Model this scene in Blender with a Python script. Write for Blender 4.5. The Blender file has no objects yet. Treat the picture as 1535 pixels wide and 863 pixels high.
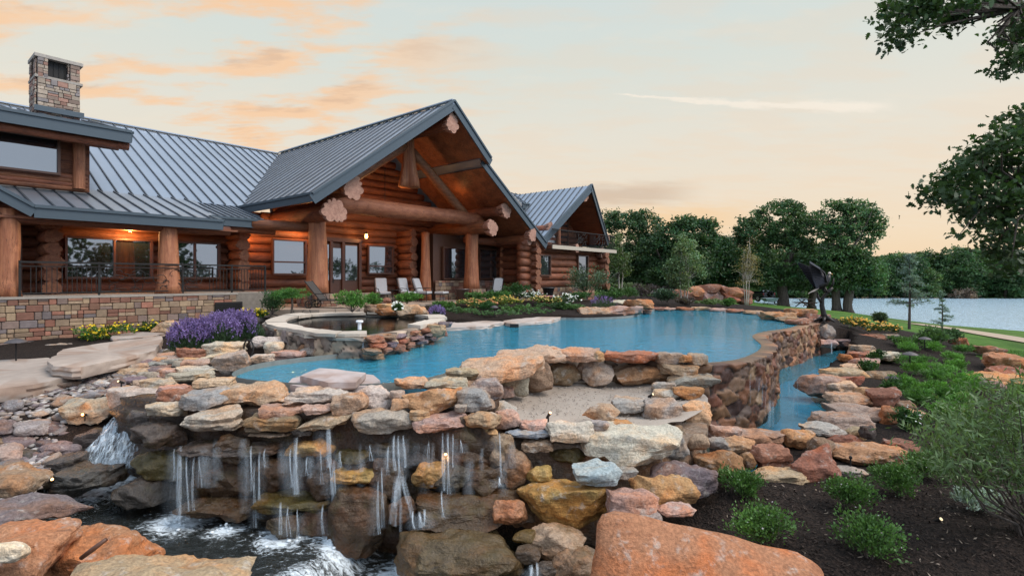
import bpy, bmesh, math, random
import numpy as np
from mathutils import Vector, Matrix
R = math.radians
sc = bpy.context.scene
col = sc.collection

# ------------------------------------------------------------------ camera
cam_d = bpy.data.cameras.new("camera")
cam = bpy.data.objects.new("camera", cam_d); col.objects.link(cam)
cam.location = (0, 0, 0); cam.rotation_euler = (R(90), 0, 0)
cam_d.sensor_width = 36.0; cam_d.lens = 36.0 * 800.0 / 1535.0
cam_d.shift_y = -14.5 / 1535.0
cam_d.clip_start = 0.05; cam_d.clip_end = 3000
sc.camera = cam

# ------------------------------------------------------------------ world
wd = bpy.data.worlds.new("World"); sc.world = wd; wd.use_nodes = True
nt = wd.node_tree; N = nt.nodes; L = nt.links
N.clear()
SUN_EL, SUN_AZ = 50.0, 105.0      # azimuth clockwise from +Y (the view direction)
def mth(op, a, b=None, c=None, clamp=False):
    n = N.new('ShaderNodeMath'); n.operation = op; n.use_clamp = clamp
    for i, x in enumerate((a, b, c)):
        if x is None: continue
        if isinstance(x, (int, float)): n.inputs[i].default_value = x
        else: L.new(x, n.inputs[i])
    return n.outputs[0]
def mixc(f, a, b, mode='MIX'):
    n = N.new('ShaderNodeMixRGB'); n.blend_type = mode
    for i, x in enumerate((f, a, b)):
        if isinstance(x, (int, float)): n.inputs[i].default_value = x
        elif isinstance(x, tuple): n.inputs[i].default_value = (*x, 1)
        else: L.new(x, n.inputs[i])
    return n.outputs[0]
def smooth(x, lo, hi):
    n = N.new('ShaderNodeMapRange'); n.interpolation_type = 'SMOOTHSTEP'
    L.new(x, n.inputs['Value']); n.inputs['From Min'].default_value = lo; n.inputs['From Max'].default_value = hi
    return n.outputs[0]
out = N.new('ShaderNodeOutputWorld'); bg = N.new('ShaderNodeBackground'); bg.inputs['Strength'].default_value = 0.1
L.new(bg.outputs[0], out.inputs[0])
sky = N.new('ShaderNodeTexSky'); sky.sky_type = 'NISHITA'; sky.sun_disc = False
sky.sun_elevation = R(SUN_EL); sky.sun_rotation = R(SUN_AZ); sky.air_density = 1.2; sky.dust_density = 2.0
tc = N.new('ShaderNodeTexCoord'); sep = N.new('ShaderNodeSeparateXYZ'); L.new(tc.outputs['Generated'], sep.inputs[0])
dx, dy, dz = sep.outputs
el = mth('MULTIPLY', mth('ARCSINE', dz), 57.29578)
az = mth('MULTIPLY', mth('ARCTAN2', dx, dy), 57.29578)
# thin evening cloud veil, coloured by height above the horizon
ramp = N.new('ShaderNodeValToRGB'); L.new(mth('DIVIDE', mth('ADD', el, 5.0), 95.0, clamp=True), ramp.inputs[0])
cr = ramp.color_ramp
stops = [(-5, (.80, .60, .40)), (0, (.97, .70, .43)), (4, (.95, .755, .54)), (9, (.90, .78, .62)), (15, (.84, .795, .68)), (22, (.74, .785, .72)),
         (30, (.68, .765, .75)), (48, (.60, .76, .86)), (90, (.55, .74, .92))]
while len(cr.elements) < len(stops): cr.elements.new(0.5)
for e, (p, c) in zip(cr.elements, stops): e.position = (p + 5) / 95.0; e.color = (*c, 1)
veil = ramp.outputs[0]
# cloud sheets : planar projection so that they thin out towards the horizon
inv = mth('DIVIDE', 1.0, mth('ADD', mth('MAXIMUM', dz, 0.0), 0.12))
cmb = N.new('ShaderNodeCombineXYZ'); L.new(mth('MULTIPLY', dx, inv), cmb.inputs[0]); L.new(mth('MULTIPLY', mth('MULTIPLY', dy, inv), 2.3), cmb.inputs[1])
def wnoise(scale, detail, rough, off):
    m = N.new('ShaderNodeVectorMath'); m.operation = 'ADD'; L.new(cmb.outputs[0], m.inputs[0]); m.inputs[1].default_value = off
    n = N.new('ShaderNodeTexNoise'); n.inputs['Scale'].default_value = scale; n.inputs['Detail'].default_value = detail; n.inputs['Roughness'].default_value = rough
    L.new(m.outputs[0], n.inputs['Vector']); return n.outputs[0]
c1 = smooth(wnoise(2.3, 9, .58, (3.1, 1.2, 0)), .44, .61)
c1 = mth('MULTIPLY', c1, smooth(el, 3.0, 9.0))
west = mth('SUBTRACT', 1.0, smooth(az, -22.0, 4.0))
peach = mth('MULTIPLY', c1, mth('ADD', mth('MULTIPLY', west, .82), .16))
s = mixc(peach, veil, (1.0, .66, .40))
c2 = smooth(wnoise(2.6, 6, .6, (8.3, 5.2, 2)), .52, .72)
s = mixc(mth('MULTIPLY', c2, .30), s, (.93, .82, .66))
c3 = mth('MULTIPLY', smooth(wnoise(2.3, 9, .58, (3.1, 1.29, 0)), .56, .70), mth('MULTIPLY', west, smooth(el, 8, 14)))
s = mixc(mth('MULTIPLY', c3, .5), s, (.66, .44, .30))
# the long grey bank low over the trees
bank = mth('MULTIPLY', mth('SUBTRACT', 1.0, smooth(mth('ABSOLUTE', mth('SUBTRACT', el, mth('ADD', 7.9, mth('MULTIPLY', wnoise(5.0, 5, .6, (1, 9, 4)), 1.6)))), .2, 1.7)),
           mth('SUBTRACT', 1.0, smooth(mth('ABSOLUTE', mth('SUBTRACT', az, 12.0)), 2.0, 9.0)))
s = mixc(mth("MULTIPLY", bank, .60), s, (.62, .44, .31))
glow = mth('MULTIPLY', mth('SUBTRACT', 1.0, smooth(mth('ABSOLUTE', mth('SUBTRACT', el, mth('ADD', 5.9, mth('MULTIPLY', mth('SUBTRACT', wnoise(4.0, 5, .6, (5, 1, 2)), .5), 3.0)))), .3, 2.2)), mth('SUBTRACT', 1.0, smooth(mth('ABSOLUTE', mth('SUBTRACT', az, 16.0)), 3.0, 12.0)))
s = mixc(mth('MULTIPLY', glow, .55), s, (1.0, .62, .28))
# old contrail drawn out across the sky
tline = mth('DIVIDE', mth('SUBTRACT', az, 10.7), 25.2)
off = mth('SUBTRACT', el, mth('SUBTRACT', 18.8, mth('MULTIPLY', tline, 4.2)))
off = mth('ADD', off, mth('MULTIPLY', mth('SUBTRACT', wnoise(7.0, 6, .65, (2, 2, 7)), .5), 1.3))
wid = mth('ADD', .10, mth('MULTIPLY', smooth(tline, 0, 1), .30))
trail = mth('SUBTRACT', 1.0, smooth(mth('DIVIDE', mth('ABSOLUTE', off), wid), .2, 1.9))
trail = mth('MULTIPLY', trail, mth('MULTIPLY', smooth(tline, -.01, .06), mth('SUBTRACT', 1.0, smooth(tline, .9, 1.02))))
s = mixc(mth('MULTIPLY', trail, .85), s, (1.0, .90, .76))
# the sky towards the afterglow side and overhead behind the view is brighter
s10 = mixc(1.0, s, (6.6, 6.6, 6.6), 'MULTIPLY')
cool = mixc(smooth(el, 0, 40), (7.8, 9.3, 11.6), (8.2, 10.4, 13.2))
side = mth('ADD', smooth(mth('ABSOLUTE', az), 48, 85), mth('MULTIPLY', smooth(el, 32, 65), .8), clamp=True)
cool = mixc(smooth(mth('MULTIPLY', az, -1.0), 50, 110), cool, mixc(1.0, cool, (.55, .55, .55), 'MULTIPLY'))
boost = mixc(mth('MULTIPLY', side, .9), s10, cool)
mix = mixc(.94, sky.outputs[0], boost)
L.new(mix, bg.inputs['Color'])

# ------------------------------------------------------------------ sun (after sunset: a broad warm glow)
sl = bpy.data.lights.new("sun", 'SUN'); sl.energy = 1.9; sl.angle = R(32); sl.color = (1.0, .90, .78)
so = bpy.data.objects.new("sun", sl); col.objects.link(so)
sd = Vector((math.sin(R(SUN_AZ)) * math.cos(R(SUN_EL)), math.cos(R(SUN_AZ)) * math.cos(R(SUN_EL)), math.sin(R(SUN_EL))))
so.rotation_euler = sd.to_track_quat('Z', 'Y').to_euler()
vs = sc.view_settings
vs.view_transform = 'Standard'; vs.look = 'None'; vs.exposure = 0.56; vs.gamma = 1.0; vs.use_curve_mapping = False
sc.render.engine = 'CYCLES'
sc.cycles.max_bounces = 6; sc.cycles.diffuse_bounces = 2; sc.cycles.glossy_bounces = 3; sc.cycles.transparent_max_bounces = 12
sc.cycles.transmission_bounces = 3; sc.cycles.caustics_reflective = False; sc.cycles.caustics_refractive = False
sc.cycles.use_denoising = True; sc.cycles.sample_clamp_indirect = 4.0

# ------------------------------------------------------------------ geometry helpers
F, CX, HY = 800.0, 767.5, 417.0
def W(px, py, Y): return np.array([(px - CX) / F * Y, Y, -(py - HY) / F * Y])   # a point of the place seen in that direction at distance Y
def G(px, py, z): return W(px, py, -z * F / (py - HY))                            # ... and at height z

def _h(ix, iy, iz):
    n = (ix * 374761393 + iy * 668265263 + iz * 1274126177) & 0xffffffff
    n = ((n ^ (n >> 13)) * 1274126177) & 0xffffffff
    return ((n ^ (n >> 16)) & 0xffffff) / float(0x7fffff) - 1.0
def vnoise(P):
    P = np.asarray(P, float); i = np.floor(P).astype(np.int64); f = P - i; u = f * f * f * (f * (f * 6 - 15) + 10)
    x, y, z = i[..., 0], i[..., 1], i[..., 2]; r = 0
    for a in (0, 1):
        wa = u[..., 0] if a else 1 - u[..., 0]
        for b in (0, 1):
            wb = u[..., 1] if b else 1 - u[..., 1]
            for c in (0, 1):
                wc = u[..., 2] if c else 1 - u[..., 2]
                r = r + wa * wb * wc * _h(x + a, y + b, z + c)
    return r
def fbm(P, o=4, g=.5):
    r = 0; a = 1.0; s = 1.0
    for k in range(o): r = r + a * vnoise(np.asarray(P) * s + 17.3 * k); a *= g; s *= 2.03
    return r

wloc = {}
def wl(o): return wloc.get(o.name, Vector((0, 0, 0)))
def link(o, parent=None, at=None):
    col.objects.link(o)
    if parent: o.parent = parent
    return o
def raw_mesh(name, V, Fc, smooth=False, vcol=None):
    """V (n,3) ; Fc either a list of faces or an (m,k) array"""
    me = bpy.data.meshes.new(name)
    V = np.asarray(V, np.float32)
    if isinstance(Fc, np.ndarray):
        m, k = Fc.shape
        me.vertices.add(len(V)); me.vertices.foreach_set("co", V.ravel())
        me.loops.add(m * k); me.loops.foreach_set("vertex_index", Fc.astype(np.int32).ravel())
        me.polygons.add(m); me.polygons.foreach_set("loop_start", np.arange(0, m * k, k, dtype=np.int32))
        me.polygons.foreach_set("loop_total", np.full(m, k, np.int32))
        me.update(calc_edges=True)
    else:
        me.from_pydata(V.tolist(), [], Fc)
    me.validate()
    if vcol is not None:
        a = me.color_attributes.new("Col", 'FLOAT_COLOR', 'POINT')
        c = np.ones((len(V), 4), np.float32); c[:, :vcol.shape[1]] = vcol
        a.data.foreach_set("color", c.ravel())
    if smooth: me.polygons.foreach_set("use_smooth", np.ones(len(me.polygons), bool))
    me.update()
    return me
def obj(name, V, Fc, mat, parent=None, smooth=False, vcol=None, origin=None, color=None, sharp=None):
    """one mesh object; V in world coordinates, origin = its own base point (top-level objects)"""
    V = np.asarray(V, float)
    if parent is not None: o0 = np.array(wl(parent))
    elif origin is None: o0 = np.array([(V[:, 0].min() + V[:, 0].max()) / 2, (V[:, 1].min() + V[:, 1].max()) / 2, V[:, 2].min()])
    else: o0 = np.array(origin, float)
    o = bpy.data.objects.new(name, raw_mesh(name, V - o0, Fc, smooth, vcol))
    o.data.materials.append(mat)
    if sharp: o.data.set_sharp_from_angle(angle=R(sharp))
    if color is not None: o.color = (*color, 1)
    link(o, parent)
    if parent is None: o.location = o0
    wloc[o.name] = Vector(o0)
    return o
def tag(o, label=None, cat=None, group=None, kind=None):
    if label: o['label'] = label
    if cat: o['category'] = cat
    if group: o['group'] = group
    if kind: o['kind'] = kind
    return o
def thing(name, loc, label, cat, group=None):
    o = bpy.data.objects.new(name, None); o.empty_display_size = .2; col.objects.link(o)
    o.location = Vector([float(x) for x in loc]); wloc[o.name] = o.location.copy()
    return tag(o, label, cat, group)
def copy_tree(o, loc, rz=0.0, scale=1.0, parent=None):
    c = o.copy(); col.objects.link(c)
    if parent: c.parent = parent
    else:
        c.location = Vector([float(x) for x in loc]); c.rotation_euler = (0, 0, rz); c.scale = (scale,) * 3 if isinstance(scale, (int, float)) else scale
        wloc[c.name] = c.location.copy()
    for ch in list(o.children): copy_tree(ch, None, parent=c)
    return c

class MB:
    """collects shapes into one mesh"""
    def __init__(s): s.V = []; s.F = []; s.C = []; s.n = 0
    def add(s, V, Fc, c=(1, 1, 1)):
        V = np.asarray(V, float); s.V.append(V); s.F += [tuple(int(i) + s.n for i in f) for f in Fc]
        s.C.append(np.tile(np.array(c, float), (len(V), 1))); s.n += len(V)
    def box(s, c, size, rz=0.0, M=None, col=(1, 1, 1), bev=0.0):
        x, y, z = [v / 2 for v in size]
        if bev > 0:
            b = min(bev, x * .45, y * .45, z * .45)
            V = []; 
            for sx in (-1, 1):
                for sy in (-1, 1):
                    for sz in (-1, 1):
                        V += [(sx * (x - b), sy * (y - b), sz * z), (sx * (x - b), sy * y, sz * (z - b)), (sx * x, sy * (y - b), sz * (z - b))]
            V = np.array(V)
            bm = bmesh.new()
            for v in V: bm.verts.new(v)
            bmesh.ops.convex_hull(bm, input=bm.verts); bm.verts.ensure_lookup_table(); bm.verts.index_update()
            V = np.array([v.co for v in bm.verts]); Fc = [[v.index for v in f.verts] for f in bm.faces]; bm.free()
        else:
            V = np.array([(-x, -y, -z), (x, -y, -z), (x, y, -z), (-x, y, -z), (-x, -y, z), (x, -y, z), (x, y, z), (-x, y, z)])
            Fc = [(0, 3, 2, 1), (4, 5, 6, 7), (0, 1, 5, 4), (1, 2, 6, 5), (2, 3, 7, 6), (3, 0, 4, 7)]
        if M is not None: V = V @ np.asarray(M).T
        elif rz: c_, s_ = math.cos(rz), math.sin(rz); V = V @ np.array([[c_, -s_, 0], [s_, c_, 0], [0, 0, 1]]).T
        s.add(V + np.array(c, float), Fc, col)
    def bar(s, p, q, w, h, up=(0, 0, 1), col=(1, 1, 1), bev=0.0):
        p = np.array(p, float); q = np.array(q, float); d = q - p; ln = np.linalg.norm(d); d = d / ln
        r = np.cross(d, up); r = r / max(np.linalg.norm(r), 1e-9); u = np.cross(r, d)
        s.box((p + q) / 2, (w, ln, h), M=np.stack([r, d, u], 1), col=col, bev=bev)
    def tube(s, pts, rad, k=10, col=(1, 1, 1), cap=True, wob=0.0, seed=0, flat=1.0):
        pts = np.array(pts, float); n = len(pts); rad = np.broadcast_to(np.array(rad, float), (n,))
        t = np.gradient(pts, axis=0); t /= np.maximum(np.linalg.norm(t, axis=1, keepdims=True), 1e-9)
        ref = np.array([0, 0, 1.0]) if abs(t[0][2]) < .9 else np.array([1.0, 0, 0])
        V = []; nv = ref
        for i in range(n):
            nv = nv - t[i] * (nv @ t[i]); nv /= max(np.linalg.norm(nv), 1e-9); b = np.cross(t[i], nv)
            a = np.arange(k) * 2 * math.pi / k
            V.append(pts[i] + rad[i] * (np.cos(a)[:, None] * b + flat * np.sin(a)[:, None] * nv))
        V = np.concatenate(V)
        if wob: 
            c = np.repeat(pts, k, 0); dv = V - c; V = c + dv * (1 + wob * fbm(V * 1.7 + seed * 7.1, 3))[:, None]
        Fc = []
        for i in range(n - 1):
            for j in range(k):
                Fc.append((i * k + j, i * k + (j + 1) % k, (i + 1) * k + (j + 1) % k, (i + 1) * k + j))
        if cap: Fc.append(tuple(range(k - 1, -1, -1))); Fc.append(tuple((n - 1) * k + j for j in range(k)))
        s.add(V, Fc, col)
    def lathe(s, c, prof, k=16, col=(1, 1, 1), wob=0.0, seed=0):
        V = []; a = np.arange(k) * 2 * math.pi / k
        for r, z in prof: V.append(np.stack([r * np.cos(a), r * np.sin(a), np.full(k, z)], 1))
        V = np.concatenate(V) + np.array(c, float)
        if wob:
            f = fbm(np.stack([V[:, 0] * 3, V[:, 1] * 3, V[:, 2] * .5], 1) + seed * 3.3, 3); cc = np.array([c[0], c[1], 0.0])
            d = V - cc; d[:, 2] = 0; V = V + d * (wob * f)[:, None]
        Fc = []; n = len(prof)
        for i in range(n - 1):
            for j in range(k): Fc.append((i * k + j, i * k + (j + 1) % k, (i + 1) * k + (j + 1) % k, (i + 1) * k + j))
        Fc.append(tuple(range(k - 1, -1, -1))); Fc.append(tuple((n - 1) * k + j for j in range(k)))
        s.add(V, Fc, col)
    def poly(s, P, thick=0.0, dirn=(0, 0, -1), col=(1, 1, 1)):
        P = np.array(P, float); n = len(P)
        if thick:
            Q = P + np.array(dirn, float) * thick
            s.add(np.concatenate([P, Q]), [tuple(range(n)), tuple(range(2 * n - 1, n - 1, -1))] + [(i, i + n, (i + 1) % n + n, (i + 1) % n) for i in range(n)], col)
        else: s.add(P, [tuple(range(n))], col)
    def ball(s, c, r, sub=2, col=(1, 1, 1), M=None):
        D, T = ico(sub); V = D * np.array(r, float)
        if M is not None: V = V @ np.asarray(M).T
        s.add(V + np.array(c, float), T, col)
    def build(s, name, mat, parent=None, smooth=False, origin=None, vc=True):
        return obj(name, np.concatenate(s.V), s.F, mat, parent, smooth, np.concatenate(s.C) if vc else None, origin)

_ico = {}
def ico(sub):
    if sub not in _ico:
        bm = bmesh.new(); bmesh.ops.create_icosphere(bm, subdivisions=sub, radius=1.0)
        bm.verts.index_update()
        V = np.array([v.co for v in bm.verts]); T = np.array([[v.index for v in f.verts] for f in bm.faces]); bm.free()
        _ico[sub] = (V / np.linalg.norm(V, axis=1, keepdims=True), T)
    return _ico[sub]

# ------------------------------------------------------------------ materials
def newmat(name):
    m = bpy.data.materials.new(name); m.use_nodes = True; t = m.node_tree
    return m, t, t.nodes, t.links, t.nodes['Principled BSDF']
class NB:
    """short node building"""
    def __init__(s, t): s.t = t; s.N = t.nodes; s.L = t.links
    def put(s, n, i, x):
        if x is None: return
        if isinstance(x, tuple) and len(x) == 3 and n.inputs[i].type == 'RGBA': n.inputs[i].default_value = (*x, 1)
        elif isinstance(x, (int, float, tuple)): n.inputs[i].default_value = x
        else: s.L.new(x, n.inputs[i])
    def coord(s, which='Object', scale=None, rnd=False):
        c = s.N.new('ShaderNodeTexCoord').outputs[which]
        if rnd:
            oi = s.N.new('ShaderNodeObjectInfo'); m = s.N.new('ShaderNodeMath'); m.operation = 'MULTIPLY'; s.L.new(oi.outputs['Random'], m.inputs[0]); m.inputs[1].default_value = 50
            v = s.N.new('ShaderNodeVectorMath'); v.operation = 'ADD'; s.L.new(c, v.inputs[0]); s.L.new(m.outputs[0], v.inputs[1]); c = v.outputs[0]
        if scale:
            v = s.N.new('ShaderNodeVectorMath'); v.operation = 'MULTIPLY'; s.L.new(c, v.inputs[0]); v.inputs[1].default_value = scale; c = v.outputs[0]
        return c
    def noise(s, vec, scale, detail=4, rough=.55, dist=0):
        n = s.N.new('ShaderNodeTexNoise'); s.put(n, 'Vector', vec); n.inputs['Scale'].default_value = scale; n.inputs['Detail'].default_value = detail
        n.inputs['Roughness'].default_value = rough; n.inputs['Distortion'].default_value = dist; return n.outputs[0]
    def voro(s, vec, scale, feat='F1', out='Distance', rnd=1.0):
        n = s.N.new('ShaderNodeTexVoronoi'); n.feature = feat; s.put(n, 'Vector', vec); n.inputs['Scale'].default_value = scale
        n.inputs['Randomness'].default_value = rnd; return n.outputs[out]
    def math(s, op, a, b=None, clamp=False):
        n = s.N.new('ShaderNodeMath'); n.operation = op; n.use_clamp = clamp; s.put(n, 0, a); s.put(n, 1, b); return n.outputs[0]
    def rng(s, x, lo, hi, a=0.0, b=1.0):
        n = s.N.new('ShaderNodeMapRange'); n.interpolation_type = 'SMOOTHSTEP'; s.put(n, 'Value', x)
        for k, v in zip(('From Min', 'From Max', 'To Min', 'To Max'), (lo, hi, a, b)): n.inputs[k].default_value = v
        return n.outputs[0]
    def mix(s, f, a, b, mode='MIX'):
        n = s.N.new('ShaderNodeMixRGB'); n.blend_type = mode; s.put(n, 0, f); s.put(n, 1, a); s.put(n, 2, b); return n.outputs[0]
    def mul(s, c, f):
        n = s.N.new('ShaderNodeVectorMath'); n.operation = 'SCALE'; s.put(n, 0, c); s.put(n, 3 if False else 'Scale', f); return n.outputs[0]
    def bump(s, h, strength=.5, dist=.02, normal=None):
        n = s.N.new('ShaderNodeBump'); s.put(n, 'Height', h); n.inputs['Strength'].default_value = strength; n.inputs['Distance'].default_value = dist
        if normal is not None: s.L.new(normal, n.inputs['Normal'])
        return n.outputs[0]
    def attr(s, name='Col'):
        n = s.N.new('ShaderNodeAttribute'); n.attribute_name = name; return n.outputs['Color']
    def ocol(s): return s.N.new('ShaderNodeObjectInfo').outputs['Color']

def m_rock(name, wet=False):
    m, t, n_, l_, p = newmat(name); b = NB(t); v = b.coord('Object', rnd=True); c = b.ocol()
    big = b.noise(v, 1.6, 5, .6, .6); mid = b.noise(v, 7, 6, .62, .3); fine = b.noise(v, 34, 5, .65)
    streak = b.noise(b.coord('Object', (1.3, 1.3, 5.5), True), 2.2, 5, .6, 1.2)
    cc = b.mix(b.rng(big, .44, .66), c, b.mix(1.0, c, (1.28, .92, .66), 'MULTIPLY'))
    cc = b.mix(b.rng(streak, .50, .70, 0, .6), cc, b.mix(1.0, c, (.66, .58, .55), 'MULTIPLY'))
    cc = b.mix(b.rng(mid, .54, .72, 0, .55 if not wet else .06), cc, (.50, .46, .41))
    cc = b.mix(b.rng(b.noise(v, 4.4, 7, .7, 1.0), .60, .72, 0, .65), cc, (.06, .05, .045))
    cc = b.mix(1.0, cc, b.mix(b.rng(fine, .25, .75), (.62, .62, .62), (1.25, 1.25, 1.25)), 'MULTIPLY')
    if wet:
        cc = b.mix(b.rng(b.noise(v, 3.0, 5, .6), .52, .68, 0, .55), cc, (.085, .062, .024))
    l_.new(cc, p.inputs['Base Color'])
    if wet: l_.new(b.rng(mid, .3, .7, .16, .46), p.inputs['Roughness']); p.inputs['Specular IOR Level'].default_value = .38
    else: p.inputs['Roughness'].default_value = .88; p.inputs['Specular IOR Level'].default_value = .25
    h = b.math('ADD', b.math('MULTIPLY', mid, 1.0), b.math('MULTIPLY', fine, .35))
    h = b.math('ADD', h, b.math('MULTIPLY', streak, .6)); h = b.math('ADD', h, b.math('MULTIPLY', b.noise(v, 90, 3, .6), .18))
    l_.new(b.bump(h, .85, .045), p.inputs['Normal'])
    return m
ROCK = m_rock("weathered_rock"); WET = m_rock("wet_rock", True)

def m_simple(name, c, rough=.6, metal=0.0, noise=0.0, nscale=8, bump=0.0, attr=False, spec=.5, stretch=None):
    m, t, n_, l_, p = newmat(name); b = NB(t); v = b.coord('Object', stretch)
    cc = c
    if attr: cc = b.mix(1.0, b.attr(), c, 'MULTIPLY')
    if noise or bump:
        nz = b.noise(v, nscale, 5, .6)
        if noise: cc = b.mix(1.0, cc, b.mix(nz, (1 - noise,) * 3, (1 + noise,) * 3), 'MULTIPLY')
        if bump: l_.new(b.bump(nz, bump, .02), p.inputs['Normal'])
    if isinstance(cc, tuple): p.inputs['Base Color'].default_value = (*cc, 1)
    else: l_.new(cc, p.inputs['Base Color'])
    p.inputs['Roughness'].default_value = rough; p.inputs['Metallic'].default_value = metal; p.inputs['Specular IOR Level'].default_value = spec
    return m
def m_leaf(name, spec=.35, trans=.25):
    m, t, n_, l_, p = newmat(name); b = NB(t); c = b.attr()
    l_.new(c, p.inputs['Base Color']); p.inputs['Roughness'].default_value = .5; p.inputs['Specular IOR Level'].default_value = spec
    tr = n_.new('ShaderNodeBsdfTranslucent'); l_.new(b.mix(1.0, c, (1.2, 1.3, .6), 'MULTIPLY'), tr.inputs[0])
    mx = n_.new('ShaderNodeMixShader'); mx.inputs[0].default_value = trans; l_.new(p.outputs[0], mx.inputs[1]); l_.new(tr.outputs[0], mx.inputs[2])
    l_.new(mx.outputs[0], n_['Material Output'].inputs[0]); return m
LEAF = m_leaf("foliage")
def m_wood(name, c, c2, stretch, rough=.5, scale=3.0, attr=False, bump=.5):
    m, t, n_, l_, p = newmat(name); b = NB(t); v = b.coord('Object', stretch)
    g = b.noise(v, scale, 6, .65, .5); g2 = b.noise(v, scale * 6, 4, .6); kn = b.noise(b.coord('Object'), 2.3, 3, .5)
    cc = b.mix(b.rng(g, .35, .68), c, c2); cc = b.mix(b.rng(g2, .55, .75, 0, .45), cc, tuple(x * .35 for x in c2)); cc = b.mix(b.rng(kn, .58, .72, 0, .5), cc, tuple(x * 1.25 for x in c))
    ckv = tuple(x * 3.2 for x in stretch); ck = b.noise(b.coord('Object', ckv), scale, 3, .5, .3); ckm = b.math('MULTIPLY', b.rng(b.math('ABSOLUTE', b.math('SUBTRACT', ck, .5)), .0, .022, 1, 0), b.rng(kn, .42, .56))
    cc = b.mix(b.math('MULTIPLY', ckm, .85), cc, (.03, .014, .008)); g = b.math('SUBTRACT', g, b.math('MULTIPLY', ckm, .6))
    if attr: cc = b.mix(1.0, cc, b.attr(), 'MULTIPLY')
    l_.new(cc, p.inputs['Base Color']); l_.new(b.rng(g2, .3, .7, rough, min(rough + .3, 1)), p.inputs['Roughness'])
    l_.new(b.bump(b.math('ADD', g, g2), bump, .02), p.inputs['Normal']); return m
LOGV = m_wood("log_upright", (.42, .165, .075), (.25, .08, .035), (3.2, 3.2, .22), .5)
LOGH = m_wood("log_lying", (.235, .075, .03), (.115, .034, .014), (.5, .5, 3.5), .5, attr=True)
LOGEND = m_wood("log_end_grain", (.45, .245, .175), (.31, .155, .11), (3, 3, 3), .7)
PLANK = m_wood("plank_wood", (.25, .085, .035), (.15, .047, .02), (.6, .6, 4.0), .5)
DARKWOOD = m_simple("dark_wood_trim", (.09, .035, .018), .5, 0, .2, 6)
FASCIA = m_simple("fascia_metal", (.055, .075, .092), .45, .2, .06, 3)
IRON = m_simple("black_iron", (.016, .014, .013), .6, 0, spec=.3)
BRONZE = m_simple("dark_bronze", (.035, .03, .028), .38, .6, .3, 9, .3, attr=True)
STONEW = m_simple("mortared_stone", (1, 1, 1), .85, 0, .38, 7, .8, attr=True, spec=.25)
FLAG = m_simple("flagstone", (1, 1, 1), .85, 0, .28, 5, .5, attr=True, spec=.25)
CUSH = m_simple("grey_cushion", (.42, .42, .43), .9, 0, .08, 20)
POTM = m_simple("glazed_pot", (1, 1, 1), .35, 0, .15, 6, attr=True)
PAINT = m_simple("painted_surface", (1, 1, 1), .5, 0, .05, 6, attr=True)
CARP = m_simple("car_paint", (.012, .013, .016), .18, .2)
def m_roof():
    m, t, n_, l_, p = newmat("standing_seam_metal"); b = NB(t)
    nz = b.noise(b.coord('Object'), .8, 3, .5); l_.new(b.mix(nz, (.27, .31, .37), (.36, .40, .46)), p.inputs['Base Color'])
    p.inputs['Metallic'].default_value = .7; l_.new(b.rng(nz, .2, .8, .30, .44), p.inputs['Roughness']); return m
ROOFM = m_roof(); SEAM = m_simple("dark_seam_metal", (.07, .08, .095), .5, .4)
def m_glass():
    m, t, n_, l_, p = newmat("window_glass"); b = NB(t)
    p.inputs['Base Color'].default_value = (.02, .023, .026, 1); p.inputs['Roughness'].default_value = .02
    p.inputs['Specular IOR Level'].default_value = .9; p.inputs['IOR'].default_value = 2.1
    l_.new(b.bump(b.noise(b.coord('Object'), .7, 2), .04, .05), p.inputs['Normal']); return m
GLASS = m_glass()
def m_emit(name, c, s):
    m, t, n_, l_, p = newmat(name); p.inputs['Base Color'].default_value = (*c, 1); p.inputs['Emission Color'].default_value = (*c, 1); p.inputs['Emission Strength'].default_value = s; return m
BULB = m_emit("lit_lamp", (1.0, .50, .16), 5.0)
BULB2 = m_emit("lit_lens", (1.0, .78, .45), .5)
# ================================================================== SETTING
ZP, ZC, ZL, ZPAT, ZLAKE = -1.70, -2.85, -3.25, -1.15, -4.0
pool_px = [(345, 566), (352, 576), (440, 584), (560, 586), (640, 577), (700, 556), (765, 540), (860, 530), (1000, 541), (1060, 546), (1120, 543), (1152, 531), (1163, 519), (1148, 509),
           (1141, 503), (1160, 497), (1195, 493), (1207, 488), (1190, 482), (1152, 475), (1140, 470), (1060, 464), (990, 464), (962, 470), (948, 477), (880, 480), (830, 479), (760, 485), (665, 493),
           (655, 501), (640, 515), (590, 526), (540, 534), (440, 544), (385, 552)]
def chaikin(P, n=2, closed=True):
    P = np.array(P, float)
    for _ in range(n):
        Q = np.roll(P, -1, 0) if closed else P[1:]
        A = P if closed else P[:-1]
        Pn = np.empty((len(A) * 2, P.shape[1])); Pn[0::2] = .75 * A + .25 * Q; Pn[1::2] = .25 * A + .75 * Q
        if not closed: Pn = np.concatenate([P[:1], Pn, P[-1:]])
        P = Pn
    return P
def g2(L_, z): return np.array([G(x, y, z)[:2] for x, y in L_])
POOL = chaikin(g2(pool_px, ZP), 2)
CHAN = np.concatenate([g2([(1062, 560), (1120, 556), (1150, 545), (1160, 519), (1150, 508), (1165, 500), (1207, 489)], ZP),
                       g2([(1268, 522), (1266, 532), (1270, 541), (1240, 552), (1215, 572), (1250, 605), (1225, 628), (1185, 652), (1130, 668), (1062, 668)], ZC)])
LOWP = np.array([(-7.0, 4.5), (-7.0, 7.0), (-6.6, 8.6), (-5.9, 9.0), (-5.0, 8.9), (-4.4, 8.2), (-1.5, 7.4), (1.2, 7.2), (1.2, 4.5)])
SAND = g2([(742, 640), (752, 598), (800, 580), (860, 572), (1000, 572), (1062, 590), (1060, 620), (1000, 640), (890, 655)], -2.1)
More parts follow.
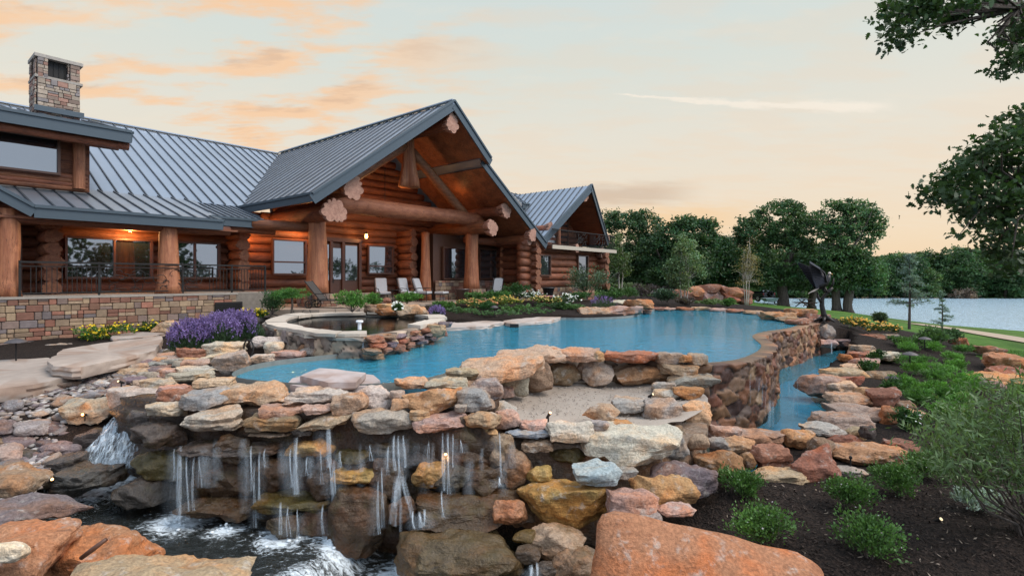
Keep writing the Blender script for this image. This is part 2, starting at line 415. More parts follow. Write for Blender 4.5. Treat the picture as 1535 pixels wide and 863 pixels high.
def inside(P, poly):
    x, y = P[:, 0], P[:, 1]; r = np.zeros(len(P), bool); n = len(poly)
    for i in range(n):
        x0, y0 = poly[i]; x1, y1 = poly[(i + 1) % n]
        c = ((y0 > y) != (y1 > y)); xx = (x1 - x0) * (y - y0) / (y1 - y0 + 1e-12) + x0
        r ^= c & (x < xx)
    return r
def segdist(P, poly, closed=True):
    d = np.full(len(P), 1e9); n = len(poly)
    for i in range(n if closed else n - 1):
        a = poly[i]; b = poly[(i + 1) % n]; ab = b - a; t = np.clip(((P - a) @ ab) / max(ab @ ab, 1e-9), 0, 1)
        d = np.minimum(d, np.linalg.norm(P - a - t[:, None] * ab, axis=1))
    return d
CP = [G(0, 515, -1.78), G(110, 508, -1.76), G(220, 500, -1.75), G(400, 478, -1.6), G(330, 520, -1.75), G(450, 474, -1.5), G(0, 540, -1.8),
      G(20, 600, -2.0), G(120, 575, -1.98), G(190, 560, -1.9), G(240, 548, -1.85), G(20, 640, -2.35), G(80, 660, -2.55), G(0, 690, -2.75), G(150, 600, -2.1),
      G(560, 462, -1.2), G(500, 458, -1.15), G(700, 452, -1.18), G(640, 470, -1.4), G(720, 475, -1.5), G(820, 470, -1.5), G(850, 455, -1.25), G(900, 455, -1.4), G(960, 452, -1.5), (-8, 30, -1.3), (-3, 35, -1.3), (-14, 22, -1.3),
      (5, 45, -1.4), (0, 60, -1.6), (-20, 50, -1.5), G(1040, 455, -1.7), G(1110, 456, -1.75), G(1160, 462, -1.8), G(1240, 485, -1.9), G(1080, 446, -2.2), G(1300, 490, -2.25), G(1300, 500, -2.3),
      G(1128, 453, -2.9), G(1173, 459, -3.0), G(1260, 466, -3.1), G(1400, 500, -2.75), G(1300, 540, -2.62), G(1400, 540, -2.75), G(1380, 600, -2.75), G(1480, 560, -2.85), G(1400, 680, -2.8), G(1220, 730, -2.8), G(1110, 730, -2.75),
      (1.15, 4.3, -3.6), (1.9, 4.4, -3.5), (.9, 5.2, -3.5), (1.7, 5.3, -3.2), (2.4, 4.6, -3.15), (1.5, 3.6, -3.5), (2.5, 5.6, -2.8), G(1300, 800, -2.72), G(1500, 800, -2.65), G(1150, 800, -2.6), G(1500, 525, -3.05), G(1535, 505, -3.3), G(1535, 496, -3.9), G(1200, 464, -3.9), (38, 35, -3.9), (37.5, 60, -3.9), (36, 20, -3.7), (40, 60, -4.6), (43, 40, -4.9), (50, 70, -5.2), (30, 45, -3.4), (28, 70, -3.2),
      (0, 0, -2.6), (4, 1, -2.6), (-4, 1, -2.9), (8, -5, -2.7), (-10, -5, -2.6), (15, 6, -2.8), (25, 10, -3.2), (-12, 8, -2.0), (-20, 10, -1.8), (10, 80, -2.8), (30, 90, -3.3), (0, 100, -2.6), (-30, 80, -1.8),
      (60, 80, -5.5), (90, 60, -6), (120, 80, -6), (60, 40, -5.5), (80, 103, -4.8), (50, 108, -3.8), (100, 108, -3.8), (150, 110, -3.8), (60, 130, -3.2), (120, 130, -3.2), (30, 110, -3.4)]
CP = np.array(CP, float); _c = CP[:, :2]
_D = np.linalg.norm(_c[:, None] - _c[None], axis=2); _w = np.linalg.solve(np.block([[_D - .15 * np.eye(len(_c)), np.ones((len(_c), 1))], [np.ones((1, len(_c))), np.zeros((1, 1))]]), np.append(CP[:, 2], 0))
def ground_base(P):
    P = np.atleast_2d(P); r = np.empty(len(P))
    for i in range(0, len(P), 20000):
        D = np.linalg.norm(P[i:i + 20000, None] - _c[None], axis=2); r[i:i + 20000] = D @ _w[:-1] + _w[-1]
    return np.clip(r, -6.5, -.9)
def gz(x, y): return float(ground_base(np.array([[x, y]]))[0])
xs = np.concatenate([np.arange(-130, -18, 4), np.arange(-18, 17, .22), np.arange(17, 62, .9), np.arange(62, 280, 9)])
ys = np.concatenate([np.arange(-60, 2, 3), np.arange(2, 30, .22), np.arange(30, 112, 1.2), np.arange(112, 700, 22)])
X, Yg = np.meshgrid(xs, ys); P2 = np.stack([X.ravel(), Yg.ravel()], 1)
Zg = ground_base(P2)
far = (P2[:, 1] > 135) | (P2[:, 0] > 170); Zg[far] = np.where(P2[far, 1] > 107, -3.2, -6)
near = (P2[:, 1] > 1) & (P2[:, 1] < 32) & (np.abs(P2[:, 0]) < 20)
Zg[near] += .045 * fbm(np.c_[P2[near] * 1.3, np.zeros(near.sum())], 3)
FWALL = g2([(176, 735), (262, 752), (350, 768), (450, 780), (550, 788), (650, 790), (728, 788)], ZL)
COREP = np.concatenate([g2([(330, 568), (352, 580), (440, 588), (560, 590), (640, 581), (700, 562)], ZP), g2([(722, 604)], -2.1), FWALL[::-1]])
for poly, z, marg in ((POOL, -3.25, .35), (CHAN, -3.5, .15), (LOWP, -3.95, .1), (SAND, -3.2, .8), (COREP, -3.4, .5)):
    m = inside(P2, poly) | (segdist(P2, poly) < marg); Zg[m] = np.minimum(Zg[m], z)
LAWN = np.array([(*G(1535, 640, -2.85)[:2],), (*G(1512, 585, -2.85)[:2],), (*G(1470, 540, -2.9)[:2],), (*G(1425, 512, -2.9)[:2],), (*G(1310, 488, -2.5)[:2],), (*G(1210, 472, -2.0)[:2],), (*G(1165, 463, -1.9)[:2],), (*G(1100, 456, -2.0)[:2],), (*G(1075, 447, -2.1)[:2],), (*G(1030, 445, -2.0)[:2],), (-20, 75), (-140, 75), (-140, 800), (300, 800), (300, -70), (30, -70)])
lawn = inside(P2, LAWN)
vc = np.zeros((len(P2), 3)); vc[lawn, 0] = 1
n0, n1 = len(ys), len(xs); ii = np.arange(n0 * n1).reshape(n0, n1)
Fq = np.stack([ii[:-1, :-1].ravel(), ii[:-1, 1:].ravel(), ii[1:, 1:].ravel(), ii[1:, :-1].ravel()], 1)
def m_ground():
    m, t, n_, l_, p = newmat("ground_cover"); b = NB(t); v = b.coord('Object')
    a = n_.new('ShaderNodeSeparateColor'); l_.new(b.attr(), a.inputs[0])
    g = b.mix(b.rng(b.noise(v, .35, 6, .65), .35, .65), (.045, .105, .018), (.10, .185, .035)); g = b.mix(b.rng(b.noise(v, .12, 3), .55, .7, 0, .5), g, (.16, .15, .06))
    g = b.mix(1.0, g, b.mix(b.noise(v, 14, 4, .7), (.6, .6, .6), (1.4, 1.4, 1.4)), 'MULTIPLY')
    s = b.mix(b.rng(b.noise(v, 22, 5, .7), .35, .7), (.012, .009, .008), (.045, .030, .023)); s = b.mix(b.rng(b.voro(v, 45), .0, .11, .35, 0), s, (.16, .11, .08))
    f = b.rng(b.math('ADD', a.outputs[0], b.math('MULTIPLY', b.math('SUBTRACT', b.noise(v, 4, 4), .5), .5)), .35, .6)
    l_.new(b.mix(f, s, g), p.inputs['Base Color']); p.inputs['Roughness'].default_value = .95; p.inputs['Specular IOR Level'].default_value = .15
    l_.new(b.bump(b.math('ADD', b.noise(v, 30, 5, .7), b.voro(v, 38)), .9, .03), p.inputs['Normal']); return m
GROUNDM = m_ground()
tag(obj("ground", np.c_[P2, Zg], Fq, GROUNDM, smooth=True, vcol=vc, origin=(0, 0, 0)), kind='structure')

# ---- water
def m_water(name, tint, rough, sc_, st, dist, stretch=(1, 1, 1), foam=False, ior=1.33, sub=(1, 1, 1), opaque=0.0):
    m, t, n_, l_, p = newmat(name); b = NB(t); v = b.coord('Object', stretch)
    h = b.math('ADD', b.noise(v, sc_, 4, .6, .4), b.math('MULTIPLY', b.noise(v, sc_ * 4.1, 3, .6), .25)); nm = b.bump(h, st, dist)
    tr = n_.new('ShaderNodeBsdfTransparent'); tr.inputs[0].default_value = (*tint, 1)
    body = tr.outputs[0]
    if opaque:
        df = n_.new('ShaderNodeBsdfDiffuse'); df.inputs[0].default_value = (*sub, 1); mb = n_.new('ShaderNodeMixShader'); mb.inputs[0].default_value = opaque; l_.new(body, mb.inputs[1]); l_.new(df.outputs[0], mb.inputs[2]); body = mb.outputs[0]
    gl = n_.new('ShaderNodeBsdfGlossy'); gl.inputs['Roughness'].default_value = rough; l_.new(nm, gl.inputs['Normal'])
    fr = n_.new('ShaderNodeFresnel'); fr.inputs['IOR'].default_value = ior; l_.new(nm, fr.inputs['Normal'])
    mx = n_.new('ShaderNodeMixShader'); geo = n_.new('ShaderNodeNewGeometry'); l_.new(b.math('MULTIPLY', fr.outputs[0], b.math('SUBTRACT', 1.0, geo.outputs['Backfacing'])), mx.inputs[0]); l_.new(body, mx.inputs[1]); l_.new(gl.outputs[0], mx.inputs[2]); o_ = mx.outputs[0]
    if foam:
        a = b.attr(); s_ = n_.new('ShaderNodeSeparateColor'); l_.new(a, s_.inputs[0])
        f = b.math('SUBTRACT', b.math('ADD', b.noise(v, 9, 6, .75, .8), b.math('MULTIPLY', s_.outputs[0], .38)), .60)
        f = b.rng(f, .0, .26)
        d = n_.new('ShaderNodeBsdfDiffuse'); d.inputs[0].default_value = (.78, .84, .88, 1)
        m2 = n_.new('ShaderNodeMixShader'); l_.new(b.math('MULTIPLY', f, .9), m2.inputs[0]); l_.new(o_, m2.inputs[1]); l_.new(d.outputs[0], m2.inputs[2]); o_ = m2.outputs[0]
    l_.new(o_, n_['Material Output'].inputs[0]); return m
POOLW = m_water("pool_water_surface", (.40, .80, .92), .03, 3.2, .55, .07, ior=1.33, sub=(.07, .50, .70), opaque=.44)
CHANW = m_water("channel_water_surface", (.42, .80, .90), .03, 5, .25, .05, ior=1.26, sub=(.06, .33, .46), opaque=.4)
LOWW = m_water("stream_water_surface", (.55, .55, .50), .05, 5.5, .75, .10, (1.0, 1.8, 1), True, 1.36, (.05, .055, .05), .35)
LAKEW = m_water("lake_water_surface", (.3, .4, .45), .12, 1.1, .5, .25, (.5, 1.6, 1), False, 1.2, (.50, .66, .76), .9)
BASIN = m_simple("blue_pool_plaster", (.025, .24, .40), .8, 0, .15, 1.2)
tag(obj("lake", [(30, -60, ZLAKE), (280, -60, ZLAKE), (280, 125, ZLAKE), (30, 125, ZLAKE)], [(0, 1, 2, 3)], LAKEW, origin=(100, 40, ZLAKE)), kind='structure')
def tri_poly(P, z, flip=False):
    bm = bmesh.new(); vs_ = [bm.verts.new((*p, z)) for p in P]; bm.faces.new(vs_); bmesh.ops.triangulate(bm, faces=bm.faces[:]); bm.verts.index_update()
    V = np.array([v.co for v in bm.verts]); T = [[v.index for v in f.verts] for f in bm.faces]
    a_, b_, c_ = (V[i] for i in T[0])
    if np.cross(b_ - a_, c_ - a_)[2] < 0: T = [t_[::-1] for t_ in T]
    bm.free(); return V, T
V, T = tri_poly(POOL, ZP); tag(obj("pool_water", V, T, POOLW), kind='structure')
bas = MB(); V, T = tri_poly(POOL, -3.05); bas.add(V, T); n = len(POOL)
bas.add(np.concatenate([np.c_[POOL, np.full(n, -3.05)], np.c_[POOL, np.full(n, ZP - .03)]]), [(i, (i + 1) % n, (i + 1) % n + n, i + n) for i in range(n)])
tag(bas.build("pool_basin", BASIN), kind='structure')
bt = MB(); dE = None
def tile_band(near_edge):
    for i in range(len(POOL)):
        a_, b_ = POOL[i], POOL[(i + 1) % len(POOL)]
        if near_edge(np.array([(a_ + b_) / 2]))[0] < .35: continue
        bt.add([(*a_, ZP - .35), (*b_, ZP - .35), (*b_, ZP + .10), (*a_, ZP + .10)], [(0, 1, 2, 3)])
_e = chaikin(g2([(1040, 546), (1062, 547), (1120, 543), (1152, 531), (1163, 519), (1148, 509), (1141, 503), (1160, 497), (1195, 493), (1210, 487)], ZP), 2, False)
tile_band(lambda P: segdist(P, _e, False)); tag(bt.build("pool_tile_band", m_simple("waterline_tile", (.20, .20, .18), .5, 0, .4, 9, .3)), kind='structure')
V, T = tri_poly(CHAN, ZC); tag(obj("channel_water", V, T, CHANW), kind='structure')
V, T = tri_poly(CHAN, ZC - .45); tag(obj("channel_bed", V, T, BASIN), kind='structure')
# lower stream pool : a height field that rises towards the cascade foot and drops over a ledge
gx = np.arange(-7.0, 1.3, .05); gy = np.arange(4.4, 9.1, .05); GX, GY = np.meshgrid(gx, gy); Q2 = np.stack([GX.ravel(), GY.ravel()], 1)
def sst(x, a, b): t_ = np.clip((x - a) / (b - a), 0, 1); return t_ * t_ * (3 - 2 * t_)
def low_z(Q):
    z = ZL + .34 * sst(Q[:, 1] - .25 * Q[:, 0], 8.9, 10.0)
    led = Q[:, 0] - (-2.42 + .30 * (Q[:, 1] - 5.6)); return z - .34 * sst(led, -.06, .30)
Qz = low_z(Q2) + .022 * fbm(np.c_[Q2 * 3.2, np.zeros(len(Q2))], 4)
falls_foot = [(*W(270, 772, 7.15)[:2], .55), (*W(340, 785, 6.9)[:2], .3), (*W(425, 795, 6.7)[:2], .45), (*W(505, 812, 6.55)[:2], .4), (*W(600, 815, 6.4)[:2], .5), (*W(175, 695, 8.4)[:2], 1.0), (*W(150, 720, 8.0)[:2], .55), (-2.05, 5.75, .65), (-2.0, 5.3, .6), (*W(560, 850, 6.0)[:2], .55)]
fo = np.zeros(len(Q2))
for fx, fy, r in falls_foot: fo = np.maximum(fo, np.exp(-((Q2[:, 0] - fx) ** 2 + (Q2[:, 1] - fy) ** 2) / (2 * (r * .55) ** 2)))
led = Q2[:, 0] - (-2.42 + .30 * (Q2[:, 1] - 5.6)); fo = np.maximum(fo, .42 * np.exp(-((led - .15) / .22) ** 2))
n0, n1 = len(gy), len(gx); ii = np.arange(n0 * n1).reshape(n0, n1); Fl = np.stack([ii[:-1, :-1].ravel(), ii[:-1, 1:].ravel(), ii[1:, 1:].ravel(), ii[1:, :-1].ravel()], 1)
tag(obj("stream_water", np.c_[Q2, Qz], Fl, LOWW, smooth=True, vcol=np.c_[fo, fo, fo]), kind='structure')
tag(obj("stream_floor", [(-7, 4.3, -3.85), (1.3, 4.3, -3.85), (1.3, 9.2, -3.85), (-7, 9.2, -3.85)], [(0, 1, 2, 3)], m_simple("stream_silt", (.05, .042, .03), .9, 0, .4, 3)), kind='structure')

# ---- sheets : sand floor, patio, shore path
def m_sand():
    m, t, n_, l_, p = newmat("grey_sand"); b = NB(t); v = b.coord('Object')
    c = b.mix(b.noise(v, 2.2, 5, .65), (.36, .29, .235), (.47, .39, .32)); c = b.mix(b.rng(b.noise(v, 60, 3, .6), .5, .75, 0, .6), c, (.20, .16, .13))
    l_.new(c, p.inputs['Base Color']); p.inputs['Roughness'].default_value = .95
    l_.new(b.bump(b.math('ADD', b.noise(v, 55, 4, .7), b.math('MULTIPLY', b.noise(v, 5, 4), 2.0)), .8, .02), p.inputs['Normal']); return m
sg = MB(); sp = chaikin(SAND, 2); cen = sp.mean(0); rings = np.linspace(1, 0, 12)[:-1]
V = np.concatenate([np.c_[cen + (sp - cen) * r, np.full(len(sp), -2.12)] for r in rings] + [np.array([[*cen, -2.12]])]); V[:, 2] += .03 * fbm(np.c_[V[:, :2] * 2.2, np.zeros(len(V))], 3) + .05 * sst(segdist(V[:, :2], sp), .5, 0)
m_ = len(sp); Fs = [(i * m_ + j, i * m_ + (j + 1) % m_, (i + 1) * m_ + (j + 1) % m_, (i + 1) * m_ + j) for i in range(10) for j in range(m_)] + [(10 * m_ + j, 10 * m_ + (j + 1) % m_, 11 * m_) for j in range(m_)]
tag(obj("sand_floor", V, Fs, m_sand(), smooth=True), kind='structure')

# house frame : a along the facade, b into the house
ANG = R(50.5); UU = np.array([math.cos(ANG), math.sin(ANG)]); VV = np.array([-UU[1], UU[0]]); HO = np.array([-8.0, 21.9])
def H(a, b, z): p = HO + a * UU + b * VV; return np.array([p[0], p[1], z])
def onb(px, py, b):
    d = np.array([(px - CX) / F, 1.0]); Y = (b + HO @ VV) / (d @ VV); p = d * Y - HO; return p @ UU, b, -(py - HY) / F * Y
pat = np.array([H(-2.3, 3.4, 0)[:2], H(-2.3, -.9, 0)[:2], H(-1.2, -2.2, 0)[:2], H(2.0, -2.6, 0)[:2], H(5.0, -1.6, 0)[:2], H(8.5, -1.6, 0)[:2], H(11.5, -.9, 0)[:2], H(12.5, .8, 0)[:2], H(12.5, 3.4, 0)[:2]])
V, T = tri_poly(pat, ZPAT); pb = MB(); pb.add(V, T); n = len(pat); pb.add(np.concatenate([np.c_[pat, np.full(n, ZPAT)], np.c_[pat, np.full(n, ZPAT - .3)]]), [(i, i + n, (i + 1) % n + n, (i + 1) % n) for i in range(n)])
def m_patio():
    m, t, n_, l_, p = newmat("patio_flagstones"); b = NB(t); v = b.coord('Object')
    c = b.mix(b.noise(b.voro(v, 1.3, out='Color'), 3), (.26, .19, .14), (.42, .33, .26)); e = b.rng(b.voro(v, 1.3, 'DISTANCE_TO_EDGE'), .0, .04)
    l_.new(b.mix(e, (.12, .10, .085), c), p.inputs['Base Color']); p.inputs['Roughness'].default_value = .8; l_.new(b.bump(b.math('ADD', e, b.noise(v, 9)), .5, .02), p.inputs['Normal']); return m
tag(pb.build("patio_paving", m_patio()), kind='structure')
pth = [G(1210, 478, -2.2), G(1300, 494, -2.4), G(1369, 487, -2.9), G(1450, 497, -3.1), G(1535, 514, -3.2), (27, 16, -3.1), (28, 4, -3.1)]
pth = chaikin(np.array(pth)[2:], 2, False); tg = np.gradient(pth[:, :2], axis=0); tg /= np.linalg.norm(tg, axis=1, keepdims=True); nn = np.stack([-tg[:, 1], tg[:, 0]], 1)
rows = [np.c_[pth[:, :2] + nn * o, np.zeros(len(pth))] for o in (-1.3, -.4, .4, 1.3)]
for r in rows: r[:, 2] = ground_base(r[:, :2]) + .05
V = np.concatenate(rows); k = len(pth); tag(obj("shore_path", V, [(r * k + i, r * k + i + 1, (r + 1) * k + i + 1, (r + 1) * k + i) for r in range(3) for i in range(k - 1)], m_simple("pale_gravel_path", (.36, .27, .19), .95, 0, .25, 6, .5)), kind='structure')

# ---- the mass of the waterfall wall behind its stones, and the sand platform's mass
def mass(poly, ztop, zbot, amp, seed, name, mat, color, parent=None):
    P = np.array(poly); seg = np.linalg.norm(np.roll(P, -1, 0) - P, axis=1); s_ = np.concatenate([[0], np.cumsum(seg)]); npt = int(s_[-1] / .09)
    tt = np.linspace(0, s_[-1], npt, endpoint=False); PP = np.concatenate([P, P[:1]]); px = np.interp(tt, s_, PP[:, 0]); py = np.interp(tt, s_, PP[:, 1]); B = np.stack([px, py], 1)
    nz = int((ztop - zbot) / .09); V = []
    for i in range(nz + 1): V.append(np.c_[B, np.full(npt, zbot + (ztop - zbot) * i / nz)])
    V = np.concatenate(V); c = P.mean(0); d = V[:, :2] - c; d /= np.linalg.norm(d, axis=1, keepdims=True)
    f = amp * (fbm(V * np.array([1.5, 1.5, 3.2]) + seed, 4)); V[:, :2] += d * f[:, None]; V[:, 2] += .3 * f * (V[:, 2] > zbot + .1)
    Fc = [(i * npt + j, i * npt + (j + 1) % npt, (i + 1) * npt + (j + 1) % npt, (i + 1) * npt + j) for i in range(nz) for j in range(npt)]
    Fc.append(tuple(nz * npt + j for j in range(npt)))
    return obj(name, V, Fc, mat, parent, smooth=True, color=color)
tag(mass(COREP, -1.82, -4.0, .20, 3.0, "waterfall_wall", WET, (.050, .030, .018)), "dark wet rock face behind the thin falls, running with water under the stone courses", "rock wall")
tag(mass(g2([(732, 640), (742, 596), (800, 572), (860, 563), (1000, 565), (1062, 590), (1056, 630), (1000, 646), (900, 652), (800, 644)], -2.1) * np.array([1, 1.0]), -2.26, -3.9, .06, 8.0, "platform_wall", ROCK, (.26, .19, .14)),
    "rough stone base carrying the sand filled ledge beside the pool", "rock wall")

# ---- mortared walls with displaced stones
def cells_wall(path, ztop, zbot, seed, size, pal, name, mat=STONEW, depth=.07, out_sign=1, parent=None, cap=.35, lean=0.0, zstretch=1.25, closed=False):
    rnd = np.random.RandomState(seed); P = np.array(path, float); PP = np.concatenate([P, P[:1]]) if closed else P
    seg = np.linalg.norm(np.diff(PP, axis=0), axis=1); s_ = np.concatenate([[0], np.cumsum(seg)]); ln = s_[-1]
    ns = max(8, int(ln / .035)); nz = max(6, int((ztop - zbot) / .035)); tt = np.linspace(0, ln, ns)
    B = np.stack([np.interp(tt, s_, PP[:, 0]), np.interp(tt, s_, PP[:, 1])], 1); tg = np.gradient(B, axis=0); tg /= np.linalg.norm(tg, axis=1, keepdims=True); nrm = np.stack([tg[:, 1], -tg[:, 0]], 1) * out_sign
    ht = ztop - zbot; cols = int(ln / size) + 2; rws = int(ht / (size / zstretch)) + 2
    seeds = np.array([((i + .5 * (j % 2) + rnd.uniform(-.36, .36)) * size, (j + rnd.uniform(-.36, .36)) * size / zstretch) for i in range(cols) for j in range(rws)])
    ccol = np.array([pal[rnd.randint(len(pal))] for _ in seeds]) * rnd.uniform(.72, 1.25, (len(seeds), 1)); prou = rnd.uniform(.55, 1.25, len(seeds))
    S, Z = np.meshgrid(tt, np.linspace(0, ht, nz)); q = np.stack([S.ravel(), Z.ravel()], 1); q = q + .05 * np.stack([fbm(np.c_[q * 4, np.full(len(q), seed)], 2), fbm(np.c_[q * 4, np.full(len(q), seed + 9)], 2)], 1)
    f1 = np.empty(len(q)); f2 = np.empty(len(q)); idx = np.empty(len(q), int); wz = np.array([1.0, zstretch])
    for i in range(0, len(q), 8000):
        D = np.linalg.norm((q[i:i + 8000, None] - seeds[None]) * wz, axis=2); o2 = np.argpartition(D, 1, axis=1)[:, :2]; a_ = np.take_along_axis(D, o2, 1); sw = a_[:, 0] > a_[:, 1]
        f1[i:i + 8000] = np.where(sw, a_[:, 1], a_[:, 0]); f2[i:i + 8000] = np.where(sw, a_[:, 0], a_[:, 1]); idx[i:i + 8000] = np.where(sw, o2[:, 1], o2[:, 0])
    e = np.clip((f2 - f1) / (size * .17), 0, 1); gr = rnd.normal(0, .10, (len(seeds), 2)); tl = ((q - seeds[idx]) * gr[idx]).sum(1)
    bulge = (depth * prou[idx] + tl) * (1 - (1 - e) ** 2.6)
    base = np.tile(B, (nz, 1)); nn_ = np.tile(nrm, (nz, 1)); hz = Z.ravel()
    det = .028 * fbm(np.c_[base * 7, hz * 7], 4)
    V = np.c_[base + nn_ * (bulge + det + lean * (1 - hz / ht))[:, None], zbot + hz]
    C = np.where(e[:, None] > .30, ccol[idx], np.array([.05, .038, .03])); C = C * (1 + .25 * fbm(np.c_[base * 5, hz * 5], 3))[:, None]
    ii = np.arange(nz * ns).reshape(nz, ns); Fc = np.stack([ii[:-1, :-1].ravel(), ii[:-1, 1:].ravel(), ii[1:, 1:].ravel(), ii[1:, :-1].ravel()], 1)
    # cap towards the inside
    V2 = np.c_[B - nrm * cap, np.full(ns, ztop)]; base_i = len(V); V = np.concatenate([V, V2]); C = np.concatenate([C, np.tile(np.array(pal[0]) * .45, (ns, 1))])
    F2 = np.stack([ii[-1, :-1], ii[-1, 1:], base_i + np.arange(1, ns), base_i + np.arange(ns - 1)], 1)
    return obj(name, V, np.concatenate([Fc, F2]), mat, parent, smooth=True, vcol=C)
RED = [(.30, .20, .12), (.27, .13, .07), (.17, .07, .042), (.21, .095, .05), (.12, .06, .042), (.25, .14, .075), (.09, .05, .04), (.20, .125, .08), (.14, .09, .065)]
edge_px = [(1040, 546), (1062, 547), (1120, 543), (1152, 531), (1163, 519), (1148, 509), (1141, 503), (1160, 497), (1195, 493), (1210, 487), (1225, 484)]
EDGE = chaikin(g2(edge_px, ZP + .012), 2, False)
WETST = m_simple("wet_mortared_stone", (1.0, .9, .82), .45, 0, .3, 7, .9, attr=True, spec=.35)
tag(cells_wall(EDGE, ZP + .012, -3.3, 5, .36, RED, "pool_edge_wall", WETST, .075, 1, cap=.28, lean=.06, zstretch=1.55), "curving wet wall of rust red stones that holds up the pool over the channel", "pool wall")
bk = chaikin(g2([(688, 562), (705, 557), (765, 541), (860, 531), (1000, 542), (1045, 547)], ZP) - np.array([0, .14]), 2, False)
tag(cells_wall(bk, ZP + .06, -2.35, 17, .34, [(.24, .17, .12), (.30, .22, .16), (.16, .11, .08), (.33, .25, .19), (.12, .09, .075)], "ledge_back_wall", STONEW, .05, 1, cap=.12), "stained stone wall between the pool and the sand filled ledge", "rock wall")
# ================================================================== THE LOG HOUSE
house = thing("log_house", H(0, 3, ZPAT), "big log lodge with grey standing seam roofs and tree trunk columns behind the pool", "house")
def HV(L_): return np.array([H(*p) for p in L_])
def roof_slab(name, P, slope_ab, spacing, thick=.16, parent=house, rib=.05, soffit=True):
    """P : planar polygon in house coordinates (a, b, z) ; seams run along slope_ab (two points, eave to ridge)"""
    Pw = HV(P); nrm = np.zeros(3)
    for i in range(len(Pw)): nrm += np.cross(Pw[i], Pw[(i + 1) % len(Pw)])
    nrm /= np.linalg.norm(nrm)
    if nrm[2] < 0: nrm = -nrm; Pw = Pw[::-1]
    d = H(*slope_ab[1]) - H(*slope_ab[0]); d -= nrm * (d @ nrm); d /= np.linalg.norm(d); e = np.cross(d, nrm); o = Pw[0]
    mb = MB(); mb.poly(Pw, thick, -nrm); ms = MB()
    q = np.stack([(Pw - o) @ e, (Pw - o) @ d], 1); n = len(q)
    x = math.ceil(q[:, 0].min() / spacing) * spacing + .02
    while x < q[:, 0].max():
        ys_ = []
        for i in range(n):
            x0, y0 = q[i]; x1, y1 = q[(i + 1) % n]
            if (x0 > x) != (x1 > x): ys_.append(y0 + (y1 - y0) * (x - x0) / (x1 - x0))
        ys_.sort()
        for k in range(0, len(ys_) - 1, 2):
            if ys_[k + 1] - ys_[k] > .1: ms.bar(o + e * x + d * ys_[k] + nrm * rib * .5, o + e * x + d * ys_[k + 1] + nrm * rib * .5, .04, rib, up=nrm)
        x += spacing
    r = mb.build(name, ROOFM, parent); ms.build("seam", SEAM, r)
    if soffit:
        sb = MB(); c = Pw.mean(0); Q = Pw - nrm * (thick + .004)
        sb.poly(Q * .985 + (c - nrm * (thick + .004)) * .015, .05, -nrm); sb.build("soffit", PLANK, r)
    return r, nrm
def fascia(name, pts, w=.05, h=.28, drop=.10, parent=house, mat=FASCIA, lip=True):
    mb = MB()
    for p, q in zip(pts[:-1], pts[1:]):
        p = H(*p); q = H(*q); mb.bar(p - [0, 0, drop], q - [0, 0, drop], w, h)
        if lip: mb.bar(p + [0, 0, .045 - drop + h / 2], q + [0, 0, .045 - drop + h / 2], w + .10, .09)
    return mb.build(name, mat, parent)
def log(mb, p, q, r0, r1=None, k=12, seed=0, wob=.05):
    r1 = r0 if r1 is None else r1; p = np.array(p, float); q = np.array(q, float); n = max(3, int(np.linalg.norm(q - p) / .5)); t = np.linspace(0, 1, n)[:, None]
    f_ = random.Random(seed * 13 + int(p[2] * 37)).uniform(.68, 1.28); mb.tube(p + (q - p) * t, r0 + (r1 - r0) * t[:, 0], k, wob=wob, seed=seed, col=(f_, f_ * random.Random(seed).uniform(.92, 1.08), f_))
LOGE2 = m_wood("shaded_log_end", (.26, .105, .05), (.16, .055, .028), (3, 3, 3), .6)  # darker copy of the end grain, the shade at the walls put into its colour
def flower_end(c, r, seed, parent, dirn=None, thick=.10, mat=None):
    """flared, lobed butt end of a log"""
    rnd = random.Random(seed); dv = np.array([-VV[0], -VV[1], 0]) if dirn is None else dirn
    e1 = np.array([UU[0], UU[1], 0]); e2 = np.array([0, 0, 1.0]); k = 60; lob = rnd.randint(8, 10); ph = rnd.random() * 6
    a = np.arange(k) * 2 * math.pi / k; rr = r * (.74 + .24 * np.abs(np.cos((a + .22 * np.sin(2 * a + ph)) * lob / 2 + ph)) ** .6 * (1 + .35 * np.sin(a * 1.0 + 3 * ph)) + .10 * np.sin(2 * a + ph) + .07 * np.sin(3 * a + 2 * ph))
    P = c + np.cos(a)[:, None] * rr[:, None] * e1 + np.sin(a)[:, None] * rr[:, None] * e2 + dv * .004
    mb = MB(); Q = P + dv * thick; Bk = c + (P - c) * .72 - dv * .35
    mb.add(np.concatenate([P, Q, Bk]), [tuple(range(k, 2 * k))] + [(i, (i + 1) % k, (i + 1) % k + k, i + k) for i in range(k)] + [(i + 2 * k, (i + 1) % k + 2 * k, (i + 1) % k, i) for i in range(k)])
    return mb.build("log_end", mat or LOGEND, parent)
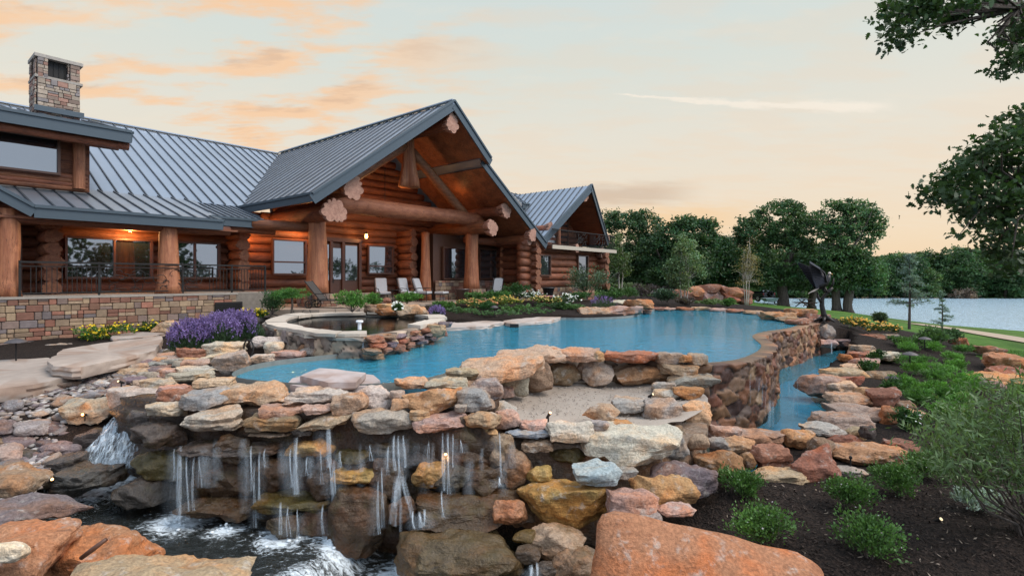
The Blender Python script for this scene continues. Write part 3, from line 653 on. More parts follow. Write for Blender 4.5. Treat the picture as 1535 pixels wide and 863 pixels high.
# ---- central gable
AP = (4.87, -3.0, 7.84); LE = (-1.31, -2.0, 3.07); ST = (7.62, -2.75, 5.80); RE2 = (13.0, -2.2, 1.97)
rc, _ = roof_slab("roof", [LE, AP, (4.87, 12.67, 7.84), (-1.31, 4.2, 3.07)], ((-1.31, 0, 3.07), (4.87, 0, 7.84)), .62, soffit=False)
rr_, _ = roof_slab("roof", [AP, ST, (7.62, 12, 5.80), (4.87, 12.67, 7.84)], ((7.62, 0, 5.8), (4.87, 0, 7.84)), .46, soffit=False)
rl_, _ = roof_slab("roof", [(7.3, -2.35, 5.92), RE2, (13.0, 8, 1.97), (7.3, 8, 5.92)], ((13, 0, 1.97), (7.3, 0, 5.92)), .46, soffit=False)
fascia("rake_fascia", [(LE[0] - .06, LE[1], LE[2] - .03), AP], .06, .36, .16); fascia("rake_fascia", [AP, ST], .06, .36, .16); fascia("rake_fascia", [(7.35, -2.4, 5.86), RE2], .06, .34, .16)
fascia("eave_fascia", [(-1.36, -2.0, 3.06), (-1.36, 4.1, 3.06)], .06, .26, .12)
fascia("ridge_cap", [(4.87, -3.0, 7.93), (4.87, 12.6, 7.93)], .22, .05, 0, lip=False, mat=ROOFM)
so_ = MB()   # plank ceiling under the gable
for P in ([(4.87, -2.92, 7.62), (-1.30, -1.94, 2.86), (-1.30, 3.0, 2.86), (4.87, 3.0, 7.62)], [(4.87, -2.92, 7.62), (7.6, -2.7, 5.58), (7.6, 3.0, 5.58), (4.87, 3.0, 7.62)], [(7.6, -2.3, 5.42), (12.95, -2.14, 1.60), (12.95, 3.0, 1.60), (7.6, 3.0, 5.42)]):
    so_.poly(HV(P), .04, (0, 0, 1))
so_.build("ceiling", m_wood("ceiling_planks", (.30, .10, .04), (.17, .052, .02), (1, 1, 1), .45, 2.2), house)
# ---- left wing roofs
rm, _ = roof_slab("roof", [(-12.0, 12.67, 7.80), (4.80, 12.67, 7.80), (-1.2, 4.1, 3.16), (-12.0, 4.1, 3.16)], ((-5, 4.1, 3.16), (-5, 12.67, 7.8)), .48)
fascia("ridge_cap", [(-12, 12.67, 7.86), (4.8, 12.67, 7.86)], .2, .06, 0, lip=False, mat=ROOFM)
rp, _ = roof_slab("roof", [(-8.75, -.1, 1.98), (-3.75, -.1, 1.98), (-3.05, 4.25, 3.24), (-9.6, 4.25, 3.24)], ((-5, 0, 2.0), (-5, 4.25, 3.24)), .48)
rp2, _ = roof_slab("roof", [(-3.78, .9, 2.22), (-1.5, .9, 2.22), (-1.25, 4.2, 3.13), (-3.2, 4.2, 3.13)], ((-2, .9, 2.22), (-2, 4.2, 3.13)), .26)
rb, _ = roof_slab("roof", [(-8.75, -.1, 1.98), (-9.6, 4.25, 3.24), (-11.2, 4.25, 3.6), (-10.6, -.1, 3.1)], ((-9.5, -.1, 2.4), (-10, 4.2, 3.4)), .48)
fascia("eave_fascia", [(-10.6, -.12, 3.08), (-8.77, -.12, 1.97), (-3.72, -.12, 1.97)], .06, .28, .12)
fascia("eave_fascia", [(-3.76, .88, 2.21), (-1.5, .88, 2.21)], .06, .26, .12)
fascia("eave_fascia", [(-3.72, -.12, 1.97), (-3.72, .9, 2.2)], .06, .26, .12)
# ---- dormer on the far left
mb = MB(); 
for i in range(4): log(mb, H(-12, 3.05, 3.05 + i * .13), H(-6.9, 3.05, 3.05 + i * .13), .10, seed=i)
for i in range(3): log(mb, H(-12, 3.05, 4.72 + i * .2), H(-6.0 + .1 * i, 3.05, 4.72 + i * .2), .14, seed=i + 9)
mb.box(H(-9.4, 3.25, 4.0), (5.2, .12, 2.0), rz=ANG); mb.build("dormer_wall", LOGH, house)
mb = MB(); mb.lathe(H(-7.15, 2.95, 3.05), [(.17, 0), (.16, 1.0), (.17, 1.75)], 14, wob=.1); mb.build("dormer_post", LOGV, house)
rd, _ = roof_slab("roof", [(-12.5, 1.75, 4.98), (-5.98, 1.75, 4.98), (-5.98, 7.0, 6.35), (-12.5, 7.0, 6.35)], ((-8, 1.75, 4.98), (-8, 7, 6.35)), .48)
fascia("eave_fascia", [(-12.5, 1.72, 4.96), (-5.96, 1.72, 4.96)], .06, .34, .14); fascia("rake_fascia", [(-5.96, 1.72, 4.96), (-5.96, 7.0, 6.33)], .06, .3, .14)
mb = MB(); log(mb, H(-12.5, 2.1, 4.60), H(-5.95, 2.1, 4.60), .15, seed=4); mb.build("eave_log", LOGH, house)
def window(a0, a1, z0, z1, b, parent=house, fw=.07, bars=(), hbar=None, mat=DARKWOOD, dp=.16):
    mb = MB(); c = (a0 + a1) / 2
    mb.box(H(c, b, z1 + fw / 2), (a1 - a0 + 2 * fw, dp, fw), rz=ANG); mb.box(H(c, b, z0 - fw / 2), (a1 - a0 + 2 * fw, dp + .06, fw), rz=ANG)
    for a in (a0 - fw / 2, a1 + fw / 2): mb.box(H(a, b, (z0 + z1) / 2), (fw, dp, z1 - z0), rz=ANG)
    for a in bars: mb.box(H(a, b, (z0 + z1) / 2), (fw * .9, dp * .7, z1 - z0), rz=ANG)
    if hbar: mb.box(H(c, b, hbar), (a1 - a0, dp * .7, fw * .9), rz=ANG)
    w = mb.build("window", mat, parent)
    pb = MB(); pb.box(H(c, b + .03, (z0 + z1) / 2), (a1 - a0, .03, z1 - z0), rz=ANG); pb.build("pane", GLASS, w)
    return w
window(-12.0, -7.72, 3.50, 4.60, 2.93)
# ---- chimney
ch = MB()
def ashlar(mb, p0, e, ln, z0, z1, out, pal, seed, hmin=.12, hmax=.26, wmin=.16, wmax=.5, dp=.05):
    rnd = random.Random(seed); z = z0; e = np.array(e, float); out = np.array(out, float)
    M = np.stack([e, out, np.array([0, 0, 1.0])], 1)
    while z < z1 - .02:
        h = min(rnd.uniform(hmin, hmax), z1 - z); h = z1 - z if z1 - z - h < hmin * .6 else h; x = 0
        while x < ln - .01:
            w = min(rnd.uniform(wmin, wmax), ln - x); w = ln - x if ln - x - w < wmin * .6 else w
            c = np.array(pal[rnd.randrange(len(pal))]) * rnd.uniform(.75, 1.2); pr = rnd.uniform(.0, .035)
            if h > hmin * 1.7 and rnd.random() < .35:
                for k in range(2): mb.box(np.array(p0) + e * (x + w / 2) + [0, 0, z + h * (.25 + .5 * k) - p0[2]] + out * (dp / 2 + pr), (w - .011, dp, h / 2 - .010), M=M, col=np.array(pal[rnd.randrange(len(pal))]) * rnd.uniform(.75, 1.2), bev=.012)
            else: mb.box(np.array(p0) + e * (x + w / 2) + [0, 0, z + h / 2 - p0[2]] + out * (dp / 2 + pr), (w - .011, dp, h - .011), M=M, col=c, bev=.014)
            x += w
        z += h
U3 = np.array([*UU, 0]); V3 = np.array([*VV, 0])
PALC = [(.34, .27, .21), (.28, .20, .16), (.40, .32, .25), (.22, .19, .18), (.30, .17, .13)]
ca0, ca1, cb0, cb1, cz0, cz1, cz2 = -7.75, -6.5, 6.0, 7.1, 5.6, 7.45, 8.2
ch.box(H((ca0 + ca1) / 2, (cb0 + cb1) / 2, (cz0 + cz1) / 2), (ca1 - ca0, cb1 - cb0, cz1 - cz0), rz=ANG, col=(.2, .17, .15))
ashlar(ch, H(ca0, cb0, cz0), U3, ca1 - ca0, cz0, cz1, -V3, PALC, 3, .10, .2, .14, .34); ashlar(ch, H(ca0, cb1, cz0), -V3, cb1 - cb0, cz0, cz1, -U3, PALC, 4, .10, .2, .14, .34)
for (a, b) in ((ca0, cb0), (ca1 - .3, cb0), (ca0, cb1 - .3), (ca1 - .3, cb1 - .3)):
    ch.box(H(a + .15, b + .15, (cz1 + cz2) / 2), (.3, .3, cz2 - cz1), rz=ANG, col=(.26, .22, .19)); ashlar(ch, H(a, b, cz1), U3, .3, cz1, cz2, -V3, PALC, int(a * 7 + b), .1, .2, .14, .3); ashlar(ch, H(a, b + .3, cz1), -V3, .3, cz1, cz2, -U3, PALC, int(a * 9 + b), .1, .2, .14, .3)
ch.box(H((ca0 + ca1) / 2, (cb0 + cb1) / 2, cz1 + .03), (ca1 - ca0 + .16, cb1 - cb0 + .16, .09), rz=ANG, col=(.33, .29, .25)); ch.box(H((ca0 + ca1) / 2, (cb0 + cb1) / 2, cz2 + .05), (ca1 - ca0 + .18, cb1 - cb0 + .18, .12), rz=ANG, col=(.36, .32, .28))
chim = ch.build("chimney", STONEW, house)
mb = MB(); mb.box(H((ca0 + ca1) / 2, (cb0 + cb1) / 2, (cz1 + cz2) / 2 + .05), (ca1 - ca0 - .3, cb1 - cb0 - .3, cz2 - cz1 - .1), rz=ANG)
for i in range(5): mb.box(H(ca0 + .5 + i * .16, cb0 + .13, (cz1 + cz2) / 2), (.02, .02, cz2 - cz1 - .1), rz=ANG)
mb.build("spark_screen", IRON, chim)
mb = MB(); mb.box(H((ca0 + ca1) / 2, cb0 - .13, 6.28), (ca1 - ca0 + .2, .1, .2), rz=ANG); mb.build("flashing", FASCIA, chim)
# ---- log walls (horizontal courses) and their crossed ends
def logwall(p, q, z0, z1, r, seed, ends=(0, 0), gaps=()):
    mb = MB(); z = z0 + r; i = 0; p = np.array(p, float); q = np.array(q, float); d = (q - p) / np.linalg.norm(q - p)
    while z < z1:
        rr2 = r * (1 + .12 * math.sin(i * 2.3 + seed)); e0, e1 = ends; s0 = e0 * (1 + .25 * math.sin(i * 4.1 + seed)); s1 = e1 * (1 + .25 * math.sin(i * 3.1 + seed))
        pa, qa = p - d * s0, q + d * s1
        segs = [(0.0, np.linalg.norm(qa - pa))]
        for (g0, g1, gz0, gz1) in gaps:
            if gz0 < z < gz1: 
                g0_, g1_ = g0 + s0, g1 + s0
                segs = [s_ for a_, b_ in segs for s_ in ((a_, min(b_, g0_)), (max(a_, g1_), b_)) if s_[1] - s_[0] > .1]
        for a_, b_ in segs: log(mb, [*(pa + d * a_)[:2], z], [*(pa + d * b_)[:2], z], rr2 * 1.04, seed=seed + i, wob=.07)
        z += r * 1.86; i += 1
    return mb.build("log_wall", LOGH, house, smooth=True)
def hp(a, b): return H(a, b, 0)
ZF = -.52
# porch back wall, great room wall, right wing wall
logwall(hp(-12, 3.1), hp(-2.2, 3.1), ZF, 2.5, .20, 1, (0, .4)); logwall(hp(-2.2, 3.1), hp(13.0, 3.1), ZPAT, 1.75, .20, 2, (0, 0))
def roofz(a): return 7.84 - .772 * (4.87 - a) if a < 4.87 else 7.84 - .735 * (a - 4.87)
mb = MB(); z = 1.95
while z < 7.0:
    al = 4.87 - (7.84 - .75 - z) / .772; ar = 4.87 + (7.84 - .75 - z) / .735
    log(mb, H(max(al, -2.2), 3.1, z), H(min(ar, 13), 3.1, z), .205, seed=int(z * 10), wob=.07); z += .37
mb.build("log_wall", LOGH, house, smooth=True)
for a, b0, b1, zt, sd in ((-8.05, 1.9, 3.3, 2.3, 3), (-2.15, 1.95, 3.3, 2.3, 4), (6.55, 1.9, 3.3, 2.5, 5), (12.4, -1.9, 1.1, 2.3, 6), (19.7, -2.2, 3.0, 1.6, 8)):
    logwall(hp(a, b1), hp(a, b0), ZF if a < 0 else ZPAT + .45 * (a > 11), zt, .22, sd, (0, .18))
    z = (ZF if a < 0 else ZPAT + .45 * (a > 11)) + .22; i = 0
    while z < zt:
        r = .205 * (1 + .12 * math.sin(i * 2.3 + sd)); flower_end(H(a, b0 - .18 * (1 + .25 * math.sin(i * 3.1 + sd)), z), r * 1.2, sd * 20 + i, house, thick=.02, mat=LOGE2) ; z += .22 * 1.86; i += 1
logwall(hp(11.4, -1.5), hp(19.7, -1.5), -.55, 1.75, .22, 7, (.0, .6))
# ---- porch base, floor, rail, columns
PALP = [(.24, .15, .10), (.28, .125, .085), (.30, .21, .14), (.20, .14, .115), (.155, .125, .12), (.26, .175, .115), (.33, .23, .145), (.21, .10, .07), (.23, .12, .08)]
pw = MB(); pw.box(H(-6.0, 1.4, -1.35), (11.6 - 3.5, 2.9, 1.6), rz=ANG, col=(.2, .17, .14)); pw.box(H(-11.5, 1.4, -1.35), (3, 2.9, 1.6), rz=ANG, col=(.2, .17, .14))
ashlar(pw, H(-13.0, -.05, -2.1), U3, 13.0 - 3.25, -2.1, ZF - .06, -V3, PALP, 11, .10, .25, .13, .40, .07)
pw.box(H(-2.6, 1.6, -1.25), (1.4, 2.6, 1.4), rz=ANG, col=(.2, .17, .14)); ashlar(pw, H(-3.25, .25, -2.1), U3, 1.4, -2.1, ZF - .06, -V3, PALP, 12, .10, .24, .13, .38, .07)
ashlar(pw, H(-1.88, .25, -2.1), V3, 2.6, -2.1, ZF - .06, U3, PALP, 13, .10, .24, .13, .38, .07)
pw.build("porch_base", STONEW, house)
mb = MB(); mb.box(H(-8.0, 1.55, ZF - .03), (9.6, 3.4, .07), rz=ANG, col=(.30, .26, .22)); mb.box(H(-2.55, 1.7, ZF - .032), (1.5, 3.0, .066), rz=ANG, col=(.30, .26, .22)); mb.build("porch_floor", FLAG, house)
mb = MB(); mb.box(H(-6.55, -.18, -1.27), (.86, .06, .46), rz=ANG)
for i in range(6): mb.box(H(-6.55, -.215, -1.45 + i * .075), (.8, .03, .03), rz=ANG)
gr_x = onb(343, 463, -.18); mb2 = MB(); mb2.box(H(gr_x[0], -.19, gr_x[2]), (.92, .06, .50), rz=ANG)
for i in range(7): mb2.box(H(gr_x[0], -.225, gr_x[2] - .2 + i * .065), (.84, .03, .03), rz=ANG)
mb2.build("vent_grille", IRON, house)
rail = MB(); a0, a1 = -9.05, -2.0
for z, h in ((ZF + .98, .05), (ZF + .86, .025), (ZF + .10, .03)): rail.bar(H(a0, -.0, z), H(-3.3, -.0, z), .05, h); rail.bar(H(-3.3, .1, z), H(a1, .3, z), .05, h)
a = a0
while a < a1:
    bb = 0 if a < -3.3 else .1 + .2 * (a + 3.3) / 1.3
    panel = -7.2 < a < -4.2 or -9 < a < -8.9
    if not panel: rail.box(H(a, bb, ZF + .48), (.016, .016, .78), rz=ANG)
    a += .115
for a in (-9.05, -7.25, -4.95, -3.35, -2.0): rail.box(H(a, .02 if a < -3 else .3, ZF + .5), (.05, .05, 1.04), rz=ANG)
rnd = random.Random(5)
for k in range(46):      # scrolled twig work in the middle panels
    a = rnd.uniform(-7.1, -4.2); z = ZF + rnd.uniform(.15, .8); pts = []; an = rnd.uniform(0, 6); s_ = rnd.uniform(.05, .16); cur = rnd.uniform(-.6, .6)
    for j in range(9): pts.append(H(a, .005 * (k % 3), min(max(z, ZF + .12), ZF + .85))); a += math.cos(an) * s_ * .6; z += math.sin(an) * s_ * .5; an += cur
    rail.tube(pts, .011, 5)
rail.build("porch_railing", IRON, house)
def column(a, b, z0, z1, r0, r1, seed, name="column", flare=1.25):
    mb = MB(); h = z1 - z0; mb.lathe(H(a, b, z0), [(r0 * flare, 0), (r0 * 1.08, h * .12), (r0, h * .3), ((r0 + r1) / 2, h * .6), (r1, h * .9), (r1 * 1.03, h)], 22, wob=.16, seed=seed)
    return mb.build(name, LOGV, house, smooth=True)
column(-9.25, .35, ZF, 1.95, .26, .23, 1); column(-9.75, .42, ZF, 2.0, .23, .2, 2); column(-5.27, .35, ZF, 1.85, .33, .27, 3)
def pedestal(a, b, w, z1, seed):
    mb = MB(); mb.box(H(a, b, (ZPAT + z1) / 2), (w - .1, w - .1, z1 - ZPAT), rz=ANG, col=(.25, .2, .16))
    for sgn in (0, 1):
        ashlar(mb, H(a - w / 2 + .05, b - w / 2 + .05, ZPAT), U3, w - .1, ZPAT, z1, -V3, PALP, seed, .12, .24, .18, .4, .05); break
    ashlar(mb, H(a - w / 2 + .05, b + w / 2 - .05, ZPAT), -V3, w - .1, ZPAT, z1, -U3, PALP, seed + 1, .12, .24, .18, .4, .05); ashlar(mb, H(a + w / 2 - .05, b - w / 2 + .05, ZPAT), V3, w - .1, ZPAT, z1, U3, PALP, seed + 2, .12, .24, .18, .4, .05)
    return mb.build("pedestal", STONEW, house)
pedestal(0, 0, 1.15, -.64, 31); pedestal(9.05, -.1, 1.1, -.58, 41)
column(0, 0, -.64, 2.50, .40, .33, 5, flare=1.12); column(9.05, -.1, -.58, 2.45, .38, .34, 6, flare=1.12)
column(6.9, 1.2, ZPAT, 2.4, .26, .22, 7); column(12.38, .55, ZPAT, 2.1, .2, .18, 8)
# ---- great truss
LOGT = m_wood("truss_log", (.36, .135, .06), (.22, .07, .03), (.6, .6, 3.0), .5, attr=True)
mb = MB(); log(mb, H(.0, .0, 3.16), H(9.7, 0, 3.20), .38, .36, 18, 3, .09); tr = mb.build("truss", LOGT, house, smooth=True)
for b_, e in ((0, 0),):
    mb = MB(); log(mb, H(.25, 0, 3.4), H(4.5, 0, 6.3), .27, .25, 14, 5); mb.build("strut", LOGT, tr, smooth=True)
    mb = MB(); log(mb, H(8.6, 0, 3.4), H(5.0, 0, 6.1), .25, .23, 14, 6); mb.build("strut", LOGT, tr, smooth=True)
    mb = MB(); mb.lathe(H(4.75, -.05, 4.35), [(.43, 0), (.40, .35), (.33, .9), (.30, 1.6), (.28, 2.7)], 44, wob=.34, seed=9); mb.build("king_post", LOGV, tr, smooth=True)
for (px, py, bb, r, ln) in ((527, 281, -1.75, .50, 5), (501, 317, -1.65, .52, 5), (676, 185, -2.75, .42, 6), (757, 315, -1.9, .40, 5), (737, 341, -1.75, .42, 5), (797, 352, -2.2, .36, 5), (792, 362, -2.0, .22, 5)):
    a, b, z = onb(px, py, bb); zz = min(z, roofz(a) - .50 - r * .6); mb = MB(); log(mb, H(a, bb + .1, zz), H(a, 3.0, zz), r * .68, r * .66, 14, px % 7)
    lg = mb.build("purlin", LOGH, house, smooth=True); flower_end(H(a, bb, z), r, px, lg)
for p_, q_, r_, sd in (((9.4, -.6, 2.78), (9.2, 3.1, 2.75), .36, 2), ((9.0, .3, 2.1), (12.9, .5, 2.05), .2, 4), ((0, -1.2, 2.78), (0, 3.1, 2.75), .36, 2), ((-2.2, 1.0, 2.1), (0, .2, 2.1), .2, 6)):
    mb = MB(); log(mb, H(*p_), H(*q_), r_, r_, 14, sd); mb.build("plate_log", LOGH, house, smooth=True)
# ---- windows and door of the ground floor
window(-.47, .98, .22, 1.66, 2.72, hbar=.72); window(4.45, 5.9, .28, 1.62, 2.72, hbar=.62)
window(7.92, 9.54, .0, 1.62, .92); window(10.75, 12.2, .0, 1.66, .92); window(-7.5, -5.1, .05, 1.35, 2.72, bars=(-6.2,)); window(-4.4, -2.75, .05, 1.35, 2.72, bars=(-3.6,)); window(-9.9, -8.7, -.4, 1.6, 2.72)
window(12.95, 13.9, .2, 1.3, -1.78); window(17.0, 18.1, -.5, 1.4, -1.78)
mb = MB(); mb.box(H(2.75, 2.86, .42), (2.4, .10, 2.5), rz=ANG, col=(1, 1, 1))
for a in (1.55, 2.35, 3.0, 3.95): mb.box(H(a, 2.78, .45), (.14, .16, 2.7), rz=ANG)
mb.box(H(2.75, 2.78, 1.85), (2.6, .16, .18), rz=ANG); dr = mb.build("door", DARKWOOD, house)
for a0, a1 in ((1.66, 2.24), (3.14, 3.80)):
    pb = MB(); pb.box(H((a0 + a1) / 2, 2.79, .75), (a1 - a0, .04, 1.7), rz=ANG); pb.build("pane", GLASS, dr)
pb = MB(); pb.box(H(2.68, 2.79, .7), (.5, .04, 1.5), rz=ANG); pb.build("pane", GLASS, dr)
pb = MB(); pb.box(H(2.42, 2.72, -.1), (.05, .07, .25), rz=ANG); pb.build("handle", IRON, dr)
mb = MB()
for i in range(3): mb.box(H(3.0 + i * .25, 2.45 - i * .32, ZPAT + .37 - i * .12), (4.2 + i * .6, .75, .13), rz=ANG, col=(.28, .22, .17), bev=.015)
mb.build("step", FLAG, house)
mb = MB()
ashlar(mb, H(7.3, .95, ZPAT), U3, 5.0, ZPAT, -.12, -V3, PALP, 51, .12, .22, .16, .45, .06); ashlar(mb, H(10.9, -1.8, -1.7), U3, 8.0, -1.7, -.55, -V3, PALP, 52, .14, .28, .2, .5, .06); ashlar(mb, H(10.9, 2.6, -1.5), -V3, 4.4, -1.5, -.55, -U3, PALP, 53, .14, .28, .2, .5, .06)
mb.box(H(14.9, -1.45, -1.1), (8, .6, 1.1), rz=ANG, col=(.2, .17, .14)); mb.build("stone_base", STONEW, house)
# ---- right wing roof and balcony
WA = (17.3, -2.6, 5.84); WL = (12.75, -1.95, 2.0); WR = (21.0, -1.7, 2.50)
roof_slab("roof", [WL, WA, (17.3, 9, 5.84), (12.75, 9, 2.0)], ((12.75, 0, 2.0), (17.3, 0, 5.84)), .46); roof_slab("roof", [WA, WR, (21.0, 9, 2.5), (17.3, 9, 5.84)], ((21, 0, 2.5), (17.3, 0, 5.84)), .46)
fascia("rake_fascia", [WL, WA], .06, .36, .16); fascia("rake_fascia", [WA, WR], .06, .36, .16); fascia("eave_fascia", [WL, (12.75, 4, 2.0)], .06, .26, .12); fascia("eave_fascia", [WR, (21.0, 4, 2.5)], .06, .26, .12)
s0 = onb(783, 306, 1.5); s1 = onb(852, 287, 1.5); t0 = onb(766, 289, 4.0); t1 = onb(870, 278, 4.0)
roof_slab("roof", [(s0[0], 1.5, s0[2]), (s1[0] + .3, 1.5, s0[2]), (t1[0], 4.0, t0[2]), (t0[0], 4.0, t0[2])], ((s0[0], 1.5, s0[2]), (s0[0], 4.0, t0[2])), .46); fascia("eave_fascia", [(s0[0], 1.48, s0[2]), (s1[0] + .3, 1.48, s0[2])], .06, .3, .14)
mb = MB()
for i in range(6): log(mb, H(14.2 + i * .42, .2, 2.2 + i * .38), H(20.4 - i * .42, .2, 2.2 + i * .38), .2, seed=i)
mb.box(H(17.2, .35, 2.8), (5.5, .1, 1.8), rz=ANG); mb.build("gable_wall", LOGH, house)
window(16.1, 17.2, 2.2, 3.7, .02); window(17.5, 18.5, 2.2, 3.9, .02)
bl = MB(); bl.box(H(17.2, -1.2, 1.80), (7.6, 2.2, .16), rz=ANG)
bal = bl.build("balcony", PLANK, house)
mb = MB(); mb.bar(H(13.4, -2.33, 1.82), H(21.0, -2.33, 1.82), .06, .22); mb.build("balcony_fascia", m_simple("pale_trim", (.45, .38, .30), .6), bal)
br = MB()
for z, h in ((2.86, .05), (1.98, .03)): br.bar(H(13.5, -2.25, z), H(20.9, -2.25, z), .05, h)
a = 13.5
while a < 20.9:
    if not (16.2 < a < 17.6 or 18.4 < a < 19.6): br.box(H(a, -2.25, 2.42), (.016, .016, .88), rz=ANG)
    a += .11
for k in range(70):
    a = rnd.uniform(16.2, 17.5) if k % 2 else rnd.uniform(18.4, 19.5); z = rnd.uniform(2.0, 2.8); pts = []; an = rnd.uniform(0, 6)
    for j in range(7): pts.append(H(a, -2.25, min(max(z, 2.0), 2.84))); a += math.cos(an) * .07; z += math.sin(an) * .07; an += .5
    br.tube(pts, .014, 5)
br.build("balcony_railing", IRON, bal)
for (px, py, bb, r) in ((876, 295, -2.3, .34), (824, 345, -1.7, .42), (863, 372, -2.2, .26), (902, 380, -2.0, .36), (909, 358, -1.6, .34), (808, 307, 1.4, .28)):
    a, b, z = onb(px, py, bb); mb = MB(); log(mb, H(a, bb + .08, z), H(a, bb + 2.2, z), r * .75, r * .72, 14, px % 5); lg = mb.build("purlin", LOGH, house, smooth=True); flower_end(H(a, bb, z), r, px, lg)
column(14.9, -1.75, 1.9, 3.4, .13, .12, 11)
# filler masses behind the facade so that nothing is hollow
mb = MB(); mb.box(H(3.5, 8.2, .6), (30, 9.6, 3.6), rz=ANG); mb.box(H(-7, 8.2, 2.0), (10, 8, 1.2), rz=ANG); mb.box(H(16.9, 4.5, .5), (8, 9, 2.6), rz=ANG); mb.box(H(9.85, 1.85, .6), (5.1, 1.6, 3.5), rz=ANG); mb.box(H(-.72, 6.2, 2.60), (1.05, 5.8, .56), rz=ANG); mb.box(H(-1.6, 5.6, 1.2), (3.2, 4.6, 3.2), rz=ANG); mb.build("inner_wall", DARKWOOD, house)
mb = MB(); mb.box(H(-6.6, 1.6, 1.72), (7.0, 3.0, .06), rz=ANG); mb.build("porch_ceiling", PLANK, house)
mb = MB(); log(mb, H(-10.5, .35, 1.72), H(-3.3, .35, 1.72), .16, seed=3); log(mb, H(-3.3, 1.2, 1.9), H(-1.2, 1.2, 1.9), .15, seed=5); mb.build("porch_beam", LOGH, house, smooth=True)
# ---- lamps that are on
def lamp_light(name, loc, e, c, r=.05, parent=None, spot=None, aim=None):
    ld = bpy.data.lights.new(name, 'SPOT' if spot else 'POINT'); ld.energy = e; ld.color = c; ld.shadow_soft_size = r
    if spot: ld.spot_size = R(spot); ld.spot_blend = .9
    o = bpy.data.objects.new(name, ld); col.objects.link(o)
    if parent: o.parent = parent; o.location = Vector([float(x) for x in loc]) - wl(parent)
    else: o.location = loc
    if aim is not None: o.rotation_euler = (-Vector([float(x) for x in aim])).to_track_quat('Z', 'Y').to_euler()
    return o
WARM = (1.0, .48, .17)
def sconce(loc, label, e=30, up=1):
    t = thing("wall_lantern", loc, label, "lantern"); l = np.array(loc, float)
    mb = MB(); mb.lathe(l + [0, 0, .12], [(.13, 0), (.02, .1), (.01, .13)], 8); mb.lathe(l - [0, 0, .17], [(.02, 0), (.08, .03), (.09, .05)], 8); mb.bar(l + [0, 0, .18], l + V3 * .3 + [0, 0, .22], .02, .02)
    for k in range(4): an = k * math.pi / 2; mb.bar(l + [.085 * math.cos(an), .085 * math.sin(an), -.12], l + [.085 * math.cos(an), .085 * math.sin(an), .12], .012, .012)
    mb.build("cage", IRON, t); mb = MB(); mb.lathe(l - [0, 0, .11], [(.06, 0), (.075, .1), (.06, .22)], 10); mb.build("glass_globe", BULB, t); lamp_light("lantern_light", l - V3 * .16, e, WARM, .06, t); return t
a, b, z = onb(549, 354, 2.45); sconce(H(a, b, z), "amber glass lantern glowing on the log wall above the entrance window", 22)
def uplight(px, py, b, label, e=14, spot=True):
    a, b, z = onb(px, py, b); p = H(a, b, z); t = thing("eave_spotlight", p, label, "spotlight")
    mb = MB(); mb.tube([p - V3 * .08 - [0, 0, .05], p + [0, 0, .06]], [.045, .05], 8); mb.build("housing", IRON, t); mb = MB(); mb.lathe(p + [0, 0, .062], [(.04, 0), (.03, .012)], 8); mb.build("lens", BULB, t)
    lamp_light("spotlight_beam", p + np.array([0, 0, .13]), e, WARM, .05, t); return t
uplight(733, 301, -.9, "small lit spotlight on the plate log nearest the outer gable rake", 5); uplight(683, 300, .3, "small lit spotlight at the foot of the truss strut", 5); uplight(640, 312, 1.2, "small lit spotlight resting on the great truss log", 4)
for px, py, lab in ((80, 333, "warm downlight over the log wall beside the twin log column"), (195, 352, "warm downlight over the porch windows by the middle porch column"), (372, 352, "warm downlight over the log ends next to the square window"), (452, 342, "warm downlight beside the column of the great gable")):
    a, b, z = onb(px, py, 2.35); p = H(a, b, z + .12); t = thing("porch_downlight", p, lab, "downlight"); mb = MB(); mb.lathe(p, [(.06, 0), (.06, .12)], 10); mb.build("housing", IRON, t); mb = MB(); mb.lathe(p - [0, 0, .012], [(.045, 0), (.045, .01)], 10); mb.build("lens", BULB, t)
    lamp_light("downlight_beam", p - np.array([0, 0, .1]), 60, WARM, .05, t)
a, b, z = onb(797, 395, -2.4); p = H(a, b - .2, -.5)
# chandelier of antlers hanging inside the gable
a, b, z = onb(577, 318, 1.2); cp = H(a, b, z); t = thing("antler_chandelier", cp, "dark antler chandelier with candle bulbs hanging behind the great truss log", "chandelier")
mb = MB(); mb.tube([cp + [0, 0, 2.2], cp], .015, 6)
for k in range(12):
    an = k * math.pi / 6; pts = [cp + np.array([math.cos(an) * r, math.sin(an) * r, zz]) for r, zz in ((0, 0), (.35, -.22), (.7, -.12), (.95, .12))]; mb.tube(pts, [.03, .03, .025, .01], 6); mb.tube([pts[2], pts[2] + np.array([math.cos(an + .5) * .25, math.sin(an + .5) * .25, .25])], [.02, .006], 5)
mb.build("antlers", IRON, t); mb = MB()
for k in range(8): an = k * math.pi / 4; mb.lathe(cp + np.array([math.cos(an) * .72, math.sin(an) * .72, .05]), [(.018, 0), (.03, .05), (.006, .12)], 7)
mb.build("candle_bulbs", BULB, t); lamp_light("chandelier_glow", cp + np.array([0, 0, .3]), 55, WARM, .3, t)
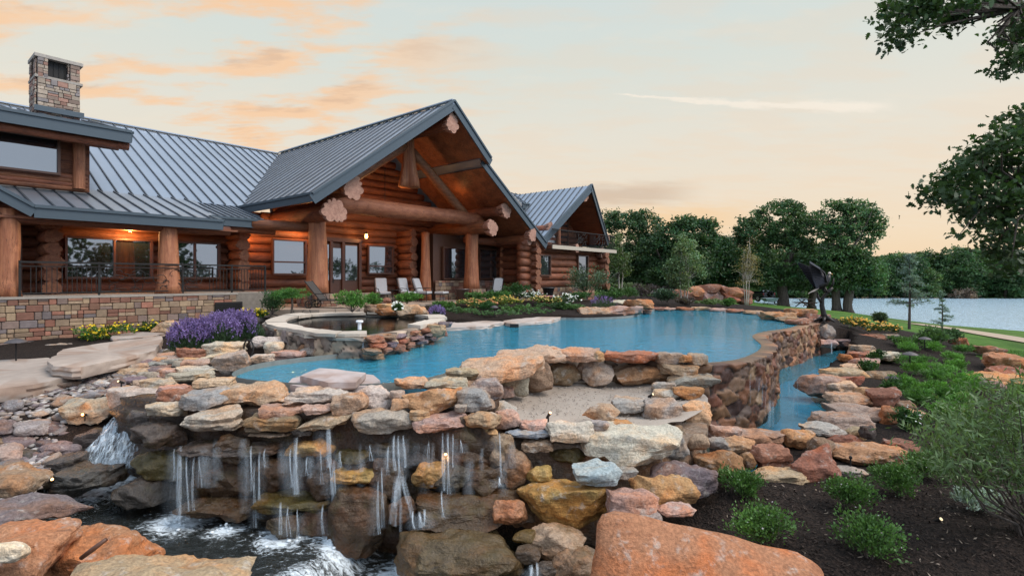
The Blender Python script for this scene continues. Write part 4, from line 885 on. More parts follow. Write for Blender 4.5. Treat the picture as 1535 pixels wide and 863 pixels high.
# ================================================================== STONES
CL = dict(tan=(.40, .285, .185), orange=(.44, .25, .12), peach=(.50, .33, .22), pale=(.50, .43, .35), grey=(.33, .30, .27), greytan=(.37, .31, .25), pink=(.42, .28, .225), red=(.36, .155, .10), redbrown=(.27, .125, .08),
          brown=(.26, .175, .11), ochre=(.38, .245, .09), dark=(.085, .07, .062), slate=(.34, .38, .41), purple=(.20, .15, .16), terra=(.42, .20, .105), white=(.66, .65, .63), wetbrown=(.075, .043, .022), wetgrey=(.080, .064, .050), moss=(.10, .074, .024), rust=(.34, .17, .08))
def rock_geo(seed, w, d, h, kind, sub):
    """a broken stone : a polyhedron of many cleavage planes with bedding steps and chipped faces"""
    rnd = np.random.RandomState(seed % 100000); D, T = ico(sub)
    if kind == 's': p, nb, jit, cd, zs = 60, 13, .10, (.86, 1.15), .30
    elif kind == 'k': p, nb, jit, cd, zs = 60, 10, .16, (.92, 1.2), .6
    elif kind == 'r': p, nb, jit, cd, zs = 7, 10, .3, (.85, 1.05), 1.0
    else: p, nb, jit, cd, zs = 34, 17, .30, (.80, 1.12), .85
    nrm = np.array([(1, 0, 0), (-1, 0, 0), (0, 1, 0), (0, -1, 0), (0, 0, 1), (0, 0, -1)], float) + rnd.uniform(-jit, jit, (6, 3)); dist = rnd.uniform(.9, 1.05, 6)
    ex = rnd.normal(size=(nb, 3)); ex[:, 2] *= zs
    nrm = np.concatenate([nrm, ex]); nrm /= np.linalg.norm(nrm, axis=1, keepdims=True); dist = np.concatenate([dist, rnd.uniform(*cd, nb)])
    so = rnd.uniform(0, 100, 3); Dn = D + .05 * np.stack([vnoise(D * 3.1 + so), vnoise(D * 3.1 + so + 31), vnoise(D * 3.1 + so + 57)], 1)
    q = np.maximum(Dn @ nrm.T, 0) / dist; qm = q.max(1, keepdims=True); r = 1 / (qm[:, 0] * ((q / qm) ** p).sum(1) ** (1 / p)); P = D * r[:, None]
    lo, hi = P.min(0), P.max(0); P = (P - (lo + hi) / 2) / (hi - lo) * np.array([w, d, h])
    m = (w * d * h) ** (1 / 3); a = min(.05 * m, .045) * (.4 if kind == 'r' else 1)
    side = 1 - np.abs(P[:, 2] / (h * .5)).clip(0, 1) ** 4
    f = a * (.55 * fbm(P * (2.6 / max(m, .3)) + so, 3) + .40 * fbm(P * 10 + so, 3))
    st = fbm(P * (3.4 / max(m, .25)) + so + 5, 2); f = f + a * .9 * (np.round(st * 3.5) / 3.5)
    lay = vnoise(np.c_[P[:, :2] * .8, P[:, 2] * (13 if kind in 'sk' else 6) / max(h / .2, 1) ** .5] + so); f = f + a * (1.5 if kind in 'sk' else .7) * side * np.sign(lay) * np.abs(lay) ** .35 * .6
    nn_ = P / np.array([w, d, h]) ** 2; nn_ /= np.maximum(np.linalg.norm(nn_, axis=1, keepdims=True), 1e-9)
    return P + nn_ * f[:, None], T
_sn = [0]
def stone(c, w, d, h, kind, color, label=None, cat="rock", name="rock", rz=0.0, tilt=(0, 0), wet=False, sub=4, group=None, parent=None):
    _sn[0] += 1; sd = _sn[0] * 77 + 13; V, T = rock_geo(sd, w, d, h, kind, sub)
    M = np.array(Matrix.Rotation(rz, 3, 'Z') @ Matrix.Rotation(tilt[0], 3, 'X') @ Matrix.Rotation(tilt[1], 3, 'Y')); V = V @ M.T + np.array(c, float)
    rnd = random.Random(sd); cc = CL[color] if isinstance(color, str) else color; k = rnd.uniform(.88, 1.12); cc = tuple(max(.01, x * k * rnd.uniform(.95, 1.05)) for x in cc)
    o = obj(name, V, T, WET if wet else ROCK, parent, smooth=True, origin=c, color=cc, sharp=None if kind == 'r' else 32)
    return tag(o, label, cat if parent is None else None, group)
def S(x0, y0, x1, y1, Y, kind, color, label, d=None, rz=0.0, tilt=(0, 0), sub=4, cat=None, name=None, group=None):
    if group in (RG, FG, PG) and x0 > 935 and y1 > 640 and kind[-1] != 'w': Y = min(Y, 2.83 * F / (y1 - HY) - .12)
    if kind[-1] == 'w' and 280 < x0 < 760 and y1 < 830: gx_, gy_ = (x1 - x0) * .16, (y1 - y0) * .16; x0 -= gx_; x1 += gx_; y0 -= gy_; y1 += gy_
    wet = kind.endswith('w'); kind = kind[0]; ym = (y0 + y1) / 2; tn = max((ym - HY) / F, .02)
    w0 = (x1 - x0) / F * Y
    if d is None: d = min(max(.72 * w0, .22), 1.1)
    ext = (y1 - y0) / F * (Y + d * .3); h = ext - d * tn * .75
    if h < .42 * ext: h = .42 * ext; d = max(.25, (ext - h) / tn / .75)
    Yc = Y + d * .42; w = (x1 - x0) / F * (Yc - d * .2); c = W((x0 + x1) / 2, ym, Yc)
    if sub == 4 and x1 - x0 > 46: sub = 5
    r_ = random.Random(int(x0 * 31 + y0)); rz = rz + r_.uniform(-.10, .10)
    lab = {'s': "slab", 'k': "block", 'r': "boulder", 'b': "boulder"}[kind]
    nm = name or {'s': "stone_slab", 'k': "stone_block", 'r': "round_stone", 'b': "boulder"}[kind]
    return stone(c, w * 1.04, d, h * 1.06, kind, color, label, cat or ("boulder" if kind in 'rb' else "stone"), nm, rz, tilt, wet, sub, group)
WG, PG, CG, RG, FG, LG = "stones of the waterfall wall", "stones around the sand ledge", "stones edging the channel", "rocks beside the mulch bed", "boulders at the water's near side", "stones at the narrow pool end"
for a in [
 # --- upper courses of the waterfall wall
 (336, 570, 440, 613, 7.6, 'b', 'peach', "long honey tan boulder at the inner corner of the pool's narrow end", WG), (269, 582, 348, 613, 7.4, 's', 'grey', "pitted grey slab leaning against the honey tan corner boulder", WG), (276, 607, 364, 648, 7.1, 'k', 'greytan', "thick grey tan block directly under the pitted grey slab", WG),
 (220, 599, 276, 628, 7.4, 'b', 'pale', "pale smooth edged stone right beside the top of the white cascade", WG), (243, 581, 288, 603, 7.8, 's', 'redbrown', "red brown slab with a light spot behind the pale cascade stone", WG), (295, 564, 348, 582, 8.1, 's', 'peach', "flat peach coping slab touching the dark pool corner", WG),
 (384, 606, 454, 625, 7.15, 's', 'pink', "thin pinkish slab lying on a rounded brown stone", WG), (370, 617, 455, 645, 7.0, 'k', 'brown', "rounded brown stone under the thin pinkish slab", WG), (198, 626, 276, 676, 7.3, 'bw', 'wetgrey', "wet grey boulder overhanging the foot of the white cascade", WG),
 (276, 652, 437, 680, 7.0, 'sw', 'wetgrey', "longest wet grey ledge slab of the waterfall wall", WG), (375, 643, 437, 656, 7.05, 's', 'tan', "thin tan spacer slab lying on the long wet ledge", WG), (192, 613, 224, 640, 7.6, 'bw', 'dark', "small black wet rock wedged beside the cascade lip", WG),
 (436, 577, 527, 604, 7.4, 's', 'pale', "wide pale topped slab in front of the stepping pad", WG), (497, 588, 549, 619, 7.1, 'k', 'tan', "sloping tan grey block between two pale topped slabs", WG), (525, 577, 588, 613, 7.35, 'b', 'pale', "pale blunt ended boulder with a dark notch on the top course", WG),
 (455, 617, 531, 643, 6.95, 'k', 'tan', "tan brick shaped stone under the sloping tan grey block", WG), (526, 609, 620, 651, 6.8, 'b', 'greytan', "largest bulging grey tan boulder above the falls", WG), (586, 584, 605, 600, 7.3, 'k', 'pink', "little pink cube stone squeezed on the top course", WG),
 (587, 596, 616, 614, 7.1, 'k', 'tan', "small tan stone under the little pink cube", WG), (603, 577, 693, 622, 7.1, 'b', 'orange', "broad golden tan boulder with a flat sloping top", WG), (684, 580, 742, 618, 7.2, 'k', 'grey', "grey cut block beside the golden tan boulder", WG), (621, 617, 700, 650, 6.8, 'k', 'pink', "pale pink rectangular block overhanging the middle falls", WG),
 (697, 614, 750, 644, 6.9, 'b', 'tan', "tan stone with a rounded end at the end of the overhang", WG), (614, 613, 645, 631, 6.9, 's', 'tan', "narrow tan wedge stone under the golden tan boulder", WG), (592, 564, 646, 583, 7.9, 's', 'peach', "peach slab lying at the waterline behind the golden boulder", WG), (640, 565, 702, 586, 7.7, 's', 'greytan', "grey tan slab beside the waterline peach slab", WG),
 (453, 604, 498, 622, 7.1, 's', 'pink', "thin pink grey slab bridging two tan stones", WG), (682, 604, 700, 618, 7.0, 'k', 'greytan', "small grey chock stone below the grey cut block", WG), (731, 642, 746, 652, 6.9, 'r', 'tan', "egg sized round tan stone at the lip of the thin single fall", WG),
 (668, 551, 718, 570, 8.3, 's', 'tan', "tan slab stepping down from the big peach slab to the water", WG), (696, 566, 754, 610, 7.7, 'b', 'grey', "grey boulder streaked with black drip marks", WG), (364, 636, 400, 648, 7.05, 's', 'brown', "thin brown shim under the thick grey tan block", WG), (440, 640, 470, 652, 7.0, 's', 'wetgrey', "dark shim stone under the tan brick shaped stone", WG),
 # --- coping and back wall of the sand ledge
 (686, 534, 817, 570, 8.7, 's', 'peach', "biggest peach slab sloping up to the ledge coping", PG), (739, 521, 846, 544, 9.8, 's', 'peach', "long peach coping slab behind the sloping one", PG), (810, 518, 898, 541, 10.2, 's', 'peach', "peach coping slab with a red end next to the red slab", PG), (889, 526, 906, 542, 10.1, 'k', 'tan', "small tan filler between the peach and the red coping slabs", PG),
 (901, 524, 987, 544, 10.3, 's', 'red', "brick red coping slab above the sand ledge", PG), (981, 527, 1024, 545, 10.3, 's', 'grey', "grey pink coping slab beside the brick red one", PG), (1031, 529, 1061, 546, 10.3, 'k', 'greytan', "grey tan end stone where coping meets the vanishing edge", PG), (1017, 531, 1036, 544, 10.2, 'k', 'orange', "small orange stone in the coping's end", PG),
 (820, 542, 868, 581, 10.3, 'b', 'brown', "dark stained stone in the back wall under the peach coping", PG), (863, 539, 921, 579, 10.3, 'b', 'greytan', "mottled grey stone in the middle of the ledge's back wall", PG), (917, 543, 1000, 579, 10.3, 'b', 'brown', "broad brown boulder with black stains under the red coping slab", PG), (748, 549, 793, 593, 9.1, 'b', 'greytan', "striped grey stone standing at the ledge's side wall", PG), (786, 541, 829, 589, 9.6, 'b', 'brown', "tall streaked stone at the inner corner of the ledge", PG),
 (749, 578, 771, 598, 8.9, 'k', 'pink', "small pink block at the edge of the sand", PG), (735, 611, 782, 644, 7.4, 'b', 'pink', "pink grey rock at the sand's front beside the thin fall", PG), (779, 626, 821, 648, 7.3, 'k', 'pink', "salmon pink block behind the small uplight", PG), (817, 626, 890, 663, 7.0, 'k', 'pale', "pale square cut stone holding back the sand", PG), (874, 603, 930, 632, 7.6, 'b', 'tan', "tan loaf shaped stone lying on the sand", PG),
 (918, 594, 977, 619, 8.2, 's', 'grey', "grey white slab lying on the sand behind the tan loaf", PG), (960, 597, 1024, 638, 8.0, 'k', 'greytan', "grey stepped block beside the grey white slab", PG), (1020, 599, 1067, 646, 8.3, 'b', 'peach', "peach rock at the outer corner of the ledge", PG), (868, 629, 1024, 699, 6.9, 'b', 'pale', "huge pale tan boulder in front of the sand ledge", PG, 5),
 (758, 642, 828, 656, 7.1, 's', 'slate', "thin blue grey slate lip of the single fall", PG), (783, 656, 829, 677, 7.0, 'k', 'brown', "brown block under the slate lip", PG), (826, 665, 878, 699, 7.1, 'bw', 'moss', "mossy dark rock tucked under the huge pale boulder", PG), (998, 560, 1073, 586, 9.8, 'k', 'greytan', "long block with a grey top and rusty front by the ledge's outer end", PG), (977, 571, 1013, 585, 9.8, 's', 'pale', "pale flat stone at the far corner of the sand", PG),
 (977, 582, 1027, 598, 9.3, 's', 'pale', "pale slab beside the far corner uplight", PG), (1010, 578, 1053, 598, 9.2, 's', 'orange', "orange tan slab overlapping the pale corner slabs", PG), (989, 544, 1044, 562, 10.1, 'k', 'tan', "stack of tan stone under the grey pink coping", PG), (1027, 647, 1063, 678, 7.6, 'r', 'tan', "ball shaped tan stone by the channel's near end", PG), (993, 635, 1026, 656, 7.7, 'k', 'brown', "brown filler between the huge pale boulder and the outer corner", PG),
 (983, 646, 1032, 690, 7.4, 'b', 'grey', "grey weathered stone leaning on the huge pale boulder", PG), (909, 628, 946, 641, 7.5, 's', 'orange', "flat orange slip of stone under the tan loaf", PG), (886, 629, 913, 652, 7.2, 'k', 'grey', "grey corner stone between the pale square cut and the loaf", PG),
 # --- boulders below the ledge
 (777, 702, 914, 790, 6.3, 'b', 'ochre', "big golden ochre boulder with a broken front below the slate", FG, 5), (861, 691, 930, 727, 6.3, 's', 'slate', "tilted blue grey slate lying on the golden ochre boulder", FG), (911, 729, 990, 776, 6.0, 's', 'pink', "pale pink flat boulder under the rusty rough one", FG), (944, 704, 1051, 768, 6.4, 'b', 'orange', "rough orange tan boulder with a crumbly face", FG), (962, 686, 1074, 757, 6.9, 'b', 'purple', "purple grey boulder reaching down to the mulch", FG),
 (884, 746, 1240, 1030, 4.15, 'r', 'terra', "enormous smooth terracotta boulder at the mulch bed's corner", FG, 5), (981, 753, 1042, 773, 6.0, 's', 'pink', "thin pink chip wedged above the terracotta boulder", FG), (922, 773, 957, 794, 5.7, 's', 'white', "whitish flat chip at the terracotta boulder's upper corner", FG), (952, 765, 993, 788, 5.9, 's', 'greytan', "grey chip of stone beside the whitish one", FG), (913, 698, 954, 721, 6.4, 's', 'grey', "grey pink wedge between slate and rough orange boulder", FG),
 (736, 600, 775, 640, 7.9, 'b', 'grey', "grey rock at the end of the sand beside the grey cut block", PG), (730, 655, 760, 690, 7.1, 'bw', 'wetbrown', "dark wet stone right of the single thin fall", FG), (758, 680, 794, 727, 6.9, 'bw', 'brown', "upright wet stone at the dry end of the falls", FG), (788, 695, 828, 724, 6.8, 'bw', 'ochre', "ochre wet stone behind the golden boulder", FG), (744, 750, 784, 785, 6.3, 'bw', 'rust', "rusty wet stone between the log shaped rock and the golden boulder", FG), (768, 791, 804, 815, 6.0, 'rw', 'moss', "small rounded mossy stone in the trickle", FG), (794, 784, 878, 848, 5.9, 'bw', 'tan', "angular wet tan rock below the golden ochre boulder", FG),
 (773, 814, 809, 843, 5.8, 'bw', 'wetgrey', "small wet grey rock above the small corner cascade", FG), (825, 808, 918, 890, 5.6, 'bw', 'brown', "wet brown boulder against the terracotta one", FG), (590, 773, 786, 890, 5.7, 'bw', (.12, .08, .036), "big moss stained dome boulder that the water slides over", FG, 5), (630, 723, 780, 788, 6.3, 'bw', 'wetbrown', "log shaped wet brown rock with water running across it", FG, 5), (800, 838, 832, 866, 5.6, 'bw', 'wetgrey', "dark stone splashed by the small corner cascade", FG),
 # --- rocks along the mulch bed
 (1041, 672, 1115, 721, 7.5, 'b', 'rust', "rusty grey rough rock behind the nearest small shrub", RG), (1129, 664, 1185, 706, 7.8, 'k', 'red', "square rock with a red front and bluish top", RG), (1130, 698, 1209, 727, 7.6, 's', 'tan', "flat tan slab at the foot of the square red fronted rock", RG), (1191, 686, 1215, 714, 7.7, 'k', 'white', "small whitish green wedge standing on the tan slab", RG), (1182, 670, 1258, 723, 7.9, 'b', 'redbrown', "dark red rock sloping down into the mulch", RG),
 (1211, 652, 1252, 693, 8.2, 'b', 'brown', "tan pyramid shaped rock above the dark red one", RG), (1174, 640, 1222, 673, 8.5, 'b', 'orange', "rounded orange tan rock at the channel's near bank", RG), (1246, 657, 1354, 704, 8.3, 'b', 'terra', "big rust orange boulder beside the spray head", RG, 5), (1253, 698, 1298, 717, 8.1, 's', 'greytan', "flat grey stone under the rust orange boulder", RG), (1238, 646, 1294, 674, 8.8, 'b', 'redbrown', "red brown rock between pyramid rock and channel slabs", RG),
 (1203, 633, 1262, 653, 9.0, 's', 'pale', "pale cream slab bridging two orange rocks by the channel", RG), (1093, 639, 1180, 666, 8.6, 's', 'pink', "long rose red flat slab closing the channel's near end", RG), (1059, 654, 1096, 674, 7.9, 's', 'grey', "flat grey disc stone beside the ball shaped stone", RG), (1079, 651, 1131, 682, 7.9, 'b', 'tan', "tan wedge rock below the rose red slab", RG), (1290, 636, 1310, 658, 8.7, 'k', 'dark', "dark charcoal cube rock on the bank", RG), (1325, 656, 1376, 684, 8.5, 's', 'redbrown', "tapering red brown slab pointing into the mulch", RG),
 (1112, 676, 1134, 706, 7.8, 'b', 'brown', "shadowed brown filler beside the square red fronted rock", RG), (1066, 636, 1112, 662, 8.3, 's', 'pink', "pinkish grey slab behind the flat disc stone", RG), (1270, 640, 1296, 660, 9.0, 'k', 'tan', "tan stone leaning on the charcoal cube", RG),
 # --- slabs on the far bank of the channel
 (1222, 615, 1306, 645, 9.6, 's', 'pink', "wide rose slab overhanging the channel's near pool", CG), (1244, 604, 1320, 634, 10.2, 's', 'pink', "second rose slab stacked behind the overhanging one", CG), (1240, 587, 1307, 611, 10.9, 's', 'peach', "flat buff slab between rose slabs and pale slab", CG), (1281, 580, 1318, 609, 11.3, 's', 'orange', "orange slab behind the flat buff slab", CG), (1302, 581, 1348, 608, 10.8, 's', 'redbrown', "red brown leaning slab at the planted bank", CG), (1338, 599, 1367, 615, 10.9, 's', 'brown', "brown tip stone below the leaning red brown slab", CG),
 (1235, 570, 1284, 592, 12, 's', 'pale', "pale slab at the channel's middle bend", CG), (1199, 558, 1262, 598, 12.2, 'b', 'pink', "bulky pinkish boulder jutting into the channel", CG), (1261, 561, 1293, 582, 12.8, 'k', 'red', "fiery red block behind the jutting boulder", CG), (1232, 550, 1294, 565, 14, 's', 'tan', "long tan slab beyond the jutting boulder", CG), (1261, 545, 1308, 557, 15, 's', 'peach', "peach tan slab at the channel's narrow", CG), (1275, 535, 1320, 554, 16, 's', 'pink', "pinkish flat slab near the channel's turquoise neck", CG),
 (1265, 526, 1315, 542, 17, 's', 'red', "red slab crossing the channel's far bank", CG), (1299, 524, 1347, 544, 16.5, 'b', 'pale', "buff rounded slab by the mushroom path light", CG), (1273, 516, 1308, 533, 18.5, 's', 'tan', "tan slab where the channel begins", CG), (1283, 499, 1324, 514, 21, 's', 'redbrown', "red brown slab on the far steps", CG), (1249, 497, 1290, 509, 23, 's', 'red', "dull red slab of the far stone steps", CG), (1246, 489, 1278, 501, 25, 's', 'redbrown', "top slab of the far stone steps", CG), (1251, 508, 1286, 519, 21, 's', 'purple', "greyish red slab over the channel's far spout", CG),
 (1257, 530, 1279, 546, 16.4, 'b', 'rust', "rusty round rock at the neck of the channel", CG), (1292, 553, 1339, 575, 14, 'b', 'brown', "brown slab with a tan top beside the green cushions", CG), (1317, 606, 1352, 640, 10, 'b', 'rust', "orange brown rock under the peach tipped one", CG), (1338, 612, 1385, 628, 10.2, 's', 'peach', "peach tipped slab beside the small white flowers", CG), (1312, 499, 1347, 513, 21.5, 's', 'pale', "pale flat paving slab by the orange flowers", CG), (1226, 486, 1250, 511, 20, 'b', 'grey', "black streaked grey stone at the end of the vanishing edge", CG), (1228, 508, 1256, 522, 19.5, 's', 'pink', "pink shelf stone under the streaked grey one", CG),
 # --- rocks bordering the lawn
 (1450, 556, 1534, 580, 14.4, 'b', 'orange', "long orange brown rock nearest the lawn's corner", RG), (1475, 528, 1533, 558, 16.5, 'b', 'terra', "orange rock with a white face at the lawn's edge", RG), (1474, 548, 1533, 570, 15.3, 'b', 'redbrown', "red brown rock between the two orange lawn rocks", RG), (1423, 502, 1450, 519, 22, 'b', 'redbrown', "small red brown rock by the young conifer", RG), (1464, 517, 1502, 532, 19, 'b', 'redbrown', "flat dark red rock at the lawn's curve", RG), (1467, 570, 1504, 588, 13.6, 'b', 'purple', "grey purple rock in front of the long orange brown one", RG),
 # --- narrow end of the pool and the terrace of slabs behind it
 (309, 512, 366, 532, 12.0, 's', 'pale', "pale rough slab below the lavender", LG), (264, 520, 311, 538, 11.8, 's', 'redbrown', "red brown slab poking from the lavender's foot", LG), (323, 527, 377, 557, 10.0, 'k', 'greytan', "tilted grey tan slab with the black hose lying behind", LG), (374, 529, 411, 544, 11, 'k', 'pale', "pale coping block at the pool's far corner", LG), (407, 524, 457, 541, 11.2, 's', 'pink', "pink tan coping slab beside the spa wall", LG), (394, 511, 424, 533, 11.6, 'r', 'pale', "round cream boulder below the spa", LG),
 (376, 504, 426, 522, 12.5, 's', 'pale', "cream ledge slab running up to the spa", LG), (274, 538, 313, 552, 10.8, 's', 'pink', "grey pink thin slab in the stepped bank", LG), (303, 529, 344, 542, 11.2, 's', 'pale', "pale thin slab behind the tilted grey tan one", LG), (262, 546, 338, 560, 9.9, 's', 'pale', "long bleached slab at the stepped bank's crest", LG), (256, 555, 319, 572, 9.1, 's', 'greytan', "grey bleached slab beside the peach coping slab", LG), (243, 552, 270, 564, 9.9, 's', 'pink', "small pinkish slab in the stepped bank", LG), (452, 519, 500, 532, 11.7, 's', 'greytan', "grey tan slab between the spa wall and the pool", LG),
 (496, 508, 531, 535, 11.8, 'r', 'terra', "terracotta half round boulder set against the spa wall", LG), (215, 565, 266, 583, 8.8, 's', 'greytan', "grey tan slab above the cascade lip", LG), (236, 576, 284, 595, 8.1, 's', 'pink', "pinkish grey slab resting on the cascade lip stone", LG), (173, 577, 245, 619, 8.5, 's', 'pale', "wide bleached lip slab over the white cascade", LG), (95, 592, 172, 634, 8.6, 's', 'greytan', "broad flat brown grey slab lit by a small amber lamp", LG),
 (17, 605, 83, 630, 9.0, 'b', 'orange', "orange tan rock sitting among the grey cobbles", LG), (223, 522, 264, 540, 13.2, 'b', 'greytan', "grey boulder under the end of the upper bridge slab", LG), (232, 479, 282, 503, 16.5, 'b', 'peach', "peach boulder behind the lavender and yellow flowers", LG), (58, 498, 92, 513, 16.8, 'b', 'pink', "low pinkish rock at the foot of the porch wall", LG), (112, 494, 150, 508, 17, 's', 'grey', "grey flat rock beside the first yellow flowers", LG), (72, 514, 108, 528, 14.4, 's', 'grey', "grey flat rock behind the upper bridge slab", LG), (130, 500, 158, 516, 15.8, 'b', 'brown', "brown rock in front of the first yellow flowers", LG),
 # --- near bank at the water
 (-40, 733, 109, 800, 5.2, 'b', 'purple', "purple red boulder on the near bank", FG, 5), (-50, 772, 108, 880, 4.5, 'b', 'terra', "tilted orange red slab boulder carrying the white stone", FG, 5), (38, 770, 228, 900, 4.8, 'b', 'terra', "rounded salmon boulder behind the tan one", FG, 5), (88, 814, 362, 960, 4.1, 'b', 'tan', "large tan striped boulder at the bottom of the stream", FG, 5), (-14, 803, 40, 848, 4.25, 'r', 'white', "smooth white oval stone lying on the orange red boulder", FG), (-60, 692, 60, 752, 5.8, 'b', 'brown', "brown orange boulder behind the purple red one", FG, 5),
 (84, 690, 173, 742, 7.3, 'sw', 'dark', "flat black wet slab sloping into the stream", FG), (72, 680, 127, 709, 7.6, 'sw', 'dark', "small black wet slab behind the sloping one", FG), (176, 708, 272, 770, 7.2, 'bw', 'wetgrey', "dark wet boulder at the waterfall wall's corner", FG), (206, 668, 280, 726, 7.4, 'bw', 'moss', "moss draped wet rock under the overhanging grey boulder", FG), (292, 736, 383, 777, 6.9, 'bw', 'wetbrown', "smooth brown wet stone at the foot of the falls", FG), (306, 678, 386, 748, 7.1, 'bw', 'wetbrown', "tall brown wet rock with rippled face", FG),
 (115, 638, 172, 690, 8.2, 'bw', 'dark', "black angular wet rock beside the cascade", FG), (60, 655, 120, 692, 8.0, 'b', 'purple', "dark grey rock above the black wet slabs", FG), (398, 732, 491, 765, 6.75, 'sw', 'moss', "ochre mossy ledge in the middle of the falls", FG), (388, 682, 440, 730, 7.0, 'bw', 'wetbrown', "dark wet stone behind the thin veil of water", FG), (452, 760, 503, 804, 6.7, 'bw', (.12, .06, .035), "reddish dark wet stone under the mossy ledge", FG), (438, 658, 494, 684, 6.9, 'bw', 'ochre', "wet ochre stone under the wall's overhang", FG), (407, 772, 444, 806, 6.6, 'bw', 'wetbrown', "small brown wet stone at the water's edge", FG),
 (503, 735, 569, 822, 6.5, 'bw', 'wetbrown', "tall dark brown wet stone between two strands of water", FG), (508, 699, 562, 722, 6.7, 'sw', 'ochre', "little ochre wet ledge under the second strand", FG), (606, 672, 662, 704, 6.9, 'bw', 'wetgrey', "dark grey wet stone beside the forked fall", FG), (676, 664, 729, 708, 6.9, 'bw', 'wetbrown', "brown wet stone behind the glinting drips", FG), (724, 652, 768, 704, 7.0, 'bw', 'brown', "squared wet stone beside the single thin fall", FG), (624, 695, 662, 730, 6.7, 'bw', 'ochre', "ochre wet stone just above the log shaped rock", FG), (557, 658, 610, 680, 6.9, 'sw', 'wetgrey', "flat wet stone under the largest overhanging boulder", FG),
 (511, 669, 559, 694, 6.9, 'bw', 'moss', "mossy wet stone at the top of the second strand", FG), (586, 749, 621, 782, 6.4, 'bw', 'wetbrown', "small brown wet stone under the forked fall", FG), (470, 690, 506, 740, 6.8, 'bw', 'wetbrown', "narrow wet brown stone beside the mossy ledge", FG), (560, 690, 600, 745, 6.7, 'bw', 'wetbrown', "wet brown stone behind the forked fall", FG), (330, 655, 372, 690, 7.0, 'bw', 'wetbrown', "wet stone under the longest ledge slab", FG), (660, 700, 700, 735, 6.7, 'bw', 'wetgrey', "wet grey stone half hidden by the log shaped rock", FG), (700, 700, 748, 742, 6.7, 'bw', 'wetbrown', "wet brown stone where the single thin fall lands", FG)]:
    x0, y0, x1, y1, Y, kd, cl, lab, grp = a[:9]
    tl = (0, 0)
    if 'tilted' in lab or 'leaning' in lab or 'sloping' in lab: tl = (.12, -.14)
    S(x0, y0, x1, y1, Y, kd, cl, lab, sub=a[9] if len(a) > 9 else 4, tilt=tl, group=grp)
# --- long flagstones bridging the dry stream
def flagstone(pxs, z, thick, colr, label, name="bridge_slab", cat="stone slab", seed=0, group=None, crisp=False):
    P = np.array([G(x, y, z) for x, y in pxs]); P = P if crisp else chaikin(P, 1) * .6 + np.repeat(P, 2, 0) * .4; n = len(P); rnd = np.random.RandomState(seed); V = []
    c = P.mean(0); lay = []
    pts = []
    for k in range(n):
        a_, b_ = P[k], P[(k + 1) % n]; m_ = max(1, int(np.linalg.norm(b_ - a_) / .08))
        for j in range(m_): pts.append(a_ + (b_ - a_) * j / m_)
    pts = np.array(pts); n = len(pts); d = pts - c; d[:, 2] = 0
    prof = [(.0, 0), (.5, 0), (.97, .0), (1.0, -.006), (1.008, -thick * .3), (1.0, -thick * .5), (1.012, -thick * .75), (.98, -thick)]
    R_ = []
    for s_, dz_ in prof:
        q = c + d * s_ + [0, 0, dz_]
        if s_ > .9: q = q + (d / np.linalg.norm(d, axis=1, keepdims=True)) * ((.005 if crisp else .03) * fbm(np.c_[pts[:, :2] * 4, np.full(n, dz_ * 30 + seed)], 3))[:, None]
        q[:, 2] += .010 * fbm(np.c_[q[:, :2] * 1.6, np.full(n, seed)], 3); R_.append(q)
    V = np.concatenate(R_); m_ = len(prof); Fc = [(i * n + j, i * n + (j + 1) % n, (i + 1) * n + (j + 1) % n, (i + 1) * n + j) for i in range(m_ - 1) for j in range(n)]; Fc = [f[::-1] for f in Fc] if False else Fc
    Fc.append(tuple((m_ - 1) * n + j for j in range(n))[::-1])
    col_ = np.tile(np.array(colr), (len(V), 1)); col_ = col_ * (1 + .18 * fbm(V * 1.4 + seed, 4))[:, None]; col_ = np.where((fbm(V * 2.3 + seed + 5, 4) > .28)[:, None], col_ * np.array([.82, .72, .66]), col_)
    return tag(obj(name, V, Fc, FLAG, None, True, col_, sharp=35), label, cat, group)
flagstone([(60, 528), (242, 500), (246, 522), (128, 549), (84, 552)], -1.58, .22, (.36, .285, .235), "upper long flagstone of the bridge running to the lavender", seed=3)
flagstone([(-70, 545), (60, 532), (128, 550), (120, 560), (-60, 600)], -1.78, .24, (.34, .275, .23), "lower flagstone of the bridge with a straight cut edge", seed=4)
flagstone([(160, 503), (205, 497), (250, 498), (238, 503), (172, 509)], -1.66, .1, (.36, .30, .26), "small flat stepping stone between yellow flowers and bridge", seed=6)
# stepping pads standing in the pool
flagstone([(430, 575), (438, 566), (470, 557), (520, 555), (560, 561), (570, 569), (548, 579), (470, 582)], -1.63, .20, (.42, .34, .315), "wide lower octagonal pad standing in the narrow end of the pool", "stepping_pad", "stepping pad", 8, crisp=True)
flagstone([(450, 562), (478, 551), (505, 553), (548, 558), (533, 571), (492, 572)], -1.50, .12, (.44, .36, .335), "smaller hexagonal pad stacked on top of the wide pad", "stepping_pad", "stepping pad", 9, crisp=True)
tag(mass(np.array([G(x, y, -1.7)[:2] for x, y in ((455, 578), (470, 566), (530, 566), (540, 578))]), -1.7, -3.05, .01, 2.0, "pad_pier", FLAG, (.3, .3, .3)), "submerged pier carrying the stepping pads in the pool", "pier")
